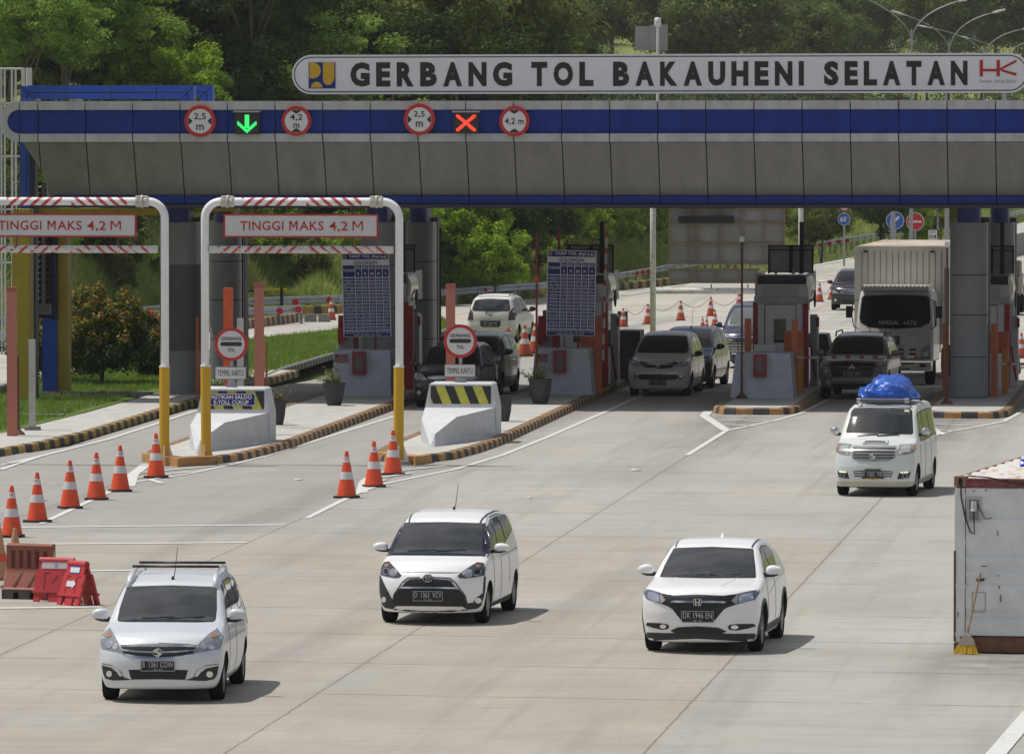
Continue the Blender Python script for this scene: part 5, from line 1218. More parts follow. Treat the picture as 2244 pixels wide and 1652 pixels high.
c.patch('pillar_trim', [[(1.0, 1.06), (1.25, 1.06), (1.6, 1.40), (1.5, 1.44)], ], MATS['pillar_black'], 'R', off=.005, mirror=True)
c.lines('R', [(1.25, .3), (1.24, 1.03)], .008, mirror=True); c.lines('R', [(2.0, .28), (2.0, 1.04)], .008, mirror=True); c.lines('R', [(2.1, .96), (3.9, .98)], .010, mirror=True); c.lines('R', [(2.85, .5), (2.87, .95)], .008, mirror=True)
c.mirrors(1.30, 1.13, .24, .15, gap=.05); c.antenna(2.6, .40)
for a, b in ((-.45, .0), (-.02, .45)): c.lines('F', [(a, 1.155), (b, 1.175)], .014, name='wiper', off=.018)
c.patch('sill', [(1.2, .22), (3.2, .22), (3.2, .30), (1.2, .28)], plastic, 'R', mirror=True)
# ---------------------------------------------------------------- 3: white crossover
SUV = dict(L=4.30, W=1.772, H=1.605, R=.33, wheels=(.86, 3.47), zb=.17, sweep=(.42, 2.6), spokes=5, tw=.2, gap=.06,
    top=[(-.3, .80), (0, .86), (.1, .92), (.3, .98), (.7, 1.03), (1.1, 1.08), (1.35, 1.23), (1.65, 1.38), (1.95, 1.50), (2.3, 1.555), (2.7, 1.56), (3.2, 1.51), (3.7, 1.37), (4.05, 1.16), (4.3, 1.0)],
    front=[(.12, .14), (.2, .07), (.42, .03), (.6, 0), (.75, .0), (.86, .04), (.95, .12), (1.2, .4)], rear=[(.2, 4.12), (.4, 4.26), (.7, 4.3), (.95, 4.27), (1.1, 4.2), (1.3, 3.95), (1.5, 3.6)],
    width=[(.18, .80), (.3, .86), (.5, .886), (.8, .88), (.98, .855), (1.08, .81), (1.25, .745), (1.42, .67), (1.52, .61), (1.7, .5)])
c = Car(SUV, 'crossover_car', 'white crossover with wide black grille, front right, plate DK 1946 EN', 'car', whitep, u=1544.5, v=1424.2, yaw=R_(7), crop=(762, 1449, 741), detail=2)
c.patch('windscreen_edge', c.sym([(867, 615), (1380, 610), (1398, 602), (1392, 480), (1372, 288), (1350, 282), (927, 262)]), gtrim, off=.004)
c.patch('windscreen', c.sym([(867, 603), (1375, 598), (1388, 585), (1380, 460), (1360, 302), (1345, 294), (927, 272)]), glass, off=.008)
hl = c.patch('headlight', c.FP([(1118, 865), (1190, 790), (1350, 755), (1432, 748), (1425, 790), (1380, 850), (1170, 908)]), mat('lamp_bluish', (.10, .13, .19), .1, spec=.7), off=.010, mirror=True)
for i, sd_ in enumerate((1, -1)):
    for nm, q, m_ in (('reflector', c.FP([(1200, 885), (1205, 815), (1270, 790), (1355, 780), (1360, 845), (1260, 880)]), lens2), ('indicator', c.FP([(1128, 868), (1180, 808), (1196, 812), (1188, 880), (1170, 898)]), mat('indicator_pale', (.42, .33, .30), .3))): c.patch(nm, [(a*sd_, b) for a, b in q], m_, off=.015, parent=hl[i])
c.patch('grille', c.sym([(762, 800), (1040, 812), (1195, 792), (1118, 865), (1168, 908), (1085, 935), (1040, 962), (985, 1030), (938, 1085), (930, 1102), (762, 1102)]), blk, off=.008)
c.patch('grille_chrome', c.sym([(762, 868), (1030, 870), (1068, 880), (1050, 890), (762, 890)]), chromeb, off=.016)
c.patch('grille_bars', [c.sym([(762, y), (1040-(y-935)*.9, y+6), (1040-(y-935)*.9, y+14), (762, y+8)]) for y in (935, 958, 985, 1010, 1040)], plastic, off=.014)
c.emblem(EMB_H, c.P(762, 880), .125, .115, back=[(-1, .95), (1, .95), (.85, -.98), (-.85, -.98)])
p = c.P(757, 1036); c.plate(0, p[1], 'DK 1946 EN', '05  23', .47, .165)
fh = c.patch('fog_lamp_housing', c.FP([(1085, 1150), (1110, 1125), (1200, 1115), (1370, 1112), (1390, 1140), (1300, 1165), (1180, 1187), (1105, 1177)]), blk, off=.007, mirror=True)
for i, sd_ in enumerate((1, -1)): c.patch('fog_lamp', [(a*sd_, b) for a, b in c.circ(1158, 1149, 38, 22)], lens2, off=.014, parent=fh[i])
c.patch('lower_intake', c.sym([(762, 1142), (985, 1155), (1075, 1195), (1010, 1222), (762, 1225)]), blk, off=.010)
c.patch('lower_cladding', c.sym([(762, 1212), (1000, 1215), (1140, 1222), (1432, 1216), (1436, 1262), (1400, 1310), (1240, 1300), (762, 1275)]), plastic, off=.007)
c.side_glass(1.06, [[(1.5, 1.05), (2.3, 1.06), (2.3, 1.43), (2.05, 1.40)], [(2.37, 1.06), (3.1, 1.10), (3.25, 1.30), (2.9, 1.41), (2.37, 1.44)]])
for yw in SUV['wheels']:
    R1, R2 = .385, .44; pl = []
    for k in range(12):
        a, b = PI*(-.06+1.12*k/12), PI*(-.06+1.12*(k+1)/12); pl.append([(yw+R1*math.cos(a), .34+R1*math.sin(a)), (yw+R2*math.cos(a), .34+R2*math.sin(a)), (yw+R2*math.cos(b), .34+R2*math.sin(b)), (yw+R1*math.cos(b), .34+R1*math.sin(b))])
    c.patch('arch_trim', pl, plastic, 'R', off=.012, mirror=True)
c.patch('sill', [(1.25, .25), (3.1, .25), (3.1, .36), (1.25, .36)], plastic, 'R', mirror=True)
c.lines('R', [(1.38, .38), (1.36, .98), (1.45, 1.03)], .008, mirror=True); c.lines('R', [(2.33, .38), (2.33, 1.04)], .008, mirror=True); c.lines('R', [(1.5, .80), (2.6, .93), (3.9, .99)], .008, m=mat('crease_shade_grey', (.5, .5, .5), .5), mirror=True)  # side crease drawn as a grey strip, its shade put into the colour
c.lines('T', [(.57, 1.95), (.58, 2.4), (.575, 3.0)], .022, mirror=True, name='roof_ditch')
c.mirrors(1.48, 1.14, .24, .17, gap=.045)
z = c.proj('T', 0, 3.0)[0].z; mb = MB(); mb.add([(-.035, 2.9, z-.01), (.035, 2.9, z-.01), (.03, 3.15, z-.02), (-.03, 3.15, z-.02), (0, 3.10, z+.085), (0, 3.13, z+.085)], [(0, 1, 4), (1, 2, 5, 4), (2, 3, 5), (3, 0, 4, 5)]); mb.build('fin_aerial', whitep, c.t)
for a, b in ((-.35, .08), (.05, .5)): c.lines('F', [(a, 1.165), (b, 1.185)], .014, name='wiper', off=.018)
c.patch('hood_crease', [[(.30, .36), (.315, .36), (.47, 1.1), (.45, 1.1)]], mat('crease_shade_white', (.66, .66, .67), .4), 'T', off=.005, mirror=True)  # bonnet crease shading painted as thin greyer strips
# ---------------------------------------------------------------- 4: white van with blue bundle on the roof
VAN = dict(L=4.2, W=1.66, H=1.86, R=.30, wheels=(.76, 3.38), zb=.20, sweep=(.24, 3.2), k=.07, ke=.07, ya=.6, sm=9,
    top=[(-.3, .72), (0, .84), (.10, .96), (.25, 1.03), (.5, 1.11), (.72, 1.18), (.95, 1.42), (1.15, 1.62), (1.35, 1.75), (1.7, 1.81), (2.5, 1.83), (3.6, 1.82), (4.0, 1.78), (4.15, 1.7), (4.4, 1.4)],
    front=[(.15, .08), (.25, .03), (.45, .0), (.6, .0), (.75, .03), (.9, .07), (1.0, .12), (1.2, .3)], rear=[(.2, 4.12), (.5, 4.2), (1.0, 4.2), (1.4, 4.17), (1.8, 4.05)],
    width=[(.15, .77), (.3, .815), (.6, .83), (.95, .825), (1.15, .80), (1.4, .75), (1.65, .70), (1.8, .65), (1.95, .55)])
vanp = carpaint('greenish_white_paint', (.66, .70, .68), .35)
c = Car(VAN, 'van', 'white van with chrome mirrors and a blue tarpaulin load, right, plate B 1502 TID', 'van', vanp, u=1923.8, v=1084.6, yaw=R_(7.6), crop=(655, 1576, 595), detail=2)
c.patch('windscreen_edge', c.sym([(715, 815), (1118, 820), (1138, 800), (1128, 535), (1100, 505), (758, 490)]), gtrim, off=.004)
c.patch('windscreen', c.sym([(715, 803), (1110, 808), (1124, 795), (1114, 545), (1092, 518), (758, 502)]), glass, off=.008)
hl = c.patch('headlight', c.FP([(950, 1072), (965, 950), (1160, 935), (1170, 1000), (1140, 1042), (1050, 1067)]), lens, off=.010, mirror=True)
for i, sd_ in enumerate((1, -1)):
    for nm, q, m_ in (('reflector', c.FP([(985, 1045), (990, 965), (1095, 955), (1100, 1035)]), mat('lamp_clear', (.45, .46, .44), .15, metal=.3)), ('indicator', c.circ(1128, 990, 20, 30), amber), ('inner_lamp', c.circ(978, 1048, 22), lens2)): c.patch(nm, [(a*sd_, b) for a, b in q], m_, off=.015, parent=hl[i])
silver = mat('silver_grille', (.36, .36, .37), .35, metal=.5)
c.patch('grille', c.sym([(655, 955), (940, 962), (950, 1020), (915, 1110), (840, 1142), (655, 1150)]), silver, off=.010)
c.patch('grille_slots', [c.sym([(655, y), (925-(y-985)*.25, y+2), (922-(y-985)*.25, y+15), (655, y+13)]) for y in (988, 1028, 1064, 1098)], blk, off=.016)
c.emblem(EMB_S, c.P(655, 1080), .15, .14)
c.patch('lower_grille', c.sym([(655, 1255), (895, 1268), (875, 1340), (655, 1364)]), blk, off=.007)
c.patch('lower_slats', [c.sym([(655, y), (890-(y-1270)*.3, y+6), (888-(y-1270)*.3, y+18), (655, y+12)]) for y in (1272, 1300, 1328)], vanp, off=.013)
fh = c.patch('fog_lamp_housing', c.FP([(945, 1360), (970, 1275), (1105, 1270), (1090, 1330), (1070, 1352)]), plastic, off=.006, mirror=True)
drl = mat('day_light', (.8, .85, .7), .3, emit=(.9, 1, .65), estr=1.6)
for i, sd_ in enumerate((1, -1)):
    c.patch('fog_lamp_ring', [(a*sd_, b) for a, b in c.circ(1035, 1320, 32)], silver, off=.012, parent=fh[i]); c.patch('fog_lamp', [(a*sd_, b) for a, b in c.circ(1035, 1320, 22)], plastic, off=.018, parent=fh[i])
    c.patch('day_lights', [[(a*sd_, b) for a, b in c.circ(988+k*20, 1282-k*1.2, 8, 6, 8)] for k in range(5)], drl, off=.014, parent=fh[i])
p = c.P(648, 1313); o, y, zz = c.plate(0, p[1], 'B  1502  TID', '11-24', .45, .15)
MB().bb((-.16, y-.02, zz-.075), (.16, y-.01, zz-.062)).build('yellow_strip', yellow, o); MB().bb((-.16, y-.02, zz+.08), (.16, y-.005, zz+.12)).build('plate_bracket', plastic, o)
c.patch('lower_lip', c.sym([(655, 1400), (1165, 1392), (1190, 1415), (1180, 1445), (655, 1440)]), mat('dusty_cream', (.50, .47, .34), .6), off=.006)
sc_ = [(-.25, .32), (.25, .32), (.23, .56), (-.23, .56)]
o = c.patch('bonnet_scoop', sc_, vanp, 'T', off=.04, step=.1); c.patch('scoop_mouth', [(-.21, .335), (.21, .335), (.2, .385), (-.2, .385)], blk, 'T', off=.048, parent=o)
c.side_glass(1.1, [[(1.15, 1.10), (1.85, 1.10), (1.85, 1.62), (1.42, 1.60)], [(1.93, 1.10), (2.75, 1.12), (2.75, 1.64), (1.93, 1.63)], [(2.85, 1.13), (3.85, 1.15), (3.8, 1.62), (2.85, 1.64)]], frame=.03)
c.lines('R', [(1.12, .35), (1.08, 1.03)], .008, mirror=True); c.lines('R', [(1.89, .25), (1.89, 1.07)], .008, mirror=True); c.lines('R', [(2.8, .4), (2.8, 1.08)], .008, mirror=True)
c.patch('side_mud', [(1.0, .21), (3.0, .21), (3.0, .34), (1.0, .32)], mat('mud_beige', (.42, .38, .27), .8, vscale=5, col2=(.5, .48, .38)), 'R', mirror=True)
c.mirrors(1.12, 1.27, .19, .17, m=chromeb, lo=chromeb, gap=.05)
for a, b in ((-.42, .0), (-.02, .42)): c.lines('F', [(a, 1.235), (b, 1.27)], .016, name='wiper', off=.018)
c.patch('windscreen_sticker', c.FP([(1032, 522), (1090, 526), (1090, 552), (1034, 550)]), mat('sticker_pale', (.55, .56, .35), .5), off=.012)
# things on the dashboard are seen through the glass as pale shapes, kept as low boxes behind it on the cowl
rk = c.S; mb = MB(); zr = 1.88
for sg in (-1, 1): mb.tube([(sg*.50, 1.55, zr), (sg*.50, 3.55, zr)], .018, 8)
for y in (1.9, 2.5, 3.1): mb.tube([(-.56, y, zr+.01), (.56, y, zr+.01)], .016, 8)
for sg in (-1, 1):
    for y in (1.6, 3.4): mb.tube([(sg*.50, y, zr), (sg*.54, y, zr-.09)], .02, 8)
mb.build('roof_rack', gtrim, c.t)
mb = MB(); mb.tube([(-.49, 1.5, zr+.0), (.47, 1.5, zr+.0)], .042, 14); mb.build('front_roll', mat('grey_roll', (.10, .10, .11), .45), c.t, auto=50); 
for sg in (-1, 1): MB().tube([(sg*.49-.04, 1.5, zr), (sg*.49+.04, 1.5, zr)], .052, 12).build('roll_cap', chrome, c.t)
def to_world(c_, p): a = c_.t.rotation_euler.z; l = c_.t.location; return (l.x+p[0]*math.cos(a)-p[1]*math.sin(a), l.y+p[0]*math.sin(a)+p[1]*math.cos(a), l.z+p[2])
vanc = c
# bundle: closed lumpy skin with folds
bt = thing('tarpaulin_bundle', 'blue tarpaulin-wrapped load tied on the white van roof rack', 'load', to_world(c, (0, 2.4, zr+.02)), c.t.rotation_euler.z)
nu, nv = 56, 26; vs = []
prof = [(-.58, .27), (-.46, .36), (-.38, .42), (-.22, .56), (-.05, .60), (.15, .58), (.34, .50), (.40, .42), (.5, .2), (.56, .03)]
for j in range(nv+1):
    t_ = j/nv
    for i in range(nu):
        a = 2*PI*i/nu; e = lambda q, p_: math.copysign(abs(q)**p_, q)
        rr = math.cos(t_*PI/2)**.45 if t_ < 1 else 0
        x = e(math.cos(a), .6)*.59*rr; y = e(math.sin(a), .6)*.80*rr
        top = float(np.interp(x, [p[0] for p in prof], [p[1] for p in prof])); z = t_**.75*top
        w_ = .03*math.sin(9*x+5*y+8*z)+.034*abs(math.sin(11*x-7*y+9*z))-.04*abs(math.sin(8*x+13*z+4*y))+.02*abs(math.sin(19*x+9*y-12*z))
        x *= 1+w_*1.2; y *= 1+w_; z = max(0.0, z+w_*.8*min(1, t_*4))
        if x < -.45: z += .06*(1-t_)
        vs.append((x, y, z*.80))
fs = [(j*nu+i, j*nu+(i+1) % nu, (j+1)*nu+(i+1) % nu, (j+1)*nu+i) for j in range(nv) for i in range(nu)]+[tuple(reversed(range(nu)))]
mb = MB(); mb.add(vs, fs); mb.build('sheet', mat('blue_tarp', (.012, .10, .52), .38, var=.18, vscale=7, bump=.6, bscale=11), bt, auto=28)
mb = MB()
for q in ((-.25, -.12), (.16, .34)): mb.tube([(q[0]-.14, -.84, .04), (q[0]-.04, -.80, .22), (q[0]+.06, -.62, .42), (q[0]+.1, -.3, .49), (q[1]+.1, .3, .5), (q[1], .8, .1)], .008, 6)
mb.build('rope', mat('rope_dark', (.05, .05, .06), .8), bt)
# ---------------------------------------------------------------- cars at the gate and beyond, built with the same panels
def face(c, ws, hl, gr, low, fog=None, hlm=None, grc=None):
    c.patch('windscreen_edge', ws, gtrim, off=.003, step=.09); cx_ = sum(p[0] for p in ws)/len(ws); cy_ = sum(p[1] for p in ws)/len(ws)
    c.patch('windscreen', [(cx_+(a-cx_)*.965, cy_+(b-cy_)*.95) for a, b in ws], c.gl, off=.007, step=.09)
    h = c.patch('headlight', hl, hlm or lens, off=.008, mirror=True, step=.09); cx_ = sum(p[0] for p in hl)/len(hl); cy_ = sum(p[1] for p in hl)/len(hl)
    for i, sd_ in enumerate((1, -1)): c.patch('reflector', [(sd_*(cx_+.05*math.cos(PI*k/5)), cy_+.04*math.sin(PI*k/5)) for k in range(10)], lens2, off=.014, parent=h[i])
    if gr: c.patch('grille', gr, blk, off=.008, step=.09)
    if low: c.patch('lower_intake', low, blk, off=.007, step=.09)
    if fog:
        h = c.patch('fog_lamp_housing', c.circ(fog[0], fog[1], fog[2]*1.35, px=False), plastic, off=.006, mirror=True)
        for i, sd_ in enumerate((1, -1)): c.patch('fog_lamp', [(sd_*a, b) for a, b in c.circ(*fog, px=False)], lens2, off=.012, parent=h[i])
def SY(r): return r+[(-a, b) for a, b in reversed(r) if abs(a) > 1e-6]
dim = mat('plate_text_dim', (.30, .30, .30), .6)
# silver people carrier in the fourth lane
spaint = carpaint('warm_silver_paint', (.56, .52, .49), .32, .15)
c5s = dict(MPV, L=4.14, W=1.66, wheels=(.72, 3.375), top=[(-.3, .74), (0, .82), (.1, .90), (.3, .96), (.7, 1.02), (.95, 1.07), (1.2, 1.25), (1.5, 1.43), (1.8, 1.57), (2.2, 1.64), (2.8, 1.66), (3.5, 1.62), (3.9, 1.53), (4.05, 1.4), (4.3, 1.1)], sweep=(.30, 3.2))
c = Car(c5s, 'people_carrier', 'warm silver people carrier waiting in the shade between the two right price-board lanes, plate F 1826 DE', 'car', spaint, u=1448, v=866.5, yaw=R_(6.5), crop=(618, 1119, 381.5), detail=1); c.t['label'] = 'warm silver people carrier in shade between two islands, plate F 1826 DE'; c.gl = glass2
face(c, c.sym([(657, 678), (915, 678), (935, 640), (917, 512), (905, 500), (690, 498)]), c.FP([(805, 815), (835, 775), (905, 742), (948, 718), (930, 770), (908, 805), (868, 824)]), c.sym([(618, 832), (740, 828), (820, 795), (812, 768), (700, 800), (618, 806)]), c.sym([(618, 892), (810, 897), (825, 925), (800, 948), (618, 952)]), (.60, .52, .045))
c.lines('F', c.sym([(618, 838), (745, 832), (825, 800)]), .022, m=chromeb, name='grille_chrome', off=.013); c.lines('F', c.sym([(618, 800), (700, 796), (808, 766)]), .018, m=chromeb, name='grille_chrome', off=.013)
c.emblem(EMB_T, c.P(618, 800), .13, .10, m=chrome); c.plate(0, .375, 'F  1826  DE', '06-24', .46, .15, dimtext=dim)
c.side_glass(1.06, PANES); c.mirrors(1.32, 1.1, .22, .15, m=plastic); c.lines('R', [(2.2, .28), (2.2, 1.04)], .01, mirror=True); c.lines('R', [(1.28, .35), (1.26, 1.0)], .01, mirror=True)
# dark people carrier behind it
navyp = carpaint('navy_car_paint', (.018, .026, .06), .22); blackp = carpaint('black_car_paint', (.012, .013, .018), .2)
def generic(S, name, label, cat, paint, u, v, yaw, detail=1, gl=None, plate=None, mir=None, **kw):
    c = Car(S, name, label, cat, paint, u=u, v=v, yaw=yaw, detail=detail); c.gl = gl or glass2; t = c.tan; zc0 = float(np.interp(S['cowl'], [p[0] for p in S['top']], [p[1] for p in S['top']])); zr0 = float(np.interp(S['hdr'], [p[0] for p in S['top']], [p[1] for p in S['top']]))
    a = S['W']/2; ws = SY([(0, zc0+t*S['cowl']+.02), (a*.76, zc0+t*S['cowl']+.03), (a*.80, zc0+t*S['cowl']+.07), (a*.69, zr0+t*S['hdr']-.05), (a*.66, zr0+t*S['hdr']-.02), (0, zr0+t*S['hdr']+.01)])
    face(c, ws, kw.get('hl', [(a*.52, .72), (a*.68, .80), (a*.92, .90), (a*.95, .80), (a*.86, .70)]), kw.get('gr', SY([(0, .66), (a*.46, .68), (a*.52, .78), (0, .80)])), kw.get('low', SY([(0, .32), (a*.5, .33), (a*.52, .45), (0, .47)])), kw.get('fog', (a*.74, .45, .05)), hlm=kw.get('hlm'))
    c.side_glass(1.06, S['panes'], frame=.025); c.mirrors(S['cowl']+.35, zc0+.04, .23, .16, m=mir or paint)
    c.lines('R', [(S['cowl']+.25, .35), (S['cowl']+.22, zc0-.08)], .01, mirror=True); c.lines('R', [(S['mid'], .3), (S['mid'], 1.02)], .01, mirror=True)
    if plate: c.plate(0, .50 if 'pz' not in kw else kw['pz'], plate[0], plate[1] if len(plate) > 1 else None, .45, .15, dimtext=dim)
    return c
MG = dict(MPV, cowl=.98, hdr=1.78, mid=2.24, panes=PANES)
SG = dict(SUV, L=4.48, W=1.80, H=1.75, R=.35, wheels=(.85, 3.62), zb=.28, cowl=1.15, hdr=1.95, mid=2.4, sweep=(.34, 3), panes=[[(1.6, 1.10), (2.35, 1.12), (2.35, 1.54), (2.1, 1.52)], [(2.43, 1.12), (3.25, 1.16), (3.25, 1.55), (2.43, 1.56)], [(3.33, 1.2), (4.0, 1.3), (3.85, 1.48), (3.33, 1.53)]],
    top=[(-.3, .86), (0, .95), (.12, 1.01), (.4, 1.06), (.8, 1.09), (1.15, 1.13), (1.45, 1.33), (1.75, 1.50), (2.05, 1.62), (2.5, 1.68), (3.1, 1.69), (3.7, 1.66), (4.15, 1.56), (4.4, 1.3), (4.7, 1.1)],
    rear=[(.2, 4.3), (.4, 4.44), (.7, 4.48), (.95, 4.47), (1.1, 4.44), (1.3, 4.32), (1.6, 4.15)], width=[(.18, .82), (.3, .87), (.5, .90), (.8, .90), (1.0, .88), (1.12, .84), (1.3, .775), (1.5, .70), (1.62, .63), (1.8, .5)])
c = generic(MG, 'people_carrier', 'dark navy people carrier close behind the warm silver one', 'car', navyp, 1499, 850, R_(8), plate=None)
c.antenna(2.2, .5, 0)
# black people carrier behind the round sign
c = Car(MG, 'people_carrier', 'black people carrier behind the GERBANG TOL sign and plain striped barrier', 'car', blackp, u=983, v=892, yaw=R_(8), crop=(468, 1410, 413), detail=1); c.gl = glass2
face(c, SY([(0, 1.13), (.64, 1.14), (.67, 1.18), (.585, 1.56), (0, 1.6)]), [(.45, .72), (.56, .84), (.76, .97), (.83, .84), (.78, .74)], SY([(0, .70), (.42, .70), (.45, .86), (0, .87)]), SY([(0, .28), (.5, .3), (.5, .42), (0, .44)]), (.67, .40, .055))
c.patch('grille_chrome', [SY([(0, z), (.43, z+.005), (.43, z+.02), (0, z+.015)]) for z in (.73, .765, .80, .84)], chromeb, off=.014)
c.side_glass(1.06, PANES); c.mirrors(1.42, 1.10, .25, .16); c.lines('R', [(2.24, .28), (2.24, 1.03)], .008, mirror=True)
c = generic(dict(MP2, cowl=.9, hdr=1.62, mid=2.0, panes=P2N), 'people_carrier', 'dark blue people carrier behind the black one, left of the leaning cones', 'car', navyp, 1033, 868, R_(9)); c.antenna(.9, .3)
# grey cross-country people carrier in the fifth lane
gpaint = carpaint('warm_grey_paint', (.17, .16, .155), .28, .2)
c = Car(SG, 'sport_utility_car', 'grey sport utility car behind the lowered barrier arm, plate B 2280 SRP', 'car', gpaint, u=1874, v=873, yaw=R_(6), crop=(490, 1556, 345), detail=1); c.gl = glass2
face(c, SY([(0, 1.20), (.66, 1.21), (.70, 1.25), (.62, 1.64), (0, 1.68)]), [(.60, .92), (.68, .98), (.86, 1.02), (.85, .96), (.68, .91)], SY([(0, .60), (.50, .60), (.66, .86), (.60, .98), (0, 1.0)]), SY([(0, .28), (.52, .30), (.56, .42), (0, .44)]), None)
for sg in (1,):
    h = c.patch('lamp_cluster', [(.60, .66), (.82, .66), (.84, .84), (.80, .90), (.62, .88), (.56, .78)], mat('lamp_grey', (.22, .22, .23), .25, metal=.3), off=.010, mirror=True)
    for i, s_ in enumerate((1, -1)):
        for dz in (.70, .77, .84): c.patch('lamp_cell', [(s_*.66, dz-.02), (s_*.78, dz-.02), (s_*.78, dz+.02), (s_*.66, dz+.02)], lens2, off=.016, parent=h[i])
h = c.patch('fog_lamp_housing', c.circ(.62, .46, .12, px=False), gpaint, off=.018, mirror=True)
for i, s_ in enumerate((1, -1)): c.patch('fog_lamp', [(s_*a, b) for a, b in c.circ(.62, .46, .05, px=False)], lens2, off=.026, parent=h[i])
c.patch('front_blade', SY([(0, .50), (.50, .50), (.54, .57), (0, .565)]), silver, off=.012); c.emblem(EMB_M, (0, .86), .17, .13, m=chrome)
c.lines('F', SY([(0, .985), (.58, .965), (.66, .86)]), .018, m=chrome, name='grille_chrome', off=.014); c.plate(0, .66, 'B  2280  SRP', '09-26', .46, .14, dimtext=dim)
c.side_glass(1.06, SG['panes']); c.mirrors(1.55, 1.17, .25, .17)
for sg in (-1, 1): MB().tube([(sg*.64, 2.05, 1.60), (sg*.645, 2.25, 1.71), (sg*.645, 3.6, 1.71), (sg*.64, 3.8, 1.62)], .022, 8).build('roof_rail', gtrim, c.t, smooth=True)
c.patch('lower_cladding', SY([(0, .24), (.80, .30), (.84, .40), (.7, .38), (0, .30)]), plastic, off=.006)
# large dark blue van behind
VG = dict(VAN, L=4.9, W=1.85, H=1.93, R=.34, wheels=(.95, 3.9), zb=.22, sweep=(.34, 3), cowl=1.05, hdr=1.85, mid=2.55, panes=[[(1.5, 1.14), (2.5, 1.14), (2.5, 1.68), (1.95, 1.66)], [(2.6, 1.14), (3.5, 1.15), (3.5, 1.70), (2.6, 1.70)], [(3.6, 1.16), (4.6, 1.2), (4.5, 1.66), (3.6, 1.69)]],
    top=[(-.3, .86), (0, .98), (.12, 1.06), (.4, 1.12), (.8, 1.17), (1.05, 1.21), (1.35, 1.45), (1.65, 1.66), (1.95, 1.80), (2.5, 1.88), (3.6, 1.89), (4.5, 1.83), (4.8, 1.7), (5.1, 1.3)],
    front=[(.15, .10), (.25, .05), (.5, .0), (.8, .0), (.95, .03), (1.05, .1), (1.3, .4)], rear=[(.2, 4.8), (.5, 4.9), (1.0, 4.9), (1.4, 4.85), (1.8, 4.7)],
    width=[(.15, .86), (.3, .91), (.6, .925), (.95, .92), (1.2, .89), (1.5, .82), (1.75, .74), (1.88, .68), (2.05, .58)])
c = generic(VG, 'large_van', 'large dark blue van with big chrome grille, half hidden by the rightmost full booth', 'van', navyp, 1648, 806, R_(6), gr=None, gl=mat('pale_glass', (.10, .12, .12), .05, spec=.8), hl=[(.56, .98), (.66, 1.04), (.86, 1.02), (.88, .92), (.66, .9)])
c.patch('chrome_grille', [SY([(0, z), (.50+.04*i, z+.01), (.52+.04*i, z+.055), (0, z+.05)]) for i, z in enumerate((.42, .50, .58, .66, .74, .82, .90))], chromeb, off=.012); c.lines('F', [(x_, y_) for x_, y_ in [(.30, .4), (.32, .98)]], .02, m=blk, name='grille_rib', mirror=True, off=.018)
# white people carrier driving away
def flip(c):      # turn a finished car about its middle so that it drives away
    r = c.t.rotation_euler.z; L = c.S['L']; l = c.t.location; c.t.location = (l.x-math.sin(r)*L, l.y+math.cos(r)*L, l.z); c.t.rotation_euler.z = r+PI
wv = carpaint('white_dusty_paint', (.70, .69, .66), .4)
p = G(1076, 750)
c = Car(c5s, 'people_carrier', 'white people carrier driving away beside the guard rail, plate BE 1528 FP', 'car', wv, loc=(p.x, p.y, p.z-.05), rz=-(math.atan2(p.x, p.y)+R_(10)), detail=1); c.tan = .035
tz = c.tan*4.1
c.patch('rear_window_edge', SY([(0, 1.09), (.62, 1.10), (.66, 1.16), (.58, 1.50), (0, 1.53)]), gtrim, 'B', off=.004); c.patch('rear_window', SY([(0, 1.12), (.60, 1.13), (.62, 1.18), (.55, 1.47), (0, 1.5)]), glass, 'B', off=.008)
tl = c.patch('tail_lamp', [(.60, .80), (.80, .80), (.81, 1.05), (.73, 1.22), (.62, 1.05)], mat('tail_lamp_smoked', (.07, .035, .045), .15), 'B', off=.012, mirror=True)
c.patch('tailgate_dip', SY([(0, .78), (.36, .78), (.34, .60), (.28, .56), (0, .56)]), plastic, 'B', off=.006); c.plate(0, .66, 'BE  1528  FP', '06-26', .44, .13, back=True)
c.lines('B', [(-.25, 1.13), (.1, 1.10), (.18, 1.02)], .02, name='rear_wiper', off=.02); c.lines('B', SY([(0, .36), (.62, .38), (.66, .8)]), .01, m=mat('seam_grey', (.3, .3, .3), .6)); c.lines('B', SY([(0, .84), (.4, .85)]), .012, m=MATS['seam_grey'])
q, n = c.proj('B', 0, .98); mb = MB(); [mb.prism([(q.x+a*.07, q.z+b*.045) for a, b in P], 'Y', q.y, q.y+.02) for P in ellring(1, 1, .25)+[[(-.3, -.5), (.5, .1), (.3, .5), (-.5, -.1)]]]; mb.build('emblem', chromeb, c.t)
c.patch('bumper_reflector', [(.5, .42), (.68, .42), (.68, .45), (.5, .45)], redl, 'B', off=.01, mirror=True)
c.side_glass(1.06, PANES); c.mirrors(1.32, 1.1, .22, .17, m=plastic)
c.patch('spoiler', SY([(0, 1.60), (.5, 1.58), (.52, 1.62), (0, 1.64)]), wv, 'B', off=.03)
for sg in (-1, 1): MB().tube([(sg*.52, 2.1, 1.60), (sg*.53, 2.3, 1.70), (sg*.53, 3.3, 1.68), (sg*.52, 3.5, 1.6)], .02, 8).build('roof_rail', gtrim, c.t, smooth=True)
c.tan = .035; flip(c)
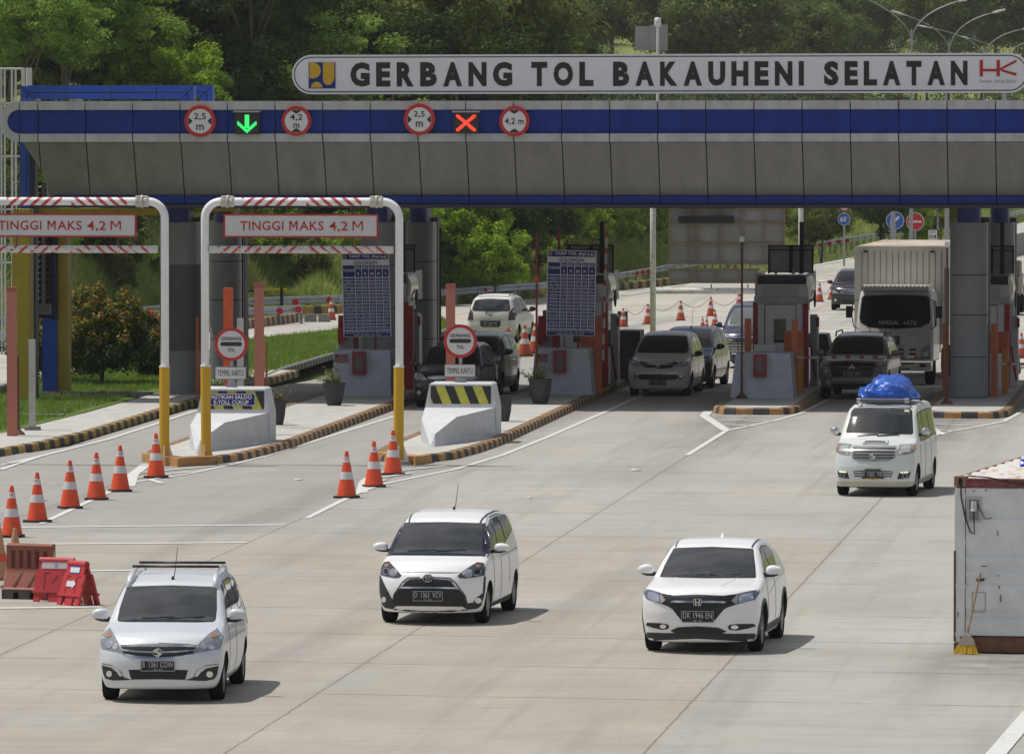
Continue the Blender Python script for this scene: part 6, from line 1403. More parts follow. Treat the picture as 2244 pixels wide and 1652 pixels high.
# two far cars facing us
c = generic(SG, 'sport_utility_car', 'dark sport utility car far behind, its left half showing beside the truck', 'car', blackp, 1868, 680, R_(3), gr=None, detail=0)
c.patch('chrome_grille', [SY([(0, z), (.44, z+.01), (.46, z+.035), (0, z+.03)]) for z in (.70, .76, .82, .88)], chromeb, off=.012)
c = generic(SG, 'sport_utility_car', 'white sport utility car far behind at the right edge', 'car', whitep, 2187, 662, R_(5), detail=0, mir=chrome)
MB().tube([(.64, 2.05, 1.60), (.645, 2.25, 1.71), (.645, 3.6, 1.71), (.64, 3.8, 1.62)], .03, 8).build('roof_rail', gtrim, c.t, smooth=True)
# ---------------------------------------------------------------- white box truck
p = G(1955, 842); TY = p.y-1.0
cabw = carpaint('truck_white', (.70, .69, .66), .4); boxp = mat('truck_box_panel', (.76, .75, .71), .5, vscale=1.5, col2=(.66, .64, .60))
rz_ = -(math.atan2(p.x, p.y)+R_(5))
t = thing('box_truck', 'large white box truck with dark windscreen lettered NINGGAL TATU, behind the grey car', 'truck', (AX(1960, TY), TY, 0), rz_)
W_ = 1.06
def rb(mb, prof, x0, x1, mi=0): return mb.prism(prof, 'X', x0, x1, mi)
S_ = dict(L=2.2, W=2.16, H=2.62, zb=.62, sweep=(.16, 4.0), rsweep=(.02, 3), k=.09, ke=.10, crown=.03, bow=.04, ya=.7, sm=7, R=.42, wheels=(),
    top=[(-.3, 2.3), (0, 2.42), (.12, 2.52), (.3, 2.60), (.6, 2.63), (2.0, 2.63), (2.5, 2.6)], front=[(.4, .02), (.7, .0), (1.0, .0), (1.35, .04), (1.8, .16), (2.2, .26), (2.5, .36)], rear=[(.4, 2.2), (2.6, 2.2)], width=[(.4, 1.06), (.8, 1.07), (1.4, 1.08), (1.9, 1.05), (2.4, 1.0), (2.65, .95)])
tk = Car.__new__(Car); tk.S = S_; tk.paint = cabw; tk.tan = .041; tk.yaw = R_(5); tk.t = t
class B2(Body):
    def F(s, x, y, z): 
        S = s.S; a = z-np.interp(y, s.tx, s.tz)+S['crown']*x*x; b = np.interp(z, *[np.array(q) for q in (s.F2[0], s.F2[1])])+.16*(np.abs(x)/1.08)**4-y; c_ = y-2.2; e = np.abs(x)-np.interp(z, *s.W2); d = S['zb']-z
        r = smax(a, e, .1); r = smax(r, smax(b, c_, .01), .09); return smax(r, d, .04)
b2 = B2(dict(S_)); b2.F2 = tab(S_['front'], 0, 2.8, 300, 9); b2.W2 = tab(S_['width'], 0, 2.8, 300, 9)
L_ = S_['L']
def mesh2(s, ny=50, nx=40, nz=50):
    global _m
    s.S['H'] = 2.62; return Body.mesh(s, ny, nx, nz)
_old = np.full
Q, fc = mesh2(b2)
# rays start higher inside the cab
P_ok = Q
mb = MB(); mb.v = [tuple(q) for q in Q.tolist()]; mb.f = fc; mb.m = [0]*len(fc); tk.bvh = BVHTree.FromPolygons([Vector(q) for q in mb.v], fc); tk.body = mb.build('cab', cabw, t, smooth=True)
tk.crop = ((452+1190)/2, 1425+14, 2.664*.0+ 26000/(TY)*2.664)
c = tk
c.patch('windscreen_edge', SY([(0, 1.55), (.72, 1.60), (.94, 1.72), (.98, 1.85), (.93, 2.42), (.86, 2.47), (0, 2.50)]), gtrim, off=.004, step=.1)
c.patch('windscreen', SY([(0, 1.60), (.70, 1.65), (.90, 1.76), (.93, 1.86), (.89, 2.39), (.84, 2.43), (0, 2.46)]), glass2, off=.009, step=.1)
q, n = c.proj('F', 0, 1.78); mb = MB(); text(mb, 'NINGGAL', -.16, 1.725, h=.12, wd=.56, y=q.y-.05, bold=.02); text(mb, '+ATU', .42, 1.72, h=.12, wd=.36, y=q.y-.05, bold=.02); mb.build('windscreen_lettering', wtxt, t)
c.patch('emblem_panel', [(-.13, 1.12), (.15, 1.12), (.15, 1.36), (-.13, 1.36)], mat('maroon_decal', (.10, .015, .015), .5), off=.006)
q, n = c.proj('F', 0, 1.24); mb = MB(); mb.add([(a*.09+.01, q.y-.016, q.z+b*.10) for a, b in ((.7, 1), (-.7, .1), (.0, .05), (-.8, -1), (.7, .0), (.05, .1))], [(0, 1, 2, 5), (2, 3, 4, 5)]); mb.build('emblem_mark', wtxt, t)
mb = MB(); text(mb, 'ISUZU', .10, 1.075, h=.07, wd=.34, y=q.y-.03, bold=.02); mb.build('maker_lettering', chrome, t)
c.patch('grille', [[(x0, z), (x1, z+.0), (x1, z+.06), (x0, z+.06)] for z in (.84, .96) for x0, x1 in ((-.52, -.34), (-.22, .26), (.42, .60))], blk, off=.006)
hh = c.patch('headlight', [(.72, .76), (.97, .78), (.98, 1.15), (.88, 1.12), (.73, .98)], lens, off=.010, mirror=True, step=.1)
for i, s_ in enumerate((1, -1)): c.patch('reflector', [(s_*(.85+.08*math.cos(PI*k/6)), .87+.07*math.sin(PI*k/6)) for k in range(12)], lens2, off=.016, parent=hh[i])
c.lines('F', SY([(0, .74), (.98, .76)]), .025, m=blk, off=.006)
mb = MB(); P0 = [(-.04, .40), (-.10, .46), (-.10, .66), (-.02, .70), (.5, .70), (.5, .40)]; rb(mb, P0, -1.02, 1.02); mb.build('bumper', cabw, t)
mb = MB(); mb.bb((.70, -.115, .52), (.88, -.10, .60)); mb.build('fog_lamp', redl, t); mb = MB(); mb.bb((-.88, -.115, .52), (-.70, -.10, .60)); mb.build('fog_lamp', redl, t)
mb = MB(); mb.bb((.10, -.11, .60), (.55, -.095, .63)); mb.bb((.20, -.11, .45), (.45, -.095, .475)); mb.build('bumper_slots', blk, t)
mb = MB(); mb.box((0, .75, 2.66), (1.86, 1.3, .10))
for k in range(17): x = -.88+.11*k; mb.box((x, .72, 2.715), (.06, 1.25, .05))
mb.build('roof_ribs', cabw, t, auto=30)
for s_ in (-1, 1):
    mb = MB(); x = s_*1.10; mb.tube([(s_*1.0, .25, 2.35), (s_*1.14, .05, 2.30), (s_*1.16, .0, 1.9), (s_*1.12, .05, 1.62), (s_*1.0, .15, 1.55)], .014, 6); mb.build('mirror_arm', gtrim, t)
    mb = MB(); mb.box((s_*1.24, .0, 2.02), (.17, .09, .32)); mb.build('mirror', gtrim, t)
c.patch('side_window', [(.45, 1.6), (1.3, 1.6), (1.3, 2.3), (.55, 2.3)], glass, 'R', off=.006, mirror=True, step=.2)
BXW = 1.27; zt_ = 3.74
mb = MB(); mb.bb((-BXW, 2.35, 1.05), (BXW, 10.8, zt_))
mb.build('cargo_box', boxp, t)
mb = MB(); n = 15
for k in range(1, n): x = -BXW+2*BXW*k/n; mb.bb((x-.008, 2.335, 1.1), (x+.008, 2.35, zt_-.1))
mb.build('panel_joints', mat('joint_grey', (.22, .21, .19), .7), t)
mb = MB(); 
for s_ in (-1, 1): mb.bb((s_*BXW-.04, 2.32, 1.05), (s_*BXW+.04, 2.40, zt_)); 
mb.bb((-BXW, 2.31, zt_-.05), (BXW, 2.40, zt_+.02)); mb.build('box_edges', boxp, t)
mb = MB(); mb.bb((-BXW+.02, 2.36, zt_+.004), (BXW-.02, 10.78, zt_+.03)); mb.build('box_roof', mat('rusty_roof', (.50, .47, .42), .7, vscale=1.2, col2=(.34, .20, .09), thr=(.42, .62)), t)
for x in (-1.0, .85): mb = MB(); mb.box((x, 2.30, zt_-.12), (.10, .04, .06)); mb.build('marker_lamp', redl, t)
mb = MB(); mb.bb((-.45, .4, .55), (.45, 10.4, .95)); mb.build('chassis', gtrim, t)
for yw in (1.05, 6.6, 7.9):
    for s_ in (-1, 1):
        mb = MB(); mb.lathe([(.0, .04), (.2, .04), (.24, 0), (.39, .01), (.43, .05), (.43, .22), (.39, .26), (0, .26)], (0, 0, 0), 'X', 28); mb.v = [((s_*(1.04)-s_*p_[0]), p_[1]+yw, p_[2]+.43) for p_ in mb.v]; mb.build('wheel', rubber, t, smooth=True)
# small brown truck at far right, seen from behind-side
p = G(2178, 692); t = thing('flatbed_truck', 'small brown truck behind the big right column', 'truck', tuple(p), -math.atan2(p.x, p.y)-.06)
brn = mat('brown_truck_paint', (.12, .10, .08), .6, vscale=3, col2=(.2, .17, .13))
mb = MB(); mb.bb((-.95, 0, .9), (.95, 3.2, 1.0)); mb.bb((-.98, 0, 1.0), (-.92, 3.2, 1.5)); mb.bb((.92, 0, 1.0), (.98, 3.2, 1.5)); mb.bb((-.95, 0, 1.0), (.95, .06, 1.5)); mb.build('load_bed', brn, t)
mb = MB(); mb.prism([(3.3, .7), (5.0, .7), (5.0, 1.4), (4.7, 2.1), (3.3, 2.15)], 'X', -.85, .85); o = mb.build('cab', brn, t); mb = MB(); mb.bb((-.6, 3.27, 1.45), (.6, 3.29, 1.95)); mb.build('rear_window', glass, t)
MB().bb((-.4, .2, .5), (.4, 4.8, .8)).build('chassis', gtrim, t)
for yw in (1.0, 4.2):
    for s_ in (-1, 1): mb = MB(); mb.lathe([(0, .03), (.2, .03), (.34, 0), (.38, .05), (.38, .18), (0, .2)], (0, 0, 0), 'X', 24); mb.v = [((s_*.98-s_*q_[0]), q_[1]+yw, q_[2]+.38) for q_ in mb.v]; mb.build('wheel', rubber, t, smooth=True)
for s_ in (-1, 1): mb = MB(); mb.bb((s_*.8-.08, -.03, .92), (s_*.8+.08, 0, 1.0)); mb.build('tail_light', amber, t)
# ============================================================ CONES, BARRIERS, POTS, CONTAINER, RAILS
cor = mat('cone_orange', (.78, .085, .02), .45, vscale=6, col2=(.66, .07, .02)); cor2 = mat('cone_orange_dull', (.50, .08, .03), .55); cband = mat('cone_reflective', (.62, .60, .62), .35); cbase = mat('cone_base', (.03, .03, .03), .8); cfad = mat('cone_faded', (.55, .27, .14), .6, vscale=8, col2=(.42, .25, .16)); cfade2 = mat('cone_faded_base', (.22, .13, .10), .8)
def cone(h=.94, m=cor, base=cbase, bands=((.40, .56), (.76, .88)), mark=True, name='traffic_cone'):
    t = thing(name, 'x', 'cone', (0, 0, 0)); r = lambda z: .175*h/.94*(1-z/h)+.032
    zs = [.05]+[b*h for q in bands for b in q]+[h]; mb = MB()
    mb.lathe([(.20*h/.94, .04), (r(.06), .06), (r(h*.5), h*.5), (r(h), h), (r(h)*.7, h+.004), (0, h+.004)], n=24); mb.build('body', m, t, auto=40)
    for a, b in bands:
        q = MB(); q.lathe([(r(a*h)+.003, a*h), (r(b*h)+.003, b*h)], n=24); o = q.build('reflective_band', cband, t, auto=40)
    mb = MB(); w = .215*h/.94; mb.prism([(-w, -w+.04), (-w+.04, -w), (w-.04, -w), (w, -w+.04), (w, w-.04), (w-.04, w), (-w+.04, w), (-w, w-.04)], 'Z', 0, .045); mb.build('base', base, t)
    if mark:
        z = (bands[1][0]+bands[1][1])/2*h; rr = r(z)+.004; mb = MB()
        for P in ((( -.5, -.5), (-.38, -.5), (-.38, .5), (-.5, .5)), ((-.38, -.1), (.05, -.1), (.05, .1), (-.38, .1)), ((.05, -.5), (.17, -.5), (.17, .5), (.05, .5)), ((.17, 0), (.6, .5), (.6, .3), (.3, 0)), ((.17, 0), (.3, 0), (.6, -.35), (.6, -.5))):
            mb.add([(a*.07, -math.sqrt(max(0, rr*rr-(a*.07)**2)), z+b*.075) for a, b in P], [tuple(range(4))])
        mb.build('printed_mark', sred, t)
    return t
c0 = cone()
near = [(22, 1180, 'first orange cone from the left edge, in front of the white lines'), (78, 1147, 'second orange cone from the left in the long slanting row'), (150, 1117, 'third orange cone from the left in the long slanting row'), (208, 1098, 'fourth orange cone from the left, with thread tied to its tip'), (260, 1080, 'fifth orange cone from the left in the long slanting row'), (339, 1050, 'orange cone just left of the first yellow-sleeved post'),
        (757, 1094, 'nearest orange cone of the three beside the middle yellow-sleeved post'), (817, 1070, 'middle orange cone of the three beside the right yellow-sleeved post'), (859, 1043, 'orange cone touching the right yellow-sleeved post')]
for i, (u, v, lab) in enumerate(near):
    p = G(u, v-2); o = c0 if i == 0 else dup(c0); o.location = (p.x, p.y+.2, 0); o.rotation_euler = (0, 0, random.uniform(-.5, .5)); o['label'] = lab; o['group'] = 'orange cones marking the lanes in front of the gate'
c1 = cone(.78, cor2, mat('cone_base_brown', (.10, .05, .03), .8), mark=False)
far = [(1149, 781, 1.25, 0, 'dull cone standing upright between the dark blue car and red pole'), (1122, 789, 1.25, -.16, 'dull leaning cone against the dark blue car'), (1172, 775, 1.25, 0, 'dull cone partly behind the thin red pole'), (1419, 711, 1, 0, 'cone just left of the thick white gantry post'), (1491, 703, 1, 0, 'cone right of the thick white gantry post'), (1557, 693, 1, 0, 'cone above the large dark blue van bonnet'), (1620, 672, 1, 0, 'cone half hidden by the right booth, beyond the white pipe'),
       (1365, 717, .9, 0, 'cone with a black box in front, beside the middle booth'), (1795.5, 662, 1.05, 0, 'plain cone between the right booth and the far dark car'), (1823, 657, 1.05, 0, 'cone beside the far dark car'), (2238, 785, 1.0, 0, 'bright cone at the right edge beside the slim dark block'), (2223, 778, .9, 0, 'cone half hidden by the slim dark block'), (725, 702, 1.05, 0, 'cone on the road left of the first price board'),
       (1539, 716, .5, 0, 'smallest orange cone tip behind the navy people carrier'), (1548, 722, .6, 0, 'small orange cone beside the van mirror'), (1566, 715, .8, 0, 'small cone nearest to the large van mirror')]
for i, (u, v, s_, ln, lab) in enumerate(far):
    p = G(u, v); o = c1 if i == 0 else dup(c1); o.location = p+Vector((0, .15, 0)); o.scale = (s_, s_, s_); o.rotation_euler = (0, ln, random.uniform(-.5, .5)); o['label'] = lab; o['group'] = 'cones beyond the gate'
t = thing('black_box', 'small black box on the ground in front of a cone by the middle booth', 'box', tuple(G(1367, 716)), world=True); p = G(1367, 716); MB().box((p.x, p.y-.5, p.z+.3), (.36, .3, .58)).build('case', cbase, t)
c2 = cone(1.0, cfad, cfade2, bands=((.32, .46), (.80, .88)), mark=False)
p = G(33, 1287); c2.location = (p.x, p.y, 0); c2.scale = (.95, .95, .98); c2['label'] = 'tall faded peach cone with orange band behind the brown barrier'; c2['group'] = 'faded cones'
for ch in c2.children:
    if ch.name.startswith('reflective_band'): ch.data.materials[0] = cor if ch.location.z == 0 and ch == [q for q in c2.children if q.name.startswith('reflective_band')][0] else cfad
o = dup(c2); p = G(-4, 1270); o.location = (p.x, p.y, 0); o['label'] = 'tall faded cone cut by the left edge of the photo'
# thin chain between far cones
chm = mat('chain_grey', (.12, .10, .08), .7)
for a, b, lab in (((1372, 668), (1417, 660), 'chain between the middle booth cone and the next'), ((1421, 658), (1489, 650), 'chain left of the cone right of the white post'), ((1493, 650), (1555, 644), 'chain between the two cones right of the white post'), ((1559, 645), (1618, 640), 'chain ending at the cone behind the booth'), ((1797, 618), (1821, 612), 'chain between the two cones near the far dark car')):
    p, q = G(a[0], a[1]+50), G(b[0], b[1]+48); p.z += .7; q.z += .7; pts = [p.lerp(q, k/8)-Vector((0, 0, .30*math.sin(PI*k/8))) for k in range(9)]
    t = thing('cone_chain', lab, 'chain', tuple(p), world=True, group='chains between cones'); MB().tube(pts, .011, 5).build('links', chm, t)
# ---------------- water-filled barriers
brown = mat('faded_barrier', (.30, .095, .06), .65, vscale=4, col2=(.24, .08, .055)); redp = mat('red_barrier', (.52, .035, .04), .5, vscale=3, col2=(.46, .04, .045)); rdk = mat('red_groove_shade', (.20, .012, .015), .6); bdk = mat('brown_slot_shade', (.10, .02, .014), .7); grime = mat('barrier_grime', (.085, .075, .068), .9, var=.3, vscale=9)
p = G(68, 1311); t = thing('water_barrier', 'faded brown plastic barrier with vertical slots, leftmost of three', 'barrier', (p.x, p.y, 0), R_(-14)); L2 = .40
prof = [(-.24, .0), (-.24, .16), (-.20, .19), (-.09, .43), (-.075, .48), (-.075, .86), (-.05, .89), (.05, .89), (.075, .86), (.075, .48), (.09, .43), (.20, .19), (.24, .16), (.24, 0)]
mb = MB(); mb.prism([(a, b) for a, b in prof if b > .15], 'X', -L2, L2); mb.build('body', brown, t)
mb = MB()
for x in (-.31, -.02, .29): mb.bb((x-.10, -.245, 0), (x+.10, .245, .16)); 
mb.bb((-.37, -.243, .11), (.37, .243, .158)); mb.build('base', grime, t)
mb = MB()
for k in range(5): x = -.28+.14*k; mb.bb((x-.033, -.079, .50), (x+.033, -.072, .78))
for x in (-.15, .10):
    mb.add([(x-.09, -.205, .2), (x-.04, -.205, .2), (x+.055, -.098, .42), (x+.025, -.098, .42)], [(0, 1, 2, 3)])
mb.build('slots', bdk, t); mb = MB(); mb.bb((L2-.0, -.03, .55), (L2+.006, .03, .78)); mb.build('reflector', mat('reflector_yellow', (.45, .42, .12), .5), t)  # slot shade painted as darker brown strips on the flat face
def redbar(u, v, rz, lab, L2, extra):
    p = G(u, v); t = thing('road_barrier', lab, 'barrier', (p.x, p.y, 0), rz, 'red plastic barriers'); mb = MB()
    # two leaning panels joined at the top, like a tent
    for s in (-1, 1):
        a = .20; 
        def pt(x, z, o=0): return (x, s*(a*(1-z/.66)+.035+o), z)
        for x0, x1, z0, z1, th in ((-L2, L2, .16, .50, .035), (-L2+.05, L2-.05, .50, .66, .035), (-L2, -L2+.10, 0, .16, .05), (-.09, .09, 0, .16, .05), (L2-.10, L2, 0, .16, .05)):
            vs = [pt(x0, z0), pt(x1, z0), pt(x1, z1), pt(x0, z1), pt(x0, z0, -th), pt(x1, z0, -th), pt(x1, z1, -th), pt(x0, z1, -th)]; mb.add(vs, [(0, 1, 2, 3), (7, 6, 5, 4), (0, 4, 5, 1), (1, 5, 6, 2), (2, 6, 7, 3), (3, 7, 4, 0)])
        x0, x1 = -L2-.015, L2+.015; mb.add([pt(x0, .15, .02), pt(x1, .15, .02), pt(x1, .19, .02), pt(x0, .19, .02), pt(x0, .15, -.01), pt(x1, .15, -.01), pt(x1, .19, -.01), pt(x0, .19, -.01)], [(0, 1, 2, 3), (7, 6, 5, 4), (0, 4, 5, 1), (1, 5, 6, 2), (2, 6, 7, 3), (3, 7, 4, 0)])
    mb.tube([(-L2+.05, 0, .655), (L2-.05, 0, .655)], .055, 12); mb.build('body', redp, t, auto=30)
    mb = MB()
    for x in (-L2*.55, L2*.35):
        for q in (((0, .2), (.02, .2), (.02, .47), (0, .47)), ((.0, .45), (.10, .45), (.10, .47), (0, .47)), ((.12, .30), (.14, .30), (.24, .42), (.22, .43))): mb.add([(x+a_, -(.20*(1-b_/.66)+.038), b_) for a_, b_ in q], [(0, 1, 2, 3)])
    mb.build('moulded_grooves', rdk, t); extra(t); return t  # groove shade painted as darker red strips on the panel
def ex1(t):
    f = lambda x, z: (x, -(.20*(1-z/.66)+.042), z); mb = MB(); mb.add([f(-.24, .53), f(.26, .53), f(.26, .64), f(-.24, .64)], [(0, 1, 2, 3)]); mb.build('pale_sticker', mat('sticker_pinkish', (.60, .50, .52), .5), t)
    mb = MB(); mb.add([(q[0], -(.20*(1-q[1]/.66)+.045), q[1]) for q in ell(.03, .045, .0, .588, 12)], [tuple(range(12))]); mb.build('round_badge', mat('badge_lilac', (.30, .30, .50), .5), t)
def ex2(t):
    f = lambda x, z, o=.042: (x, -(.20*(1-z/.66)+o), z); mb = MB(); mb.add([f(-.12, .51), f(.13, .51), f(.13, .62), f(-.12, .62)], [(0, 1, 2, 3)]); mb.build('blue_label', mat('label_blue', (.08, .09, .45), .5), t)
    mb = MB(); mb.add([f(-.11, .525, .045), f(.12, .525, .045), f(.12, .605, .045), f(-.11, .605, .045)], [(0, 1, 2, 3)]); mb.add([f(-.13, .30, .045), f(.02, .30, .045), f(.02, .27, .045), f(.10, .345, .045), f(.02, .42, .045), f(.02, .39, .045), f(-.13, .39, .045)], [tuple(range(7))]); mb.build('white_arrow', mat('label_white', (.70, .72, .78), .5), t)
redbar(126, 1317, R_(-8), 'red plastic barrier with pale sticker, middle of the three', .34, ex1)
redbar(172, 1325, R_(-42), 'red plastic barrier seen end-on with a white arrow', .27, ex2)
# ---------------- container
p0 = G(2092, 1430); Yc = p0.y
cw = mat('container_white', (.78, .80, .81), .5, vscale=2.5, col2=(.66, .68, .68)); cmar = mat('container_maroon', (.16, .02, .025), .6, vscale=8, col2=(.26, .10, .09)); cr_ = mat('container_rust', (.11, .05, .03), .8, vscale=9, col2=(.2, .10, .06)); crs = mat('rust_stain', (.25, .10, .03), .8, vscale=15, col2=(.45, .30, .16))
t = thing('shipping_container', 'white corrugated container with rusty bottom rail, at the right edge', 'container', (p0.x, Yc, 0), R_(-7))
CW, CHh, CL = 2.44, 2.59, 6.06
ff = lambda u: (u-2092)*Yc/16670/math.cos(R_(7)); fz = lambda v: (1430-v)*Yc/16670*1.005
zsr = [fz(1511-80+0)]  # placeholder
mb = MB(); rows = [(.26, 0), (.50, 0), (.53, .03), (.60, .03), (.66, 0), (.99, 0), (1.02, .03), (1.09, .03), (1.14, 0), (1.18, 0), (1.22, .03), (1.30, .03), (1.36, 0), (1.40, 0), (1.44, .03), (1.50, .03), (1.56, 0), (1.96, 0), (1.99, .03), (2.06, .03), (2.12, 0), (2.42, 0)]
vs = [];
for z, d in rows: vs += [(.16, d, z), (CW-.1, d, z)]
fs = [(2*i, 2*i+1, 2*i+3, 2*i+2) for i in range(len(rows)-1)]; mb.add(vs, fs); mb.build('ribbed_end', cw, t)
mb = MB(); mb.bb((0, -.02, .16), (.15, .12, 2.42)); mb.build('corner_post', cw, t); mb = MB(); mb.bb((CW-.1, -.02, .16), (CW, .12, 2.42)); mb.build('corner_post', cw, t)
mb = MB(); mb.bb((.15, -.03, 2.43), (CW-.16, .12, 2.555)); mb.build('top_rail', cmar, t)
mb = MB(); mb.bb((.17, -.03, .02), (CW-.17, .12, .24)); mb.bb((-.012, -.03, .17), (.02, .06, 1.5)); mb.build('bottom_rail', cr_, t)
for x in (0, CW-.17):
    for z in (0, 2.44): 
        mb = MB(); mb.bb((x-.008, -.035, z), (x+.17, .14, z+.15)); o = mb.build('corner_casting', cr_ if z == 0 else mat('casting_brown', (.26, .15, .09), .7, var=.2, vscale=9), t); mb = MB(); mb.bb((x+.055, -.038, z+.03), (x+.115, -.034, z+.12)); mb.build('casting_hole', dark, o)
mb = MB(); n = 26; vs = []
for i in range(n*2+1): y = .14+(CL-.3)*i/(2*n); d = (0, .03)[(i//2) % 2]; vs += [(d, y, .17), (d, y, 2.5)]
mb.add(vs, [(2*i, 2*i+1, 2*i+3, 2*i+2) for i in range(n*2)]); mb.bb((0, .14, 0), (.1, CL, .17)); mb.build('long_side', cw, t)
mb = MB(); mb.bb((CW-.03, .14, .0), (CW, CL, 2.5)); mb.bb((0, CL-.05, 0), (CW, CL, 2.5)); each(mb, 'back_wall', cw, t)
croof = mat('container_roof', (.62, .60, .56), .7, vscale=1.6, col2=(.30, .14, .08), thr=(.52, .70), stretch=(3, 1, 1))
mb = MB(); n = 30; vs = []
for i in range(n+1): y = .1+(CL-.15)*i/n; z = 2.56+(.02 if (i//2) % 2 else 0); vs += [(.05, y, z), (CW-.05, y, z)]
mb.add(vs, [(2*i, 2*i+1, 2*i+3, 2*i+2) for i in range(n)]); mb.build('roof_sheet', croof, t); mb = MB(); mb.bb((0, .14, 2.50), (.05, CL, 2.575)); mb.build('side_rail', cr_, t)
a = lambda u: ff(u); x0, x1 = a(2118.5), a(2151); z0, z1 = fz(1144), fz(1089)
mb = MB(); mb.frame((x0, z0), (x1, z1), .035, -.022, .0); o = mb.build('recess_frame', mat('frame_cream', (.50, .48, .44), .6), t); mb = MB(); mb.bb((x0+.035, -.004, z0+.035), (x1-.035, -.002, z1-.035)); mb.build('recess_back', mat('recess_grey', (.30, .31, .32), .6), o)
mb = MB(); mb.tube([((x0+x1)/2, -.05, z1-.06), ((x0+x1)/2, -.05, z1-.18), ((x0+x1)/2, -.05, z1-.2)], [.04, .045, .055], 10); mb.build('socket', wm, o)
mb = MB(); mb.tube([(.09, -.045, 2.52), (.10, -.06, 2.3), (.16, -.06, 2.0), (.24, -.07, 1.78), (.30, -.07, 1.75), ((x0+x1)/2, -.06, z1-.2)], .011, 6); mb.tube([(.2, -.03, 2.6), (.5, -.05, 2.58), (.9, -.05, 2.50), (1.4, -.05, 2.50)], .01, 6); mb.tube([(x1-.06, -.03, z1-.1), (x1+.0, -.03, z0+.15), (x1+.06, -.03, z0+.05), (x1+.16, -.03, z0+.07)], .006, 5); mb.build('cable', dark, t)
for z in (2.30, 1.62, .98, .28): mb = MB(); mb.bb((.01, -.03, z-.03), (.16, -.015, z+.03)); mb.build('hinge_band', cw, t)
mb = MB(); mb.frame((a(2130), fz(1340)), (a(2160), fz(1296)), .012, -.006, .001); mb.build('welded_patch', mat('weld_grey', (.36, .35, .32), .7), t)
mb = MB(); y = -.004
for u, v, w_, h_ in ((2186, 1168, .03, .10), (2193, 1310, .035, .13), (2109, 1395, .06, .10), (2190, 1285, .03, .05), (2100, 1345, .02, .10), (2133, 1076, .05, .02), (2160, 1074, .04, .02), (2120, 1377, .02, .03)):
    cx_, cz_ = a(u), fz(v); mb.add([(cx_+w_*.5*math.cos(k)*(.7+.5*random.random()), y-(.02 if u < 2115 else 0), cz_+h_*.5*math.sin(k)*(.7+.5*random.random())) for k in [i*PI/4 for i in range(8)]], [tuple(range(8))])
mb.build('rust_marks', crs, t)
mb = MB(); 
for u, v, w_, h_ in ((2149, 1270, .13, .05), (2188, 1260, .03, .02), (2157, 1240, .10, .015), (2172, 1411, .12, .03), (2215, 1408, .16, .03), (2190, 1401, .06, .02), (2140, 1412, .2, .012)):
    cx_, cz_ = a(u), fz(v); mb.add([(cx_-w_/2, y-.002, cz_+h_*.4), (cx_+w_/2, y-.002, cz_+h_*.5), (cx_+w_*.35, y-.002, cz_-h_*.3), (cx_-w_*.45, y-.002, cz_-h_*.5)], [(0, 1, 2, 3)])
mb.build('paint_chips', mat('chip_dark', (.06, .06, .09), .7), t)
# beacon and broom
def on_cont(x, y, z): r = R_(-7); return Vector((p0.x+x*math.cos(r)-y*math.sin(r), Yc+x*math.sin(r)+y*math.cos(r), z))
b = on_cont(.55, 3.2, 2.58); t2 = thing('beacon', 'small blue warning lamp lying on the container roof', 'lamp', tuple(b)); mb = MB(); mb.box((0, 0, .055), (.16, .12, .11)); mb.build('lens', mat('beacon_blue', (.015, .03, .45), .2, emit=(.02, .05, 1), estr=.25), t2); mb = MB(); mb.box((0, 0, .005), (.18, .14, .012)); mb.build('base', dark, t2)
mb = MB(); mb.prism([(-.055+.022*math.cos(k), .06+.022*math.sin(k)) for k in [i*PI/5 for i in range(10)]], 'Y', -.065, -.060); mb.build('lit_spot', mat('beacon_glow', (.4, .5, 1), .3, emit=(.35, .5, 1), estr=2.5), t2)
bp_ = on_cont(.22, -.22, 0); t2 = thing('broom', 'yellow bristled broom leaning against the container', 'broom', tuple(bp_), R_(-7))
mb = MB(); mb.tube([(0, .02, .28), (.17, .17, 1.18)], .013, 8); mb.build('handle', mat('broom_stick', (.40, .30, .12), .6, vscale=20, col2=(.3, .12, .06)), t2)
mb = MB(); mb.prism([(-.13, .13), (.12, .13), (.10, .20), (.03, .28), (-.02, .30), (-.06, .26), (-.12, .18)], 'Y', -.03, .05); mb.build('head', mat('broom_head', (.50, .44, .36), .6), t2)
mb = MB()
for k in range(46):
    f = k/45; x = -.13+.25*f; xb = -.20+.37*f; dd = random.uniform(-.02, .02); mb.add([(x-.004, -.02+dd, .14), (x+.006, -.02+dd, .14), (xb+.01, -.06+dd, .0+random.random()*.015), (xb-.006, -.06+dd, .0+random.random()*.015)], [(0, 1, 2, 3)])
mb.build('bristles', mat('bristle_yellow', (.62, .40, .02), .7), t2)
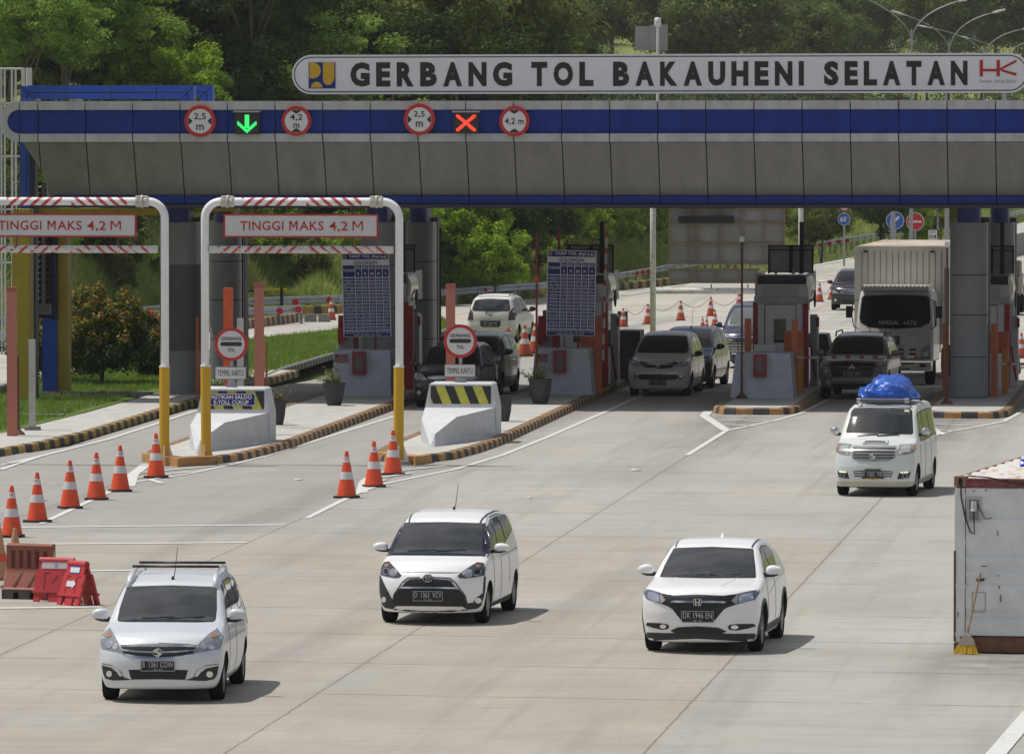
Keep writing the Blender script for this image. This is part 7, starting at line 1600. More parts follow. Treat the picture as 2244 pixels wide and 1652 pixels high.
# ---------------- plant pots
potm = mat('dark_pot', (.045, .045, .047), .75, var=.2, vscale=5); leafm = mat('pot_leaf', (.07, .11, .03), .7, vscale=12, col2=(.14, .17, .05)); twigm = mat('pot_twig', (.13, .09, .05), .8)
def pot(u0, u1, vt, vb, lab, plant=0, lean=0):
    p = G((u0+u1)/2, vb, .16); Y = p.y+.25; w = (u1-u0)*Y/16670; h = (vb-vt)*Y/16670
    t = thing('plant_pot', lab, 'plant pot', (p.x, Y, .16), group='dark plant pots on the islands'); R2 = w/2
    mb = MB(); mb.lathe([(0, 0), (R2*.56, 0), (R2*.60, .03), (R2*.78, h*.35), (R2*.88, h*.7), (R2*.92, h*.92), (R2, h*.93), (R2, h), (R2*.88, h), (R2*.85, h*.9), (0, h*.9)], n=30); mb.build('pot', potm, t, auto=35)
    if plant:
        rnd = random.Random(plant); tw = MB(); lf = MB()
        for k in range(26 if plant != 2 else 18):
            a = rnd.uniform(0, 2*PI); L3 = rnd.uniform(.25, .62); q = Vector((rnd.uniform(-.1, .1), rnd.uniform(-.1, .1), h*.88)); d = Vector((math.cos(a)*.6+lean, math.sin(a)*.6, rnd.uniform(.5, 1.3))).normalized(); pts = [q]
            for s in range(5):
                d = (d+Vector((rnd.uniform(-.35, .35)+lean*.15, rnd.uniform(-.35, .35), rnd.uniform(-.25, .15)))).normalized(); pts.append(pts[-1]+d*L3/5)
            tw.tube(pts, [.008, .007, .006, .005, .004, .003], 4, cap=False)
            for s in range(26 if plant != 2 else 12):
                m_ = pts[rnd.randint(1, 5)].lerp(pts[rnd.randint(1, 5)], rnd.random())+Vector([rnd.gauss(0, .035) for _ in range(3)]); ax = Vector([rnd.gauss(0, 1) for _ in range(3)]).normalized(); bx = ax.orthogonal().normalized(); sz = rnd.uniform(.014, .03)
                lf.add([m_-ax*sz*1.3, m_+bx*sz*.6, m_+ax*sz*1.3, m_-bx*sz*.6], [(0, 1, 2, 3)])
        tw.build('twigs', twigm, t); lf.build('leaves', leafm if plant != 2 else mat('dry_leaf', (.12, .11, .06), .8, vscale=12, col2=(.18, .15, .09)), t)
pot(703, 756, 839, 889, 'dark pot with bushy plant left of the left crash block', 5, -.25)
pot(585, 626, 876, 932, 'dark pot with dry plant behind the blue-notice barrier', 2)
pot(1154.6, 1209, 831, 886, 'dark pot with a straggly plant beside the right crash block', 7, -.35)
pot(1080, 1122, 866, 924, 'empty dark pot behind the plain striped barrier')
# ---------------- guard rails
railm = mat('guard_rail_steel', (.36, .39, .42), .45, metal=.55, var=.1, vscale=.8); postm = mat('rail_post', (.25, .26, .27), .6, metal=.3); refl = mat('reflector_red', (.55, .015, .03), .4)
def rail(pts, label, dots, flip=1):
    t = thing('guard_rail', label, 'guard rail', tuple(pts[0]), world=True, group='steel guard rails')
    P = resample(pts, 2.5); Z = lambda q: gz(q.y); prof = [(-.155, 0), (-.12, -.045), (-.05, -.045), (-.02, .0), (.02, .0), (.05, -.045), (.12, -.045), (.155, 0)]
    zz = np.interp([q.x for q in P], sorted([p_[0] for p_ in pts]), [p_[2] for p_ in sorted(pts, key=lambda k: k[0])]) if pts[-1][0] > pts[0][0] else None
    mb = MB(); n = len(prof); vs = []
    for i, q in enumerate(P):
        d = (P[min(i+1, len(P)-1)]-P[max(i-1, 0)]).normalized(); nn = Vector((-d.y, d.x, 0))
        for dz, o in prof: r_ = q+nn*(o*1); vs.append((r_.x, r_.y, Z(q)+.55+dz))
    mb.add(vs, [(i*n+k, i*n+k+1, (i+1)*n+k+1, (i+1)*n+k) for i in range(len(P)-1) for k in range(n-1)]); mb.build('beam', railm, t, smooth=True)
    mb = MB()
    for i, q in enumerate(P):
        if i < 90: MB().box((q.x, q.y+.10, Z(q)+.33), (.12, .14, .72)).build('post', postm, t)
        else: mb.box((q.x, q.y+.10, Z(q)+.33), (.12, .14, .72))
    if mb.v: mb.build('far_posts', postm, t)['kind'] = 'stuff'
    for u, v in dots:
        q = G(u, v, .55); y = q.y-.12; mb = MB(); mb.prism([(q.x+.13*math.cos(k), q.z+.13*math.sin(k)) for k in [i*PI/6 for i in range(12)]], 'Y', y-.03, y); mb.build('reflector', refl, t)
rail(RAILA[2:], 'long steel guard rail with red reflectors along the whole far edge of the road', [(331, 682), (648, 661.6), (722, 657), (1062, 635), (1383, 600), (1395, 599), (1408, 597), (1421, 595), (1800, 537), (1818, 534), (1838, 530), (1857, 527), (2050, 500), (2110, 491)])
rail([G(u, v, .55) for u, v in ((-120, 745), (0, 735), (200, 718), (343, 705), (525, 684), (668, 677))], 'shorter steel guard rail in front of the long one, behind the red-tipped bush', [(614, 681), (655, 678), (534, 686)])
# ---------------- concrete road divider at far right
t = thing('concrete_divider', 'grey concrete road divider curving away at the far right', 'barrier', tuple(G(2200, 566)), world=True)
mb = MB(); P = [G(u, v) for u, v in ((2120, 590), (2193, 567), (2244, 554), (2330, 530), (2420, 505))]; prof = [(-.3, 0), (-.28, .15), (-.14, .4), (-.1, 1.15), (.1, 1.15), (.14, .4), (.28, .15), (.3, 0)]; vs = []
for i, q in enumerate(P):
    d = (P[min(i+1, len(P)-1)]-P[max(i-1, 0)]).normalized(); nn = Vector((-d.y, d.x, 0)); vs += [(q.x+nn.x*o, q.y+nn.y*o, q.z+z) for o, z in prof]
mb.add(vs, [(i*8+k, i*8+k+1, (i+1)*8+k+1, (i+1)*8+k) for i in range(len(P)-1) for k in range(7)]); mb.build('wall', mat('divider_concrete', (.27, .26, .24), .85, vscale=1, col2=(.20, .19, .17)), t)
# ---------------- swing gate, floodlight, chevrons
t = thing('swing_gate', 'low black and yellow pole gate in front of the green bank', 'gate', tuple(G(450, 700)), world=True); Yg = G(300, 690).y-2; ym = mat('gate_yellow', (.60, .46, .03), .5)
def gbox(mb, u0, v0, u1, v1): a = AT(u0, v1, Yg); b = AT(u1, v0, Yg); mb.bb((a.x, Yg, a.z), (b.x, Yg+.12, b.z))
mb = MB(); gbox(mb, 287, 636, 295, 686); mb.build('gate_post', dark, t); mb = MB(); gbox(mb, 614, 631, 620, 690); mb.build('gate_post', dark, t)
mb = MB(); [gbox(mb, *q) for q in ((295, 637, 318, 641), (357, 637, 400, 641), (440, 637, 480, 641), (530, 636, 576, 640), (310, 641, 319, 661))]; each(mb, 'black_bar', dark, t)
mb = MB(); [gbox(mb, *q) for q in ((319, 637, 357, 642), (400, 637, 440, 642), (480, 636, 530, 641), (576, 632, 627, 637), (319, 655, 357, 658))]; a = AT(319, 658, Yg); b = AT(357, 648, Yg); mb.box(((a.x+b.x)/2, Yg+.06, (a.z+b.z)/2), ((b.x-a.x), .06, .05), ry=-.2); each(mb, 'yellow_bar', ym, t)
Yl = Yg-3; t = thing('floodlight', 'dark square floodlight on a slanting arm left of the pole gate', 'lamp', tuple(AT(245, 616, Yl)), world=True)
a = AT(245, 616, Yl); mb = MB(); mb.box(tuple(a), (.42, .34, .38), rz=.5, rx=.3); mb.build('housing', box_d, t); mb = MB(); mb.box((a.x+.14, a.y-.17, a.z+.03), (.25, .05, .32), rz=.5, rx=.3); mb.build('front_glass', mat('lamp_face', (.30, .28, .26), .4), t)
mb = MB(); q = AT(289, 638, Yl); r_ = AT(291, 690, Yl); mb.tube([tuple(a-Vector((-.05, 0, .15))), tuple(q), (q.x, q.y, r_.z)], .05, 8); mb.build('arm', dark, t)
def chevron(u0, v0, u1, v1, Y, lab):
    a = AT(u0, v1, Y); b = AT(u1, v0, Y); t = thing('chevron_sign', lab, 'road sign', (a.x, Y, a.z), world=True, group='yellow chevron signs'); MB().bb((a.x, Y, a.z), (b.x, Y+.03, b.z)).build('plate', ym, t); w_, h_ = b.x-a.x, b.z-a.z
    mb = MB(); mb.add([(a.x+w_*p_, Y-.01, a.z+h_*q_) for p_, q_ in ((.1, .15), (.45, .15), (.9, .5), (.45, .85), (.1, .85), (.5, .5))], [(0, 1, 2, 5), (5, 2, 3, 4)]); mb.build('arrow', dark, t); MB().bb((a.x+w_*.45, Y+.035, gz(Y)-.1), (a.x+w_*.55, Y+.09, a.z+h_*.9)).build('post', galv, t)
chevron(-18, 597, 6, 641, 280, 'yellow sign with black arrow cut by the left edge'); chevron(520, 560, 537, 597, 290, 'yellow sign with black arrow beside the thin black pole')
# concrete blocks on the kerb line
for u, v, lab in ((679, 706, 'small dirty concrete block at the end of the striped kerb'), (709, 706, 'small concrete block with black patch left of the cone')):
    p = G(u, v); t = thing('kerb_block', lab, 'block', tuple(p), world=True); mb = MB(); mb.prism([(p.x-.22, p.z), (p.x+.22, p.z), (p.x+.19, p.z+.3), (p.x-.19, p.z+.3)], 'Y', p.y, p.y+.4); mb.build('block', conc, t)
# ---------------- road signs beyond the gate
sblue = mat('sign_blue', (.02, .12, .52), .45); swh = mat('sign_plain_white', (.70, .70, .70), .5)
def rsign(u, v, r_px, Y, face_m, lab, fn, vb=None, ring_m=None):
    c_ = AT(u, v, Y); r = r_px*Y/16670; gb_ = min(c_.z-1, float(hill(np.array(c_.x), np.array(Y)))) if 'hill' in globals() else c_.z-2.5
    t = thing('road_sign', lab, 'road sign', (c_.x, Y, gb_), world=True, group='round road signs beyond the gate'); mb = MB(); disc(mb, c_.x, c_.z, r, Y-.03, Y+.02); mb.build('rim', ring_m or swh, t); mb = MB(); disc(mb, c_.x, c_.z, r*.93 if not ring_m else r*.75, Y-.04, Y-.03); mb.build('face', face_m, t); mb = MB(); fn(mb, c_.x, c_.z, r, Y-.05); mb.build('symbol', swh if not ring_m else bk, t); MB().tube([(c_.x, Y+.06, gb_), (c_.x, Y+.06, c_.z)], .05, 8).build('post', galv, t)
def f60(mb, x, z, r, y): text(mb, '60', x-r*.12, z, h=r*.85, wd=r*1.05, y=y, bold=.03); text(mb, 'km', x+r*.68, z+r*.3, h=r*.2, wd=r*.3, y=y)
rsign(1849.5, 480.7, 13.5, 396, sblue, 'blue round sign reading 60 km', f60)
rsign(1961.6, 483.5, 19.7, 400, sblue, 'blue round sign with white arrow pointing down left', lambda mb, x, z, r, y: mb.add([(x+a*r, y, z+b*r) for a, b in ((-.55, -.55), (.15, -.55), (-.1, -.3), (.55, .35), (.35, .55), (-.3, -.1), (-.55, .15))], [(0, 1, 2, 5, 6), (2, 3, 4, 5)]))
rsign(2005.5, 486, 19.7, 399, mat('sign_red_far', (.50, .02, .03), .45), 'red round no-entry sign with white bar', lambda mb, x, z, r, y: mb.add([(x+a*r, y, z+b*r) for a, b in ((-.72, -.11), (.72, -.11), (.72, .11), (-.72, .11))], [(0, 1, 2, 3)]))
rsign(1850, 452, 12, 397, swh, 'white round sign with red rim above the 60 km sign', lambda mb, x, z, r, y: text(mb, '80', x, z, h=r*.7, wd=r*.9, y=y), ring_m=rs)
rsign(2055, 453, 9, 430, swh, 'small red-rimmed round sign above a white plate', lambda mb, x, z, r, y: text(mb, '60', x, z, h=r*.7, wd=r*.9, y=y), ring_m=rs)
def plate_sign(u0, v0, u1, v1, Y, lab, texts, m=swh):
    a = AT(u0, v1, Y); b = AT(u1, v0, Y); gb_ = min(a.z-.3, float(hill(np.array(a.x), np.array(Y)))); t = thing('plate_sign', lab, 'road sign', (a.x, Y, gb_), world=True); MB().bb((a.x, Y, a.z), (b.x, Y+.04, b.z)).build('plate', m, t)
    if texts:
        mb = MB(); 
        for s_, f, hh, ww in texts: text(mb, s_, (a.x+b.x)/2, a.z+(b.z-a.z)*f, h=(b.z-a.z)*hh, wd=(b.x-a.x)*ww, y=Y-.01, bold=.01)
        mb.frame((a.x, a.z), (b.x, b.z), .03, Y-.008, Y-.004); mb.build('lettering', bk, t)
    MB().tube([((a.x+b.x)/2, Y+.1, gb_), ((a.x+b.x)/2, Y+.1, b.z)], .04, 6).build('post', galv, t)
plate_sign(2033, 503, 2055, 527, 385, 'white kilometre plate reading KM 04', (('KM', .75, .22, .5), ('04', .34, .36, .72)))
plate_sign(2046, 462, 2064, 474, 430, 'small white plate under the little red-rimmed sign', None, mat('plate_pinkish', (.55, .50, .50), .6))
# grey lamp poles and street lamps
lampm = mat('lamp_pole_grey', (.33, .34, .35), .5, metal=.4)
def street_lamp(u, vt, Y, tips, lab):
    b = AT(u, vt, Y); gb_ = float(hill(np.array(b.x), np.array(Y)))-.2; t = thing('street_lamp', lab, 'street lamp', (b.x, Y, gb_), world=True, group='double-armed street lamps'); MB().tube([(b.x, Y, gb_), (b.x, Y, b.z)], [.11, .05], 10).build('pole', lampm, t)
    for (cu, cv), (tu, tv) in tips:
        e = AT(tu, tv, Y); m_ = AT(cu, cv, Y); P0, P1, P2 = Vector((b.x, Y, b.z-.6)), m_, e; pts = []
        for k in range(13): f = k/12; pts.append(P0*(1-f)**2+P1*2*f*(1-f)+P2*f*f)
        mb = MB(); mb.tube(pts, .03, 8); o = mb.build('arm', lampm, t, smooth=True); d = (pts[-1]-pts[-2]).normalized(); mb = MB(); mb.tube([pts[-1]-d*.1, pts[-1]+d*.15, pts[-1]+d*.75], [.04, .085, .05], 8); mb.build('lamp_head', mat('lamp_head', (.55, .57, .58), .4), o, shift=t.location)
street_lamp(1997.6, 64, 385, [((2003, 30), (2105, 2)), ((1992, 40), (1890, -6))], 'nearest tall double-armed street lamp at upper right')
street_lamp(2080, 92, 480, [((2086, 50), (2178, 28)), ((2076, 62), (1977, 32))], 'second double-armed street lamp at upper right')
street_lamp(2155, 112, 575, [((2160, 80), (2244, 64)), ((2152, 82), (2030, 60))], 'third double-armed street lamp at upper right')
street_lamp(2203, 124, 670, [((2206, 100), (2262, 92)), ((2198, 100), (2120, 84))], 'farthest double-armed street lamp, lowest at upper right')
for u, lab in ((2075, 'grey pole just left of the big right column'), (2200, 'grey pole just right of the big right column'), (1957, 'grey post behind the arrow sign')):
    Y = 372; x = AX(u, Y); t = thing('lamp_post', lab, 'pole', (x, Y, 0), world=True, group='grey poles beyond the gate'); MB().tube([(x, Y, gz(Y)-.3), (x, Y, 8.0 if u > 2000 else AZ(462, Y))], .11, 10).build('shaft', lampm, t)
# ---------------- back of the message board with its white pipe frame
Yv = 252; t = thing('board_gantry', 'rusty-framed grey back of a large sign board hung on white pipe posts', 'sign gantry', (AX(1592, Yv), Yv, 0), world=True)
vp = mat('board_back', (.20, .19, .18), .7, vscale=.8, col2=(.27, .26, .25)); ang = mat('rusty_angle', (.20, .11, .04), .8, vscale=4, col2=(.26, .21, .14))
mb = MB(); pbox(mb, 1468, 430, 1718, 578, Yv, .06); pbox(mb, 1468, 590, 1660, 618, Yv, .06); mb.build('panels', vp, t)
mb = MB()
for v in (420, 456, 488, 534, 577): pbox(mb, 1465, v, 1720, v+2.4, Yv-.1, .08)
for v in (588, 618): pbox(mb, 1465, v, 1664, v+2.6, Yv-.1, .08)
for u in (1465, 1511, 1528, 1577, 1625, 1673, 1718): pbox(mb, u, 430, u+2.2, 580, Yv-.12, .08)
for u in (1465, 1511, 1529, 1570, 1620, 1660): pbox(mb, u, 588, u+2, 620, Yv-.12, .08)
mb.build('angle_frame', ang, t)
mb = MB(); pbox(mb, 1487, 448, 1610, 457, Yv-.2, .1); pbox(mb, 1487, 474, 1608, 489, Yv-.2, .1); each(mb, 'dark_box', dark, t)
for u, w_ in ((1431, 13), (1755, 11)):
    x = AX(u, Yv+.5); MB().tube([(x, Yv+.5, gz(Yv)), (x, Yv+.5, 6.6)], w_*Yv/16670/2, 14).build('post', wdirty, t, smooth=True)
mb = MB(); mb.tube([(AX(1438, Yv-.3), Yv-.3, AZ(636, Yv)), (AX(1700, Yv-.3), Yv-.3, AZ(636, Yv))], 6.5*Yv/16670, 14); mb.build('cross_pipe', wdirty, t, smooth=True)
mb = MB(); 
for u in (1452, 1560, 1640): mb.tube([(AX(u, Yv), Yv-.2, AZ(621, Yv)), (AX(u, Yv), Yv-.2, AZ(630, Yv))], .02, 6)
each(mb, 'hanger', ang, t)
# ---------------- left-hand structures
lb1 = mat('frame_blue', (.035, .095, .42), .45, var=.06, vscale=.7, spec=.25); ycor = mat('yellow_ribbed', (.36, .27, .02), .5, var=.1, vscale=2)
Yt = 197.5; zb_ = .08
t = thing('service_tower', 'blue and yellow panelled service tower with louvres, left of the lanes', 'tower', (AX(85, Yt), Yt, zb_), world=True)
def tb(mb, u0, v0, u1, v1, dy, dep, Y=Yt): a = AT(u0, v1, Y+dy); b = AT(u1, v0, Y+dy); return mb.bb((a.x, Y+dy, max(zb_, a.z)), (b.x, Y+dy+dep, b.z))
mb = MB()
for k in range(13): u = 27.5+37*k/13; tb(mb, u, 473, u+1.7, 900, -3.5, .05)
tb(mb, 27, 473, 65, 900, -3.45, .6); mb.build('yellow_ribbed_wall', ycor, t)
mb = MB()
for k in range(9): u = 124.5+23*k/9; tb(mb, u, 520, u+1.7, 880, .3, .05)
tb(mb, 124, 473, 148, 880, .35, .6); mb.build('yellow_ribbed_wall', ycor, t)
mb = MB(); tb(mb, 27, 459, 65, 473, -3.5, .7); tb(mb, 65, 457, 350, 472, -.4, .5); tb(mb, 350, 455, 520, 464, .4, .5); each(mb, 'yellow_beam', ycor, t)
mb = MB(); tb(mb, 65.5, 330, 77, 900, -2.6, .5); tb(mb, 114, 460, 124, 700, .05, .3); each(mb, 'navy_post', mat('navy_post', (.012, .02, .07), .5), t)
mb = MB(); tb(mb, 93, 660, 124, 880, .1, .6); mb.build('blue_lower_panel', lb1, t)
lou = mat('louvre_grey', (.17, .17, .17), .6); mb = MB(); tb(mb, 77, 400, 114, 696, -.02, .1); mb.build('louvre_backing', dark, t)
mb = MB()
for k in range(19):
    v = 412+13.5*k
    for u0, u1 in ((79, 90.5), (99, 110)):
        a = AT(u0, v, Yt-.1); b = AT(u1, v-6, Yt-.1); mb.add([(a.x, Yt-.1, a.z), (b.x, Yt-.1, a.z+.02), (b.x, Yt+.0, b.z), (a.x, Yt+.0, b.z-.02)], [(0, 1, 2, 3)])
mb.build('louvre_slats', lou, t)
mb = MB(); tb(mb, 76, 666, 112, 690, -.15, .12); tb(mb, 91.5, 400, 98, 668, -.15, .1); mb.build('louvre_frame', lou, t)
# blue portal frame above the canopy end
Yp = 196.8; t = thing('blue_frame', 'bright blue boxed frame standing behind the left end of the canopy', 'frame', (AX(230, Yp), Yp, .1), world=True)
def pf(mb, u0, v0, u1, v1, Y, d=.5): a = AT(u0, v1, Y); b = AT(u1, v0, Y); mb.bb((a.x, Y, a.z), (b.x, Y+d, b.z))
mb = MB(); pf(mb, 45, 189, 424, 218, Yp, .5); pf(mb, 45, 189, 52, 218, Yp+.5, 3.2); each(mb, 'front_beam', lb1, t)
mb = MB(); pf(mb, 45, 218.5, 75, 875, Yp, .5); mb.build('left_post', lb1, t)
mb = MB(); pf(mb, 398, 218.5, 424, 330, Yp, .5); mb.build('right_post', lb1, t)
mb = MB(); pf(mb, 60, 187.5, 466, 213, Yp+3.8, .4); pf(mb, 438, 213.5, 466, 330, Yp+3.8, .4); each(mb, 'rear_beam', lb1, t)
mb = MB(); y = Yp-.006
def ln(u0, v0, u1, v1, w_=1.1, Y=y): 
    a = AT(u0, v0, Y); b = AT(u1, v1, Y); d = (b-a).normalized(); n_ = Vector((-d.z, 0, d.x))*w_*Y/16670/2*1.2; mb.add([a-n_, b-n_, b+n_, a+n_], [(0, 1, 2, 3)])
for u in (144, 243, 343): ln(u, 189, u, 218)
ln(58, 203.5, 411, 203); ln(45, 190, 76, 218); ln(424, 190, 397, 218); ln(58.5, 204, 58.5, 440); ln(411, 204, 411, 225); ln(45, 375, 75, 375)
ln(424, 203, 452, 202, Y=Yp+3.79); ln(466, 189, 438, 213, Y=Yp+3.79); ln(452, 203, 452, 225, Y=Yp+3.79)
mb.build('panel_joints', dark, t)
# white tubular frame at the left edge
Yw = 236; t = thing('lattice_frame', 'tall white tubular frame at the left edge behind the canopy', 'frame', (AX(30, Yw), Yw, gz(Yw)), world=True); wt = mat('white_tube', (.55, .56, .55), .5)
X = lambda u: AX(u, Yw); Z = lambda v: AZ(v, Yw); mb = MB()
for u, r_ in ((-40, .03), (-22, .03), (-8, .03), (3.5, .03), (11, .03), (27, .035), (35, .035)): mb.tube([(X(u), Yw, gz(Yw)), (X(u), Yw, Z(151))], r_, 6)
for v in (151, 227, 344, 461, 578, 700): mb.tube([(X(-60), Yw, Z(v)), (X(50), Yw, Z(v))], .03, 6)
each(mb, 'bar', wt, t); mb = MB(); mb.tube([(X(51.5), Yw, gz(Yw)), (X(51.5), Yw, Z(149))], .06, 8); mb.tube([(X(61), Yw+.3, gz(Yw)), (X(61), Yw+.3, Z(149))], .10, 8); each(mb, 'corner_pipe', wt, t)
# stepping slabs on the lawn
for u, v, w_, lab in ((105, 868, .8, 'flat slab at the foot of the blue tower panel'), (152, 868, .7, 'flat slab beside the yellow tower wall'), (250, 868, .75, 'flat slab in the lawn below the bush'), (303, 868, .7, 'flat slab in the lawn left of the grey column'), (95, 911, 1.0, 'pale slab in the lawn behind the pale empty post'), (205, 868, .6, 'half sunken slab below the middle of the bush')):
    p = G(u, v, .1); t = thing('stepping_slab', lab, 'slab', tuple(p), world=True, group='slabs in the lawn'); mb = MB(); mb.bb((p.x-w_/2, p.y-.3, .08), (p.x+w_/2, p.y+.3, .22 if v < 900 else .14)); mb.build('slab', conc, t)
# scraps of paper on the road
for i, (u, v, w_, lab) in enumerate(((1394, 1031, .12, 'white scrap of paper on the road right of the second island'), (92, 1096, .10, 'white scrap of paper between the left cones'), (654, 1052, .09, 'tiny white scrap left of the three cones'), (1160, 1092, .05, 'tiny speck of paper beyond the centre car'))):
    p = G(u, v); t = tag(MB().add([(p.x-w_, p.y-.1, .014), (p.x+w_, p.y-.12, .03), (p.x+w_*.8, p.y+.12, .016), (p.x-w_*.7, p.y+.1, .035)], [(0, 1, 2, 3)]).build('paper_scrap', swh), lab, 'litter', 'scraps of paper')
# ============================================================ TREES, BUSHES, GRASS
def leafmat(name, c1, c2, c3, tr=.3, sc_=1.2):
    m = bpy.data.materials.new(name); m.use_nodes = True; n = m.node_tree.nodes; l = m.node_tree.links; b = n['Principled BSDF']; b.inputs['Roughness'].default_value = .5; b.inputs['Specular IOR Level'].default_value = .15
    g = n.new('ShaderNodeNewGeometry'); t = n.new('ShaderNodeTexNoise'); t.inputs['Scale'].default_value = sc_; t.inputs['Detail'].default_value = 5; t.inputs['Roughness'].default_value = .75; l.new(g.outputs['Position'], t.inputs['Vector'])
    r = n.new('ShaderNodeValToRGB'); e = r.color_ramp.elements; e[0].position = .36; e[0].color = lin(c1); e[1].position = .66; e[1].color = lin(c3); q = e.new(.5); q.color = lin(c2); l.new(t.outputs['Fac'], r.inputs[0]); l.new(r.outputs[0], b.inputs['Base Color'])
    tb_ = n.new('ShaderNodeBsdfTranslucent'); l.new(r.outputs[0], tb_.inputs['Color']); mxs = n.new('ShaderNodeMixShader'); mxs.inputs[0].default_value = tr; l.new(b.outputs[0], mxs.inputs[1]); l.new(tb_.outputs[0], mxs.inputs[2]); l.new(mxs.outputs[0], n['Material Output'].inputs[0]); MATS[name] = m; return m
L_dark = leafmat('leaf_dark', (0.027, 0.050, 0.009), (0.050, 0.086, 0.016), (0.090, 0.135, 0.032)); L_feather = leafmat('leaf_feathery', (0.095, 0.176, 0.024), (0.203, 0.338, 0.047), (0.351, 0.486, 0.095), .45)
L_bright = leafmat('leaf_bright', (0.117, 0.221, 0.016), (0.234, 0.377, 0.026), (0.390, 0.546, 0.052), .45); L_olive = leafmat('leaf_olive', (0.070, 0.095, 0.023), (0.128, 0.166, 0.038), (0.216, 0.254, 0.076)); L_far = leafmat('leaf_distant', (0.049, 0.077, 0.031), (0.105, 0.147, 0.056), (0.196, 0.237, 0.091), .3, .07)
L_yel = leafmat('leaf_yellowish', (0.126, 0.210, 0.021), (0.252, 0.350, 0.042), (0.420, 0.504, 0.084), .45); L_red = leafmat('leaf_red_tips', (.50, .12, .04), (.48, .30, .05), (.32, .42, .06), .4, 3); L_bush = leafmat('leaf_bush', (0.026, 0.051, 0.009), (0.049, 0.089, 0.014), (0.097, 0.162, 0.024), .2, 3)
for m_ in (L_far, L_dark, L_olive): m_.node_tree.nodes['Principled BSDF'].inputs['Specular IOR Level'].default_value = .12; m_.node_tree.nodes['Principled BSDF'].inputs['Roughness'].default_value = .75
bark = mat('bark', (.10, .075, .055), .9, vscale=4, col2=(.17, .14, .11)); 
def quads_mesh(name, C, A, B, m):
    n = len(C); v = np.empty((n*4, 3)); v[0::4] = C-A; v[1::4] = C+B; v[2::4] = C+A; v[3::4] = C-B
    me = bpy.data.meshes.new(name); me.vertices.add(n*4); me.vertices.foreach_set('co', v.ravel()); me.loops.add(n*4); me.loops.foreach_set('vertex_index', np.arange(n*4)); me.polygons.add(n); me.polygons.foreach_set('loop_start', np.arange(n)*4)
    try: me.polygons.foreach_set('loop_total', np.full(n, 4))
    except Exception: pass
    me.update(calc_edges=True); me.materials.append(m); return me
def leaves(rng, cen, rad, nper, size, flat=1.0, droop=0.0, up=.4):
    """leaf faces spread through clumps; cen (k,3), rad (k,)"""
    k = len(cen); idx = np.repeat(np.arange(k), nper); n = len(idx)
    d = rng.normal(size=(n, 3)); d /= np.linalg.norm(d, axis=1)[:, None]; rr = rng.random(n)**.45
    off = d*(rad[idx]*rr)[:, None]; off[:, 2] *= flat; C = cen[idx]+off
    nrm = d*.6+rng.normal(size=(n, 3))*.5; nrm[:, 2] += up; nrm /= np.linalg.norm(nrm, axis=1)[:, None]
    a = np.cross(nrm, rng.normal(size=(n, 3))); a /= np.linalg.norm(a, axis=1)[:, None]; b = np.cross(nrm, a); s = size*(.6+.8*rng.random(n))
    a *= s[:, None]; b *= (s*.55)[:, None]; a[:, 2] -= droop*s; return C, a, b
def crown_centres(rng, H, R, n, base=.35, lob=.35):
    d = rng.normal(size=(n, 3)); d /= np.linalg.norm(d, axis=1)[:, None]; d[:, 2] = d[:, 2]*.9+.1
    ph = rng.random(4)*6.28; az = np.arctan2(d[:, 1], d[:, 0]); w_ = 1+lob*.5*np.sin(2*az+ph[0])*np.cos(2.5*d[:, 2]+ph[1])+lob*.5*np.sin(3*az+ph[2]+4*d[:, 2])
    r = (.35+.62*rng.random(n)**.5)*w_; zc = H*(base+(1-base)/2); hz = H*(1-base)/2
    return np.stack([d[:, 0]*R*r, d[:, 1]*R*r, zc+d[:, 2]*hz*r], 1)
def trunk_mesh(rng, H, R, cen, r0=.16, nb=7, fork=.35):
    mb = MB(); top = H*.72; bend = rng.normal(size=2)*.25; P = [(0, 0, -.5), (0, 0, 0), (bend[0]*.4, bend[1]*.4, top*.35), (bend[0], bend[1], top*.7), (bend[0]*1.3, bend[1]*1.3, top)]
    mb.tube(P, [r0*1.25, r0*1.1, r0*.85, r0*.6, r0*.25], 8)
    for i in range(nb):
        c_ = cen[rng.integers(len(cen))]; z0 = top*(fork+.55*rng.random()); f = z0/top; s = (bend[0]*f, bend[1]*f, z0); m_ = ((s[0]+c_[0])*.45, (s[1]+c_[1])*.45, (z0+c_[2])/2+.2); mb.tube([s, m_, tuple(c_)], [r0*.5, r0*.33, r0*.1], 6, cap=False)
    return mb
def tree_proto(seed, H, R, m, ncl, nper, leaf, clr, flat=.7, base=.35, lob=.4, name='tree', r0=.16, up=.4, droop=0, fork=.35):
    rng = np.random.default_rng(seed); cen = crown_centres(rng, H, R, ncl, base, lob); rad = clr*(.6+.8*rng.random(ncl)); C, a, b = leaves(rng, cen, rad, nper, leaf, flat, droop, up)
    t = thing(name, 'x', 'tree', (0, 0, 0)); me = quads_mesh('crown', C, a, b, m); o = bpy.data.objects.new('crown', me); COL.objects.link(o); o.parent = t
    trunk_mesh(rng, H, R, cen, r0, 8, fork).build('trunk', bark, t, smooth=True); return t
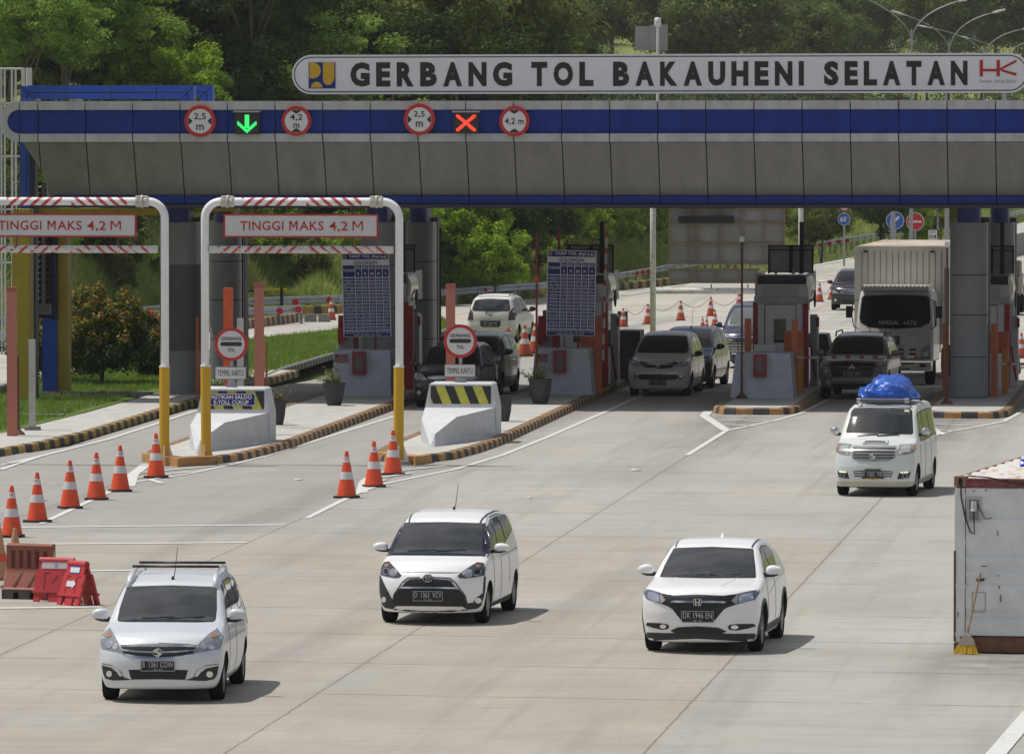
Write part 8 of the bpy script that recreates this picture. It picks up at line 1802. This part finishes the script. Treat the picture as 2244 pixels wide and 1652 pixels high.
protos = {
 'feather': [tree_proto(11, 9, 4.2, L_feather, 95, 330, .085, .95, .38, .30, .5, 'feathery_tree', .16, .8), tree_proto(12, 8, 3.6, L_feather, 80, 330, .085, .9, .38, .30, .5, 'feathery_tree', .14, .8)],
 'dark': [tree_proto(21, 10, 3.8, L_dark, 130, 260, .10, .85, .8, .18, .45, 'dark_tree'), tree_proto(22, 9, 3.4, L_dark, 110, 260, .10, .85, .8, .2, .5, 'dark_tree')],
 'bright': [tree_proto(31, 6, 2.4, L_bright, 80, 210, .11, .55, .8, .12, .5, 'broadleaf_tree', .10), tree_proto(32, 5, 2.0, L_bright, 65, 210, .11, .5, .8, .1, .5, 'broadleaf_tree', .09)],
 'olive': [tree_proto(41, 11, 4.6, L_olive, 150, 190, .14, 1.0, .75, .2, .35, 'olive_tree', .2), tree_proto(42, 9, 4, L_olive, 120, 190, .14, .95, .75, .2, .4, 'olive_tree', .18)],
 'thin': [tree_proto(51, 9, 3.2, L_feather, 34, 200, .10, .8, .6, .45, .6, 'slender_tree', .15, .5, 0, .25), tree_proto(52, 10, 3.4, L_dark, 38, 220, .10, .8, .6, .5, .6, 'slender_tree', .17, .5, 0, .2)],
 'shrub': [tree_proto(61, 2.2, 1.6, L_yel, 34, 170, .075, .40, .8, -.1, .5, 'shrub', .05), tree_proto(62, 1.8, 1.5, L_bright, 32, 170, .075, .40, .8, -.1, .5, 'shrub', .05), tree_proto(63, 2.6, 1.7, L_olive, 36, 170, .08, .42, .8, -.1, .5, 'shrub', .05)]}
used_p = set(); CAT = {'feather': 'tree', 'dark': 'tree', 'bright': 'tree', 'olive': 'tree', 'thin': 'tree', 'shrub': 'shrub'}
def place(kind, u, Y, s, lab, group, vi=None, dz=0):
    pr = protos[kind]; i = vi if vi is not None else random.randrange(len(pr)); o = pr[i]
    if (kind, i) in used_p: o = dup(o)
    used_p.add((kind, i)); x = AX(u, Y); z = float(hill(np.array(x), np.array(float(Y))))-.15+dz; o.location = (x, Y, z); o.scale = (s, s, s*random.uniform(.92, 1.08)); o.rotation_euler = (0, 0, random.uniform(0, 6.28)); o['label'] = lab; o['category'] = CAT[kind]; o['group'] = group; return o
gl_ = 'trees on the bank behind the canopy'
KL = {'feather': 'feathery pale green tree', 'dark': 'dense dark green tree', 'bright': 'bright leafy young tree', 'olive': 'broad olive green tree', 'thin': 'thin open tree with bare limbs', 'shrub': 'shrub'}
rnd = random.Random(3)
def along_edge(u, dd, m=0):
    Y = 310.0
    for _ in range(24): x = AX(u, Y); sl = abs(yedge(x+.5)-yedge(x-.5)); Y = .65*Y+.35*(yedge(x)+dd+m*math.sqrt(1+sl*sl))
    return Y
for kind, u, Y, s, where in (
  ('feather', 150, 318, 1.05, 'at the top left corner, above the blue frame'), ('feather', 20, 322, 1.0, 'cut by the left edge at the top'), ('feather', 60, 312, .8, 'low behind the white tubular frame'), ('feather', 250, 322, .75, 'behind the blue frame, right of the tallest pale tree'),
  ('dark', 300, 334, 1.15, 'right of the tall pale tree at upper left'), ('dark', 400, 338, 1.2, 'above the right end of the blue frame'), ('dark', 490, 334, 1.15, 'above the green arrow signal'), ('dark', 565, 342, 1.1, 'above the first 4,2 m sign'), ('dark', 210, 345, 1.3, 'in the second row at upper left'), ('dark', 100, 348, 1.3, 'in the second row behind the palest tree'),
  ('bright', 365, 321, .85, 'just above the blue frame, left one'), ('bright', 425, 319, .8, 'just above the right end of the blue frame'), ('bright', 312, 320, .6, 'small, above the middle of the blue frame'), ('bright', 610, 319, .55, 'below the left end of the name board'),
  ('thin', 660, 332, 1.1, 'left one above the board logo'), ('thin', 742, 336, 1.15, 'above the first letters of the board'), ('feather', 590, 326, .55, 'small, left of the board logo'), ('thin', 560, 330, .9, 'leaning over the dark trees'), ('dark', 830, 350, 1.15, 'above the word GERBANG'), ('olive', 760, 366, 1.1, 'in the back row above the word GERBANG'), ('olive', 650, 366, 1.0, 'in the back row above the logo'), ('dark', 700, 352, .8, 'between the two thin trees'),
  ('bright', 955, 332, 1.35, 'tallest bright one, above the word TOL'), ('bright', 1000, 330, 1.05, 'right of the tallest bright one'), ('bright', 905, 328, .9, 'left of the tallest bright one'), ('bright', 868, 325, .7, 'smallest above the letter G of the board'), ('olive', 890, 356, 1.0, 'behind the bright trees, left'), ('dark', 1060, 352, .95, 'right of the bright trees'), ('olive', 980, 372, 1.2, 'behind the tallest bright tree'), ('olive', 1110, 380, 1.0, 'at the end of the ridge above the word BAKAUHENI'), ('bright', 1085, 328, .6, 'low above the space after TOL'),
  ('dark', 1165, 400, .85, 'on the falling end of the ridge')):
    place(kind, u, Y, s, KL[kind]+' '+where, gl_)
for kind, u, Y, s, where in (('olive', 1575, 640, 1.25, 'big round crown above the letters UHE'), ('olive', 1745, 655, .95, 'round crown above the letters NI'), ('olive', 1820, 700, .85, 'smaller crown right of the round one above NI'), ('olive', 1490, 690, 1.0, 'left of the big round crown'), ('olive', 1890, 760, 1.1, 'left of the nearest street lamp pole'), ('olive', 2060, 750, 1.0, 'between the first two street lamps'), ('olive', 2180, 780, 1.1, 'beyond the third street lamp'), ('olive', 1340, 700, 1.0, 'left of the roof cabinets'), ('olive', 1260, 650, .9, 'above the letters BAK')):
    place(kind, u, Y, s*1.05, 'broad olive green tree '+where, 'single trees in the valley')
# under the canopy: bank with trees and shrubs
for kind, u, Y, s, where in (('dark', 1000, 312, .55, 'under the canopy right of the second dark column'), ('dark', 1090, 312, .55, 'under the canopy above the white car'), ('dark', 560, 306, .55, 'under the canopy behind the middle portal'), ('dark', 190, 300, .62, 'under the canopy right of the yellow tower wall'), ('dark', 290, 300, .6, 'under the canopy above the floodlight'), ('feather', 240, 306, .5, 'behind the dark ones over the floodlight'), ('dark', 690, 308, .5, 'under the canopy right of the middle of the portal'), ('feather', 640, 310, .55, 'under the canopy left of the price board'), ('dark', 1180, 318, .45, 'under the canopy left of the red pole top'), ('thin', 330, 304, .5, 'beside the left grey column'), ('dark', 1930, 424, .55, 'above the blue arrow sign'), ('olive', 2060, 432, .45, 'above the KM plate'), ('bright', 2010, 424, .6, 'behind the no-entry sign'), ('olive', 1800, 414, .35, 'left of the 60 km sign'), ('dark', 20, 300, .6, 'behind the white tubes at the left edge')):
    place(kind, u, Y+(24 if u < 1200 else 0), s*1.15, KL[kind]+' '+where, 'trees on the bank under the canopy')
ns = 0
for i in range(150):
    u = rnd.uniform(-20, 2080); 
    if 430 < u < 470: continue
    dd = rnd.uniform(3, 26); 
    Y = along_edge(u, dd, 2.2)
    if u > 1700 and dd > 14: continue
    vi = 0 if (u > 1150 and rnd.random() < .55) else rnd.choice((1, 2, 2) if u < 700 else (0, 1, 2))
    s = rnd.uniform(.45, 1.0)*(1 if u < 1700 else .8)
    k = ('yellow green', 'bright green', 'dull green')[vi]; place('shrub', u, Y, s, k+' shrub on the grassy bank beyond the guard rail', k+' shrubs on the bank', vi); ns += 1
for i in range(78):
    u = rnd.uniform(1185, 1462) if i < 56 else rnd.uniform(520, 760); Y = along_edge(u, rnd.uniform(12, 78), 2.2); vi = 0 if i % 3 else 1; k = ('yellow green', 'bright green')[vi]
    place('shrub', u, Y, rnd.uniform(.7, 1.35), k+' shrub on the grassy bank beyond the guard rail', k+' shrubs on the bank', vi)
# far wooded slopes: one mass
rng = np.random.default_rng(5); Cs, As, Bs = [], [], []
for i in range(260):
    if i < 60: Y = rng.uniform(790, 860)
    elif i < 190: Y = rng.uniform(860, 1020)
    else: Y = rng.uniform(1000, 1250)
    u = rng.uniform(1000, 2330); x = AX(u, Y)
    if 2150 < u and Y > 880 and rng.random() < .7: continue
    z0 = float(hill(np.array(x), np.array(Y))); H = rng.uniform(5, 9.5); R = H*rng.uniform(.42, .6); n = 46 if Y < 1000 else 30
    cen = crown_centres(rng, H, R, n, .05, .4); C, a, b = leaves(rng, cen, R*.30*(.6+.8*rng.random(n)), 60, .16 if Y < 1000 else .3, .8); C += np.array([x, Y, z0-.3]); Cs.append(C); As.append(a); Bs.append(b)
for i in range(70):      # trees added out of view at right, to darken car window reflections
    x = rng.uniform(152, 215); Y = rng.uniform(70, 420); H = rng.uniform(9, 14); R = H*.5; n = 34; cen = crown_centres(rng, H, R, n, .0, .3); C, a, b = leaves(rng, cen, R*.36*(.6+.8*rng.random(n)), 40, .4, .8); C += np.array([x, Y, float(hill(np.array(x), np.array(Y)))-.3]); Cs.append(C); As.append(a); Bs.append(b)
for i in range(90):      # low growth on the valley floor
    Y = rng.uniform(560, 700); u = rng.uniform(1050, 2330); x = AX(u, Y); z0 = float(hill(np.array(x), np.array(Y))); H = rng.uniform(2.2, 4.2); R = H*.8; n = 26; cen = crown_centres(rng, H, R, n, .0, .4); C, a, b = leaves(rng, cen, R*.30*(.6+.8*rng.random(n)), 60, .15, .8); C += np.array([x, Y, z0-.3]); Cs.append(C); As.append(a); Bs.append(b)
for i in range(110):     # back rows of the left ridge
    Y = rng.uniform(372, 470); u = rng.uniform(-120, 1120); x = AX(u, Y); z0 = float(hill(np.array(x), np.array(Y))); H = rng.uniform(6, 9); R = H*.45; n = 52; cen = crown_centres(rng, H, R, n, .05, .4); C, a, b = leaves(rng, cen, R*.30*(.6+.8*rng.random(n)), 60, .17, .8); C += np.array([x, Y, z0-.3]); Cs.append(C); As.append(a); Bs.append(b)
o = bpy.data.objects.new('woodland', quads_mesh('woodland', np.concatenate(Cs), np.concatenate(As), np.concatenate(Bs), L_far)); COL.objects.link(o); tag(o, 'dense far-off woodland covering the slopes behind the single trees', 'woodland', kind='stuff')
# red-tipped garden bush
def red_bush(u, Y, R, H, lab, seed):
    rng = np.random.default_rng(seed); t = thing('red_tipped_bush', lab, 'bush', (AX(u, Y), Y, .1), group='red-tipped bushes in the lawn'); n = 170
    cen = crown_centres(rng, H, R, n, -.02, .22); cen[:, 2] = np.maximum(cen[:, 2], .25); C, a, b = leaves(rng, cen, .26*(.7+.6*rng.random(n)), 190, .042, .9)
    me = quads_mesh('foliage', C, a, b, L_bush); o = bpy.data.objects.new('foliage', me); COL.objects.link(o); o.parent = t
    k = cen[:, 2] > H*.42; c2 = cen[k]; c2 = c2+np.array([0, 0, .12]); C, a, b = leaves(rng, c2, .20*np.ones(len(c2)), 46, .045, 1.1, 0, .2); me = quads_mesh('red_tips', C, a, b, L_red); o = bpy.data.objects.new('red_tips', me); COL.objects.link(o); o.parent = t
    MB().tube([(0, 0, 0), (.05, 0, H*.5)], [.07, .04], 8).build('stem', bark, t)
red_bush(222, 205, 1.45, 2.42, 'big dark bush with red leaf tips, right of the yellow tower wall', 3); red_bush(345, 210, .75, 1.5, 'smaller red-tipped bush against the left grey column', 4); red_bush(98, 207, .95, 2.1, 'red-tipped bush behind the blue tower panel', 6)
# grass: blades in the lawns and on the bank
def blades(name, pts, h, m, lab, wd=.012, lean=.35):
    rng = np.random.default_rng(len(pts)); n = len(pts); P = np.array(pts); hh = h*(.5+rng.random(n)); az = rng.random(n)*6.28; w_ = np.stack([np.cos(az)*wd, np.sin(az)*wd, 0*az], 1); tip = P+np.stack([rng.normal(size=n)*lean*hh, rng.normal(size=n)*lean*hh, hh], 1)
    v = np.empty((n*3, 3)); v[0::3] = P-w_; v[1::3] = P+w_; v[2::3] = tip; me = bpy.data.meshes.new(name); me.vertices.add(n*3); me.vertices.foreach_set('co', v.ravel()); me.loops.add(n*3); me.loops.foreach_set('vertex_index', np.arange(n*3)); me.polygons.add(n); me.polygons.foreach_set('loop_start', np.arange(n)*3)
    try: me.polygons.foreach_set('loop_total', np.full(n, 3))
    except Exception: pass
    me.update(calc_edges=True); me.materials.append(m); o = bpy.data.objects.new(name, me); COL.objects.link(o); tag(o, lab, 'grass', kind='stuff')
G1 = leafmat('blade_lawn', (0.109, 0.186, 0.031), (0.186, 0.294, 0.046), (0.294, 0.387, 0.093), .4, .7); G2 = leafmat('blade_bank', (0.175, 0.245, 0.052), (0.298, 0.385, 0.087), (0.473, 0.490, 0.175), .45, .35)
def inside(x, y, poly):
    c_ = np.zeros(len(x), bool); n = len(poly)
    for i in range(n):
        (x0, y0), (x1, y1) = poly[i][:2], poly[i-1][:2]; k = ((y0 > y) != (y1 > y)) & (x < (x1-x0)*(y-y0)/(y1-y0+1e-9)+x0); c_ ^= k
    return c_
def fill(poly, n, zoff, seed):
    rng = np.random.default_rng(seed); xs = [p[0] for p in poly]; ys = [p[1] for p in poly]; x = rng.uniform(max(min(xs), -60), max(xs), n); y = rng.uniform(min(ys), max(ys), n); k = inside(x, y, poly); x, y = x[k], y[k]; return [(a, b, gz(b)+zoff) for a, b in zip(x, y)]
lawnpoly = [(-29.7, 214), (-29.7, 186), (-29.9, 176), (-30.6, 170.6), (-33, 168.6), (-38, 168)]+[tuple(G(u, v)[:2]) for u, v in ((-60, 873), (13, 855), (280, 805), (430, 778))]
blades('lawn_grass', fill(lawnpoly, 90000, .1, 1), .10, G1, 'short green grass on the lawn left of the lanes', .012)
blades('island_grass', fill([tuple(p) for p in inset(e1, .25)], 60000, .13, 2), .14, G1, 'uneven green grass on the kerbed island behind the price board', .014)
rng = np.random.default_rng(9); pts = []
N_ = 190000; gx = rng.uniform(-48, -13, N_); gd = rng.uniform(.35, 1, N_)**2*110*rng.random(N_)+1.2; pts = np.stack([gx, np.interp(gx, ex, ey)+gd, gx*0], 1); pts[:, 2] = hill(pts[:, 0], pts[:, 1])-.08
blades('bank_grass', pts, .42, G2, 'tall sunlit grass on the bank beyond the guard rail', .028, .45)
for k, lst in protos.items():
    for i, o in enumerate(lst):
        if (k, i) not in used_p:
            for ch in list(o.children): bpy.data.objects.remove(ch)
            bpy.data.objects.remove(o)
# thin air between the camera and the far slopes
hz = MB().bb((-760, -80, -6), (960, 3080, 160)).build('haze', bpy.data.materials.new('haze_air')); hm = hz.data.materials[0]; hm.use_nodes = True; hn = hm.node_tree.nodes; hn.remove(hn['Principled BSDF'])
pv = hn.new('ShaderNodeVolumePrincipled'); pv.inputs['Color'].default_value = (.94, .97, 1, 1); pv.inputs['Density'].default_value = .00008; pv.inputs['Anisotropy'].default_value = .1; hm.node_tree.links.new(pv.outputs[0], hn['Material Output'].inputs['Volume']); tag(hz, 'faint haze in the air over the whole place', 'haze', kind='stuff')
